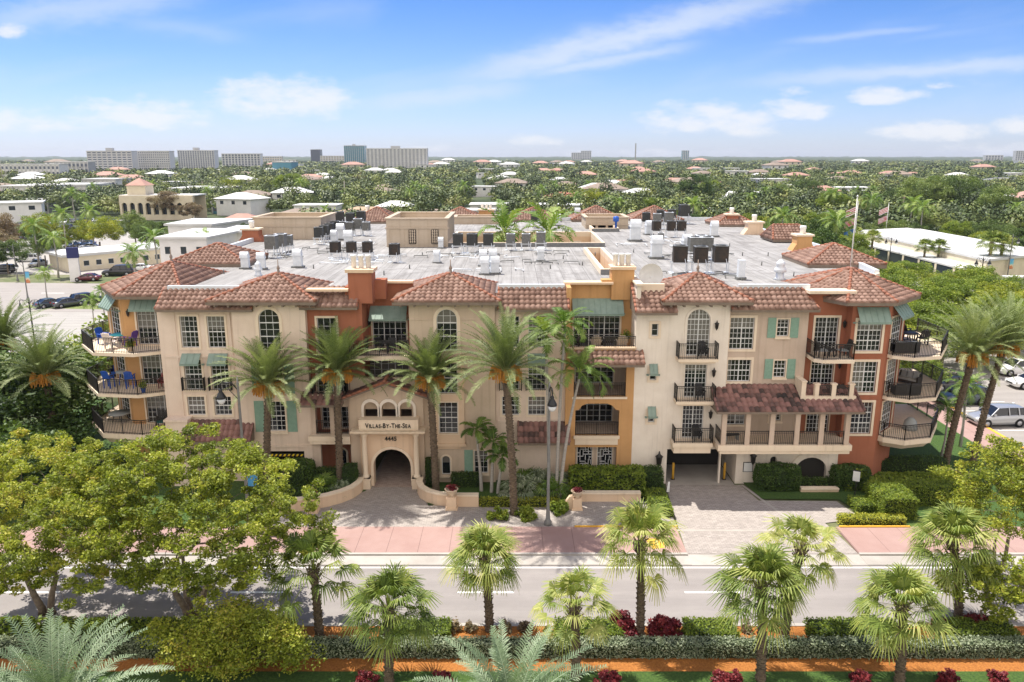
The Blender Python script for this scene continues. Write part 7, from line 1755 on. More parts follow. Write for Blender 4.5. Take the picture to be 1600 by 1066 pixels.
# bank-like building at the right
pts = [G(1560, 445, 0), G(1410, 408, 0)]
A = (84, 80); Bq = (64, 97)
bp = [(54, 104), (61, 92), (85, 80), (97, 97), (80, 118)]
boxhouse('civic_building', 'long cream single-storey building with wide flat roofs at right', [(84, 86), (102, 96), (102, 148), (84, 140)], 4.6, 'roofw', 'cream', .6, .4, [])
boxhouse('canopy', 'low flat canopy roof in front of the long cream building', [(79.5, 87), (83.98, 87), (83.98, 139), (79.5, 139)], 3.1, 'roofw', 'glass', 1.0, .3)
o = thing('colonnade', 'row of cream piers carrying the low canopy at right', 'piers')
for i in range(9):
    t = i / 8; x, y = 79.8, 88 + 50 * t; b = MB(); b.box(x - .35, x + .35, y - .35, y + .35, 0, 3.1); b.build('pier', W_['cream'], o)
# low tan canopy, bus shelter, flag poles, canal fence
x, y = G(1585, 455); o = thing('bus_shelter', 'small white bus shelter at the right edge', 'bus shelter', (x, y, 0)); b = MB(); b.box(-2, 2, -1, 1, 2.4, 2.6); b.build('roof', W_['roofw'], o)
for s in (-1.9, 1.9):
    b = MB(); b.bar((s, -.8, 0), (s, -.8, 2.4), .12); b.build('post', W_['grey'], o)
b = MB(); b.box(-1.9, 1.9, .85, .9, .3, 2.2); b.build('panel', W_['white'], o)
def flagpole(label, px, pyt, Y, cols):
    x, z = P(px, pyt, Y); o = thing('flagpole', label, 'flagpole', (x, Y, 0), 0, 'flagpoles'); b = MB(); b.tube([(0, 0, 0), (0, 0, z)], [.12, .06], 7); b.build('pole', M['white_paint'], o)
    b = MB(); b.lathe((0, 0, z), [(.03, 0), (.12, .1), (.03, .2)], 8); b.build('ball', M['galv'], o)
    for i, c in enumerate(cols):
        b = MB(); n = 8; z1 = z - .8 - i * 2.2; vs = []
        for k in range(n + 1): u = k / n; vs += [(-u * 2.3, .2 * math.sin(u * 6), z1 - u * .9), (-u * 2.3, .2 * math.sin(u * 6), z1 - 1.4 - u * .9)]
        b.add(vs, [[2 * k, 2 * k + 1, 2 * k + 3, 2 * k + 2] for k in range(n)]); b.build('flag', c, o)
def stripes(name, c1, c2, n):
    m = bpy.data.materials.new(name); m.use_nodes = True; T = NT(m.node_tree); s = T.node('ShaderNodeSeparateXYZ', inp={0: T.node('ShaderNodeTexCoord').outputs['Generated']})
    T.l.new(T.mix(T.math('LESS_THAN', T.math('FRACT', T.math('MULTIPLY', T.math('ADD', s.outputs[2], T.math('MULTIPLY', s.outputs[0], -.4)), n)), .5), c1, c2), T.n['Principled BSDF'].inputs[0]); return m
fl = [stripes('striped_flag', (.5, .04, .05), (.7, .7, .7), 6), pm('white_red_flag', (.6, .6, .62), (.45, .06, .06), .8), pm('blue_flag', (.05, .15, .4))]
flagpole('tall white flagpole with three flags at the right', 1341, 316, 108, fl); flagpole('shorter flagpole with a furled flag right of the tall one', 1389, 318, 150, fl[:2])
o = thing('court_fence', 'dark green windscreen fence round the sports court beyond the right roofs', 'fence'); fm = pmx('green_windscreen', (.012, .05, .05), rough=.8)
a_ = G(1195, 352); b_ = G(1262, 352)
for i in range(8):
    x = 46 + i * 4.2; b = MB(); b.box(x, x + 4.1, 140, 140.1, 0, 3.2); b.build('panel', fm, o); b = MB(); b.bar((x, 140, 0), (x, 140, 3.6), .1); b.build('post', M['iron'], o)
# tall two-tone sign, street lamps and poles on the left
x, y = G(119, 440); o = thing('pole_sign', 'tall white sign with a dark blue panel beside the boulevard', 'sign', (x, y, 0), .3); b = MB(); b.prism([(-.9, -.35), (.9, -.35), (.9, .35), (-.9, .35)], 0, 6.0, [(-.8, -.35), (.8, -.35), (.8, .35), (-.8, .35)]); b.build('pylon', W_['white'], o)
b = MB(); b.box(-.95, .95, -.45, .45, 4.4, 6.3); b.build('panel', pmx('navy_sign', (.03, .035, .12)), o)
def far_lamp(label, px, py, pyt, banner=None, rz=0.0, arms=(-1,), group='street lamps by the boulevard', dbl=False, mat='lampgrey'):
    x, y = G(px, py); _, z = P(px, pyt, y); return street_lamp(label, x, y, z, arms, rz, banner, mat, group)
far_lamp('lamp post with blue and orange banners left of the tall sign', 44, 470, 408, M['banner']); far_lamp('black lamp post by the concrete lot, behind the left date palm', 58, 560, 470, None, arms=(-1, 1), mat='lampiron'); far_lamp('grey lamp post at the left edge by the verge', 28, 440, 385); far_lamp('lamp post with an orange banner at the right, long arm', 1572, 445, 370, M['banner'], arms=(1,), group='street lamps at the right'); far_lamp('black twin lamp post among the right trees', 1528, 468, 404, None, arms=(-1, 1), group='street lamps at the right', mat='lampiron'); far_lamp('black twin lamp post in front of the long cream building', 1388, 420, 372, None, arms=(-1, 1), group='street lamps at the right', mat='lampiron')
for i, (px, pyb, pyt, lb) in enumerate([(540, 330, 283, 'white utility pole in the neighbourhood behind the left roof'), (1408, 352, 305, 'brown utility pole right of the flagpoles'), (7, 300, 250, 'brown utility pole at the left edge'), (868, 300, 278, 'grey utility pole behind the centre of the roof'), (973, 300, 272, 'grey utility pole right of centre'), (213, 320, 300, 'brown pole in front of the arcaded building'), (318, 310, 283, 'brown utility pole behind the arcaded building'), (1188, 300, 273, 'pale utility pole in the right neighbourhood'), (1316, 285, 270, 'pale pole by the white houses at right')]):
    x, y = G(px, pyb); _, z = P(px, pyt, y); o = thing('utility_pole', lb, 'utility pole', (x, y, 0), 0, 'utility poles'); b = MB(); b.tube([(0, 0, 0), (0, 0, z)], [.2, .13], 7); b.build('pole', M['greybark' if i % 2 == 0 else 'bark'], o)
    b = MB(); b.bar((-1.1, 0, z - .8), (1.1, 0, z - .8), .14); b.build('crossarm', M['bark'], o)

# ------------------------------------------------------------------ houses of the neighbourhood
OCC = []     # (x, y, radius) kept free of trees
def hip_house(label, x, y, w, d, z, rh, roofm, wallm, rz=0.0, group='houses beyond the building', win=True):
    o = thing('house', label, 'house', (x, y, 0), rz, group); b = MB(); b.box(-w / 2, w / 2, -d / 2, d / 2, 0, z); b.build('wall', W_[wallm], o)
    e = .7; rl = max(.2, w / 2 - d / 2); b = MB(); v = [(-w / 2 - e, -d / 2 - e, z), (w / 2 + e, -d / 2 - e, z), (w / 2 + e, d / 2 + e, z), (-w / 2 - e, d / 2 + e, z), (-rl, 0, z + rh), (rl, 0, z + rh)]
    b.add(v + [(p[0], p[1], z - .18) for p in v[:4]], [[0, 1, 5, 4], [1, 2, 5], [2, 3, 4, 5], [3, 0, 4], [6, 7, 1, 0], [7, 8, 2, 1], [8, 9, 3, 2], [9, 6, 0, 3], [9, 8, 7, 6]]); b.build('roof', W_[roofm], o)
    if win:
        for k in range(3):
            u = -w / 2 + w * (k + .5) / 3; b = MB(); b.box(u - .7, u + .7, -d / 2 - .03, -d / 2 + .05, z - 1.9, z - .7); wo = b.build('window', W_['glass'], o)
            b = MB(); b.box(u - .8, u + .8, -d / 2 - .08, -d / 2 - .03, z - 2.0, z - 1.9); b.build('sill', W_['white'], wo)
    OCC.append((x, y, max(w, d) * .62)); return o
def flat_house(label, x, y, w, d, z, roofm='roofw', wallm='white', rz=0.0, group='houses beyond the building'):
    o = thing('house', label, 'house', (x, y, 0), rz, group); b = MB(); b.box(-w / 2, w / 2, -d / 2, d / 2, 0, z); b.build('wall', W_[wallm], o); b = MB(); b.box(-w / 2 - .5, w / 2 + .5, -d / 2 - .5, d / 2 + .5, z, z + .35); b.build('roof', W_[roofm], o)
    for k in range(3):
        u = -w / 2 + w * (k + .5) / 3; b = MB(); b.box(u - .8, u + .8, -d / 2 - .03, -d / 2 + .05, z - 1.9, z - .7); b.build('window', W_['glass'], o)
    OCC.append((x, y, max(w, d) * .62)); return o
def at_h(px, py, z): return G(px, py, z)
NH = [  # label, px centre of roof, py of eave, eave z, width px, kind, roof, wall
    ('white hip-roofed house with a brown weathered roof behind the left penthouse', 466, 338, 5.2, 95, 'h', 'roofb', 'white'), ('house with a plain bright white roof behind the brown-roofed one', 492, 322, 5.4, 65, 'f', 'roofw', 'white'),
    ('house with an orange tan roof left of the large brown roof', 565, 334, 4.2, 90, 'h', 'roofo', 'cream'), ('house with a white roof between the tan and brown roofs', 615, 323, 5.0, 55, 'h', 'roofw', 'white'), ('house with a large brown shingle roof behind the penthouse', 665, 338, 3.6, 150, 'h', 'roofb', 'white'),
    ('two-storey house with a brown roof and grey walls at left of centre', 590, 300, 6.0, 62, 'h', 'roofb', 'grey'), ('white pergola-like house with a low fence right of the brown roof', 745, 330, 3.6, 72, 'f', 'roofw', 'white'), ('white flat-roofed house behind the centre', 780, 321, 3.6, 90, 'f', 'roofw', 'white'),
    ('dark red roofed motel-like house right of centre', 885, 308, 5.5, 66, 'h', 'roofr', 'white'), ('small house with a pale blue roof below the white tower', 690, 281, 5.0, 40, 'h', 'roofg', 'blue'), ('white modern house with big windows near the centre', 780, 265, 7.0, 36, 'f', 'roofw', 'white'), ('second white modern house right of the first', 832, 266, 7.0, 30, 'f', 'roofg', 'white'),
    ('house with a brown roof right of the modern houses', 868, 268, 6.5, 22, 'h', 'roofr', 'cream'), ('white domed-roof house right of centre', 890, 299, 4.0, 36, 'h', 'roofw', 'white'), ('pink-roofed house at the left behind the palm clump', 372, 346, 5.2, 60, 'h', 'roofp', 'cream'), ('long white low house left of centre', 640, 292, 4.0, 40, 'f', 'roofw', 'white'),
    ('white flat-roofed house among the right trees', 1245, 276, 6.0, 18, 'f', 'roofw', 'white'), ('white houses with blue-grey top floor at right', 1335, 294, 6.5, 60, 'f', 'roofw', 'white'), ('white house right of the blue-grey topped one', 1360, 300, 5.5, 44, 'f', 'roofw', 'white'), ('house with a pink tiled roof at right', 1450, 262, 6.0, 30, 'h', 'roofp', 'cream'),
    ('white house at the far right edge', 1508, 289, 6.0, 24, 'h', 'roofw', 'white'), ('white flat house at the right edge behind the big shade trees', 1585, 300, 5.0, 50, 'f', 'roofw', 'white'), ('grey-roofed long house at the right edge', 1580, 282, 6.0, 60, 'h', 'roofg', 'grey'), ('dark grey roofed house at the far right', 1590, 267, 7.0, 40, 'h', 'roofg', 'white'), ('white roofed house below the dark grey one', 1560, 272, 6.0, 60, 'f', 'roofw', 'white'),
    ('house with a salmon roof left of the big shade trees', 1388, 276, 6.0, 26, 'h', 'roofp', 'white'), ('cream house with a pink roof among the right trees', 1312, 272, 7.0, 24, 'h', 'roofp', 'cream'), ('pink-roofed house peeking out right of the shade trees', 1480, 300, 6.0, 28, 'h', 'roofp', 'cream')]
for lb, px, py, z, wp, kd, rf, wl in NH:
    x, y = at_h(px, py, z); w = wp / FPX * (y + CAM_D) * 1.0; d = min(w * .7, 14)
    (hip_house if kd == 'h' else flat_house)(lb, x, y + d / 2, w, d, z, *((1.9 if z < 6.5 else 1.6, rf, wl) if kd == 'h' else (rf, wl)))
for i, px in enumerate((1143, 1160, 1182, 1196)):   # saw-tooth white gables
    x, y = at_h(px, 312, 4.5); o = thing('townhouse', f'{nth(i, 4)} of the four white gabled townhouses among the right trees', 'house', (x, y + 4, 0), 0, 'white gabled townhouses'); s = (-1, -1, -1, 1)[i]
    b = MB(); b.box(-2.4, 2.4, 0, 10, 0, 4.4); b.build('wall', W_['cream'], o); b = MB(); b.add([(-2.6 * s, -.3, 7.6), (2.4 * s, -.3, 4.2), (2.4 * s, 10, 4.2), (-2.6 * s, 10, 7.6), (-2.6 * s, -.3, 7.0), (2.4 * s, -.3, 3.7), (2.4 * s, 10, 3.7), (-2.6 * s, 10, 7.0), (-2.6 * s, -.3, 4.2), (-2.6 * s, 10, 4.2)], [[0, 1, 2, 3], [4, 7, 6, 5], [0, 4, 5, 1], [0, 3, 9, 8], [8, 1, 0], [9, 3, 2]]); b.build('roof', W_['white'], o); OCC.append((x, y + 6, 6))
def where(x, y):
    px = 800 + FPX * x / (y + CAM_D); d = y + CAM_D
    lm = [(60, 'at the left edge'), (135, 'below the far left low blocks'), (205, 'below the left wing of the long slab'), (270, 'below the right wing of the long slab'), (340, 'below the finely gridded tower'), (410, 'below the wide mid-rise'), (480, 'between the mid-rise and the dark office tower'), (540, 'below the dark office tower'), (600, 'below the teal tower'), (670, 'below the white apartment block'), (735, 'just left of the straight street'), (800, 'just right of the straight street'), (860, 'behind the courtyard palms'), (920, 'below the far centre block'), (985, 'left of the radio mast line'), (1040, 'below the radio mast'), (1100, 'behind the right condensers'), (1160, 'behind the small orange chimney'), (1215, 'left of the court fence'), (1270, 'behind the court fence'), (1330, 'left of the tall flagpole'), (1400, 'right of the tall flagpole'), (1470, 'behind the left part of the long cream building'), (1540, 'behind the right part of the long cream building'), (9999, 'at the right edge')]
    bd = [(135, 'nearest'), (160, 'second row'), (190, 'third row'), (225, 'fourth row'), (265, 'fifth row'), (330, 'sixth row'), (450, 'farther'), (620, 'distant'), (850, 'very distant'), (99999, 'near the horizon')]
    return next(t for m, t in lm if px < m), next(t for m, t in bd if d < m)
# many small houses farther away (copies of three kinds)
HP = [hip_house('x', -400, 700, 16, 10, 5.6, 2.2, 'roofp', 'cream', win=True, group='far houses'), flat_house('x', -430, 760, 15, 10, 6.2, group='far houses'), hip_house('x', -380, 820, 15, 10, 5.8, 2.0, 'roofb', 'white', group='far houses'), hip_house('x', -350, 900, 15, 10, 6.0, 2.0, 'roofw', 'white', group='far houses')]
HL = ['pink-roofed house among the far trees', 'white flat-roofed house among the far trees', 'brown-roofed house among the far trees', 'white-roofed house among the far trees']
for o, l in zip(HP, HL): o['label'] = l
rnd = random.Random(5)
for i in range(170):
    d = rnd.uniform(260, 1000) if i < 120 else rnd.uniform(1000, 2200); ang = rnd.uniform(-.62, .62); x = d * math.tan(ang); y = d - CAM_D
    k = rnd.choice((0, 0, 1, 3, 3, 2)) if ang > 0 else rnd.choice((1, 1, 3, 2, 0))
    if any(math.hypot(x - q[0], y - q[1]) < q[2] + 9 for q in OCC): continue
    s = rnd.uniform(.85, 1.3) * (1 if d < 1000 else 1.7); dup(HP[k], (x, y, .4 if d < 600 else 1.5), rnd.uniform(-.5, .5), f'{HL[k].split(" among")[0]}, {where(x, y)[1]}, {where(x, y)[0]}', 'far houses', s); OCC.append((x, y - 4, 5.5 * s))
OCC += [(-80, 112, 15), (-72, 120, 13), (-66, 128, 9), (-62, 95, 12), (-56, 95, 10), (-68, 118, 9), (90, 93, 12), (90, 106, 13), (91, 120, 13), (92, 134, 13), (78, 90, 7), (78, 102, 6), (78, 114, 6), (78, 126, 6), (74, 84, 6)]


# ------------------------------------------------------------------ trees of the town
def proto_crown(seed, rx, rz, nclump, nleaf, lsize, lm, clump_r):
    me, t = crown_tree('town', np.random.default_rng(seed), 6, (rx, rx, rz), 4.6, nclump, nleaf, lsize, lm, trunk_h=2.4, trunk_r=.22, clump_r=clump_r, branches=False)
    return me, t
TP = []
for i, (sd_, lm, rx, rz) in enumerate([(201, 'mid', 4.2, 2.9), (202, 'mid', 4.6, 2.6), (203, 'fresh', 4.3, 2.6), (204, 'olive', 4.0, 2.8), (205, 'deep', 4.2, 3.2), (206, 'mid', 3.7, 3.3), (207, 'brown', 4.2, 2.6)]):
    me, t = proto_crown(sd_, rx, rz, 60, 13000, .26, lm, .95); o = thing('broadleaf_tree', 'x', 'tree', (0, 0, 0), 0, 'trees beyond the building'); tr = t.build('trunk', M['bark'], o); link('crown', me, o); TP.append((o, lm))
KN = dict(mid='mid green leafy tree', fresh='bright green rounded tree', olive='yellowish green tree', deep='dark green dense tree', brown='brownish sparse tree')
def blocked(x, y, r=3.2):
    if -29.5 - r < x < 32 + r and -30 < y < 66: return True
    if y < 62 and x < -28 and y > 35 and x > -150: return True
    if -170 < x < -25 and 62 < y < 97: return True
    if 34 < x < 62 and -15 < y < 62: return True
    if 34 < x < 77 and 26 < y < 84: return True
    if -300 < x < -62 and 104 < y < 250 and int(abs(x) * 1.3 + y * 2.1) % 6 != 0: return True
    a, b = G(735, 283), G(752, 320); t = (y - b[1]) / (a[1] + 80 - b[1]); xc = b[0] + 1 + (a[0] + 2 - b[0]) * t
    if 60 < y < a[1] + 60 and abs(x - xc) < 6.5: return True
    return any(math.hypot(x - q[0], y - q[1]) < q[2] + r * .8 for q in OCC)
rnd = random.Random(21); placed = []
def region(px): return 'at left' if px < 420 else 'behind the left half of the roof' if px < 760 else 'behind the right half of the roof' if px < 1150 else 'at right'
firstT = [True] * len(TP); ntree = 0
# trees that stand out in the photograph: (px, py of crown centre, crown radius m, kind index)
special = [(1085, 305, 8, 4, 'large dark rounded tree behind the right cluster of condensers'), (1015, 332, 5, 2, 'bright yellow green tree just behind the roof, right of centre'), (980, 330, 4, 2, 'bright yellow green bush-like tree left of its brighter neighbour'), (1110, 300, 6, 2, 'light green wide tree beyond the condensers'), (1170, 320, 5, 0, 'mid green tree left of the court fence'), (1215, 310, 6, 0, 'wide shade tree left of the court'), (1260, 305, 7, 0, 'wide shade tree over the parked cars'), (1300, 330, 6, 2, 'bright green shade tree right of the court'), (1345, 340, 5, 0, 'mid green tree behind the tall flagpole'),
           (1440, 315, 9, 0, 'huge spreading shade tree, left of the two behind the long cream building'), (1500, 315, 9, 0, 'huge spreading shade tree, right of the two behind the long cream building'), (1400, 318, 6, 0, 'shade tree right of the flagpoles'), (1555, 330, 7, 5, 'shade tree at the right edge'), (455, 297, 8, 2, 'bright light green tree left of the utility pole'), (365, 298, 7, 3, 'broad olive tree right of the arcaded building'), (265, 325, 6, 6, 'large brownish leafless tree by the arcaded building'), (300, 335, 4, 6, 'smaller brownish tree right of the leafless one'), (155, 372, 5, 3, 'olive tree in the car park by the motel'), (930, 320, 6, 3, 'olive branchy tree behind the back hipped roofs')]
for px, py, r, k, lb in special:
    z = r * .75; x, y = at_h(px, py, z); s = r / 4.2; src, lm = TP[k]
    if firstT[k]: firstT[k] = False; o = src; o.location = (x, y, 0); o.scale = (s, s, s); o['label'] = lb; o.rotation_euler = (0, 0, px)
    else: dup(src, (x, y, 0), px, lb, 'trees beyond the building', s)
    placed.append((x, y, r)); ntree += 1
for grp_, lst in (('street trees right of the building', [(36, 34, 4.0), (37, 27, 3.6), (35.5, 42, 4.4), (36.5, 51, 4.2), (44, 40, 4.4), (47, 48, 4.6), (43, 58, 4.6), (52, 57, 4.6), (37, 60, 4.4), (57, 66, 4.4), (48, 67, 4.6), (40, 70, 4.2), (54, 77, 4.0), (42, 31, 4.2), (50, 40, 4.0), (58, 52, 4.2), (62, 46, 4.0), (63, 60, 4.0), (66, 68, 3.6), (38, 20.5, 3.0), (47, 31, 4.0), (53, 33, 4.0), (59, 41, 4.2), (67, 52, 4.2), (71, 61, 4.0), (73, 71, 4.0), (61, 74, 4.0), (67, 79, 3.8), (68, 43, 4.0), (75, 54, 4.0), (44, 76, 4.2), (36, 70, 4.0)]),):
    for i, (x, y, r) in enumerate(lst):
        k = (2, 3, 2, 3, 2)[i % 5]; s = r / 4.2; src, lm = TP[k]
        dup(src, (x, y, 0), i * 1.9, f'{("bright green", "yellowish green", "fresh green", "olive tinged", "mid green")[i % 5]} street tree, {nth(i, len(lst))} counting back along the belt right of the building', grp_, (s, s, s * .82)); placed.append((x, y, r)); ntree += 1
# scattered near trees, nearest first
cand = []
for _ in range(9000):
    d = 108 + 252 * math.sqrt(rnd.random()); ang = rnd.uniform(-.66, .66); cand.append((d, ang))
cand.sort()
n_ind = 0
for d, ang in cand:
    if ntree >= 296: break
    x, y = d * math.tan(ang), d - CAM_D; r = rnd.uniform(2.6, 4.8)
    if blocked(x, y, r): continue
    if any(abs(x - q[0]) < 12 and abs(y - q[1]) < 12 and math.hypot(x - q[0], y - q[1]) < (q[2] + r) * .78 for q in placed): continue
    k = rnd.choice((0, 1, 5, 4, 0, 2, 3, 1, 5, 6 if x < 0 else 2)); s = r / 4.2; src, lm = TP[k]; px = 800 + FPX * math.tan(ang)
    wh = where(x, y); lb = f'{"small" if r < 3.3 else "large" if r > 4.1 else "mid-sized"} {KN[lm]}, {wh[1]}, {wh[0]}'
    if firstT[k]: firstT[k] = False; o = src; o.location = (x, y, 0); o.scale = (s,) * 3; o['label'] = lb
    else: dup(src, (x, y, 0), rnd.uniform(0, 6), lb, 'trees beyond the building', (s, s, s * rnd.uniform(.8, 1.25)))
    placed.append((x, y, r)); ntree += 1; dmax = d
print('trees', ntree, 'to', dmax)
# palms of the town
R = np.random.default_rng(9)
V, F, uv = pinnate(R, 20, 2.7, 15, .75, .16, -.5, 1.3, 1.5, vee=.1, stiff=1.3, w_rachis=.06)
pc = np_mesh('coconut_crown', V, F, LM['royal'], uv); pt = MB(); pt.tube([(0, 0, 0), (.25, 0, 2.5), (.3, .1, 5), (.1, .1, 7.4)], [.2, .14, .12, .11], 8)
PP = thing('coconut_palm', 'coconut palm left of the white two-storey house', 'palm tree', (0, 0, 0), 0, 'coconut palms of the town'); pt.build('trunk', M['greybark'], PP); link('crown', pc, PP, (.1, .1, 7.3))
SPp = thing('cabbage_palm', 'x', 'palm tree', (0, 0, 0), 0, 'cabbage palms at the right of the roofs'); palm_trunk(5, .2, .17, n=14).build('trunk', M['bark'], SPp); link('crown', SAB[0], SPp, (0, 0, 5))
pl = [(318, 372, 1.3, 'coconut palm in front of the white two-storey house, left one'), (305, 382, 1.2, 'coconut palm in front of the white two-storey house, right one'), (210, 395, 1.3, 'tall coconut palm behind the long motel'), (240, 370, 1.4, 'tall coconut palm left of the two-storey house'), (83, 372, 1.3, 'coconut palm in the middle of the car park'), (52, 352, 1.5, 'tall coconut palm at the left of the car park'), (95, 335, 1.6, 'tall coconut palm in the car park'), (139, 330, 1.6, 'tall coconut palm right of the car park'), (68, 425, .8, 'low coconut palm beside the boulevard'), (160, 455, .75, 'small bright palm in front of the turret roof'), (143, 468, .75, 'small bright palm beside the parked black suv'), (545, 345, 1.0, 'coconut palm behind the back-left condensers'), (640, 345, .8, 'low coconut palm behind the penthouse'), (655, 347, .7, 'second low coconut palm behind the penthouse')]
first = True
for px, py, s, lb in pl:
    s *= .8; z = 7.3 * s; x, y = at_h(px, py, z)
    if first: first = False; PP.location = (x, y, 0); PP.scale = (s,) * 3; PP['label'] = lb
    else: dup(PP, (x, y, 0), px, lb, None, s)
for i, (x, y, lb) in enumerate([(-1.0, 35, 'left of the two palms growing in the roof courtyard'), (4.2, 34, 'right of the two palms growing in the roof courtyard')]):
    dup(PP, (x, y, 0), i * 2, lb, 'palms growing in the roof courtyard', (1.4, 1.4, 1.98))
first = True
for px, py, s, lb in [(1262, 347, 1.2, 'cabbage palm left of the flagpole pair'), (1278, 350, 1.2, 'second cabbage palm left of the flagpoles'), (1207, 353, 1.0, 'cabbage palm behind the pinkish chimney'), (1298, 360, 1.1, 'cabbage palm right of the ochre chimney'), (1338, 365, 1.1, 'cabbage palm just left of the tall flagpole'), (1364, 371, 1.2, 'cabbage palm just right of the tall flagpole'), (1446, 385, 1.1, 'left cabbage palm of the pair before the cream building'), (1468, 385, 1.1, 'right cabbage palm of the pair before the cream building'), (1550, 378, 1.5, 'tall cabbage palm left of the banner lamp post'), (1567, 382, 1.4, 'tall cabbage palm behind the banner lamp post')]:
    z = 5 * s; x, y = at_h(px, py, z)
    if first: first = False; SPp.location = (x, y, 0); SPp.scale = (s,) * 3; SPp['label'] = lb
    else: dup(SPp, (x, y, 0), px, lb, None, s)
n_p = 0
for _ in range(1500):
    if n_p >= 55: break
    d = rnd.uniform(115, 420); ang = rnd.uniform(-.62, .62); x, y = d * math.tan(ang), d - CAM_D
    if blocked(x, y, 1.0): continue
    s = rnd.uniform(.9, 1.45); px = 800 + FPX * math.tan(ang)
    dup(PP, (x, y, 0), rnd.uniform(0, 6), f'{"tall" if s > 1.2 else "low"} coconut palm, {where(x, y)[1]}, {where(x, y)[0]}', 'coconut palms of the town', s); n_p += 1
# right-corner small palms by the sidewalk
for i, (px, py, s, lb) in enumerate([(1470, 715, .55, 'small palm below the right corner balconies'), (1500, 700, .7, 'slender palm behind the right date palm trunks')]):
    x, y = G(px, py); dup(PP, (x, y, 0), i, lb, 'small palms at the right corner', s)

# the wood of treetops farther out: more crowns than anyone could count
R = np.random.default_rng(77)
def far_wood():
    Cs, cl, sz = [], [], []
    d = 300.0 if 0 else dmax * .97; row = 0
    xs, ys, rr = [], [], []
    while d < 2600:
        r = 3.6 + d * .0016; step = r * 1.35; hw = d * .70; n = int(2 * hw / (r * 1.75)); 
        x = np.linspace(-hw, hw, n) + R.uniform(-1, 1, n) * r * .8; y = d - CAM_D + R.uniform(-1, 1, n) * step * .5
        keep = R.uniform(0, 1, n) > .12
        xs.append(x[keep]); ys.append(y[keep]); rr.append(np.full(keep.sum(), r)); d += step * (1 if d < 900 else 1.6)
    x = np.concatenate(xs); y = np.concatenate(ys); r = np.concatenate(rr)
    ox = np.array([q[0] for q in OCC]); oy = np.array([q[1] for q in OCC]); orr = np.array([q[2] for q in OCC])
    ok = np.ones(len(x), bool)
    for a, b_, c in zip(ox, oy, orr): ok &= (x - a) ** 2 + (y - b_) ** 2 > (c + 2.0) ** 2
    a, b_ = G(735, 283), G(752, 320); t = (y - b_[1]) / (a[1] + 80 - b_[1]); xc = b_[0] + 1 + (a[0] + 2 - b_[0]) * t; ok &= ~((y < a[1] + 60) & (np.abs(x - xc) < 7))
    ok &= ~((x > -300) & (x < -62) & (y > 104) & (y < 250))
    x, y, r = x[ok], y[ok], r[ok]; n = len(x); print('far crowns', n)
    h = R.uniform(4.0, 8.5, n) + (R.uniform(0, 1, n) > .93) * 3.0; tint = R.uniform(0, 1, n)
    Vall, Fall, UVall = [], [], []; off = 0
    for lo, hi, nl in ((0, 500, 300), (500, 1100, 110), (1100, 4000, 40)):
        m = (y >= lo) & (y < hi); k = int(m.sum())
        if not k: continue
        idx = np.repeat(np.nonzero(m)[0], nl); dd = R.normal(size=(len(idx), 3)); dd[:, 2] = np.abs(dd[:, 2]) * .9 - .15; dd /= np.linalg.norm(dd, axis=1, keepdims=True)
        q = R.uniform(.6, 1.05, len(idx)); lump = 1 + .25 * np.sin(dd[:, 0] * 5 + tint[idx] * 20) * np.cos(dd[:, 1] * 5 + tint[idx] * 9)
        C = np.stack([x[idx] + dd[:, 0] * r[idx] * q * lump, y[idx] + dd[:, 1] * r[idx] * q * lump, h[idx] * .62 + dd[:, 2] * h[idx] * .48 * q * lump], 1)
        tn = np.cross(dd, R.normal(size=dd.shape)); tn /= np.linalg.norm(tn, axis=1, keepdims=True); bn = np.cross(dd, tn); q0 = R.normal(0, .35, (len(idx), 1)) * dd
        V = np.stack([C - tn * .6 + q0, C - bn * .5, C + tn * .6 - q0, C + bn * .5], 1).reshape(-1, 3); F = np.arange(len(idx) * 4).reshape(-1, 4); uv = np.stack([.7 * tint[idx] + .3 * R.uniform(0, 1, len(idx)), tint[idx]], 1); s = (r[idx] * (.17 if nl == 300 else .3 if nl == 110 else .55)); V = (V.reshape(-1, 4, 3) - C[:, None]) * s[:, None, None] + C[:, None]
        Vall.append(V.reshape(-1, 3)); Fall.append(F + off); off += len(F) * 4; UVall.append(uv)
    return np_mesh('far_wood', np.concatenate(Vall), np.concatenate(Fall), LM['townwood'], np.concatenate(UVall))
LM['townwood'] = leaf_mat('town_canopy_leaf', [(0, (.035, .052, .018)), (.35, (.07, .10, .028)), (.65, (.125, .16, .04)), (.85, (.22, .26, .055)), (1, (.24, .21, .10))], 0, objvar=0)
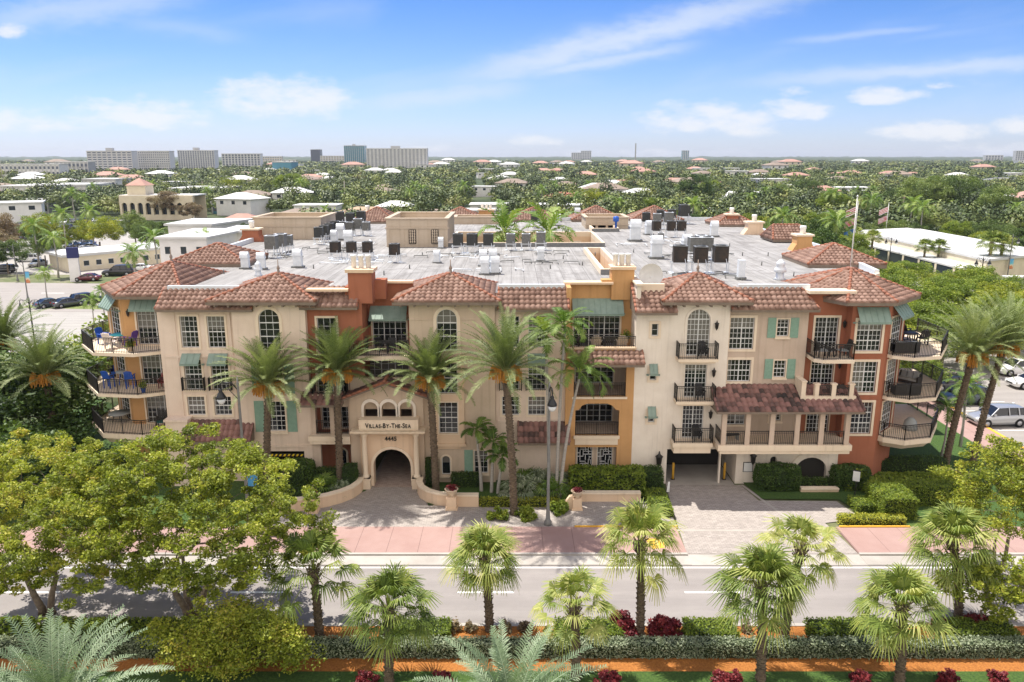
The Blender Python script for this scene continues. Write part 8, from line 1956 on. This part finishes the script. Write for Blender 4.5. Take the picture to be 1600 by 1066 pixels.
o = link('far_trees', far_wood()); tag(o, 'countless tree crowns of the far neighbourhood up to the horizon', 'trees', None, 'stuff')
# low dark undergrowth that closes the ground between the far crowns
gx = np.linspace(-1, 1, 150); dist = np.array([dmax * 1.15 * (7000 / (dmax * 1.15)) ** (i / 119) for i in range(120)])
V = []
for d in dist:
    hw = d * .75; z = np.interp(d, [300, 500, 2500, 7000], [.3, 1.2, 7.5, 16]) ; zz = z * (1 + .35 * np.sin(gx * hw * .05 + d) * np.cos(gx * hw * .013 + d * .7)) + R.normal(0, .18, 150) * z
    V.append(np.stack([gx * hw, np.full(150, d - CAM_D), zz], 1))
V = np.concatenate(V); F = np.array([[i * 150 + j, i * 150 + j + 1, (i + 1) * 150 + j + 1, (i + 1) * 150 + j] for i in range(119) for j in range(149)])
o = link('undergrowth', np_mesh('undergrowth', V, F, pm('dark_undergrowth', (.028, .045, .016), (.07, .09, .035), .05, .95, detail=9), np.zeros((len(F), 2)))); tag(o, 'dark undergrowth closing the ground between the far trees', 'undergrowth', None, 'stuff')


# ------------------------------------------------------------------ the air between here and the horizon
HZ = pm('haze', (1, 1, 1)); T = NT(HZ.node_tree); T.n.clear(); out = T.node('ShaderNodeOutputMaterial')
v = T.node('ShaderNodeVolumePrincipled', inp={'Color': (.80, .87, 1.0, 1), 'Density': .00007, 'Anisotropy': .2}); T.l.new(v.outputs[0], out.inputs['Volume'])
b = MB(); b.box(-8500, 8500, -120, 8500, -1, 75); o = b.build('haze', HZ); tag(o, 'thin pale blue haze over the far neighbourhood', 'haze', None, 'stuff')

# things that still read alike: say which one, counted from the left
bylab = {}
for o in COL.objects:
    if o.parent is None and 'label' in o and 'category' in o: bylab.setdefault(o['label'], []).append(o)
for lb, L_ in bylab.items():
    if len(L_) > 1 and len(lb.split()) <= 13:
        for i, o in enumerate(sorted(L_, key=lambda q: q.location.x / (q.location.y + CAM_D + .1))): o['label'] = f'{nth(min(i, 19), len(L_))} from left, {lb}' if 0 < i < len(L_) - 1 else f'{nth(i, len(L_))} {lb}'
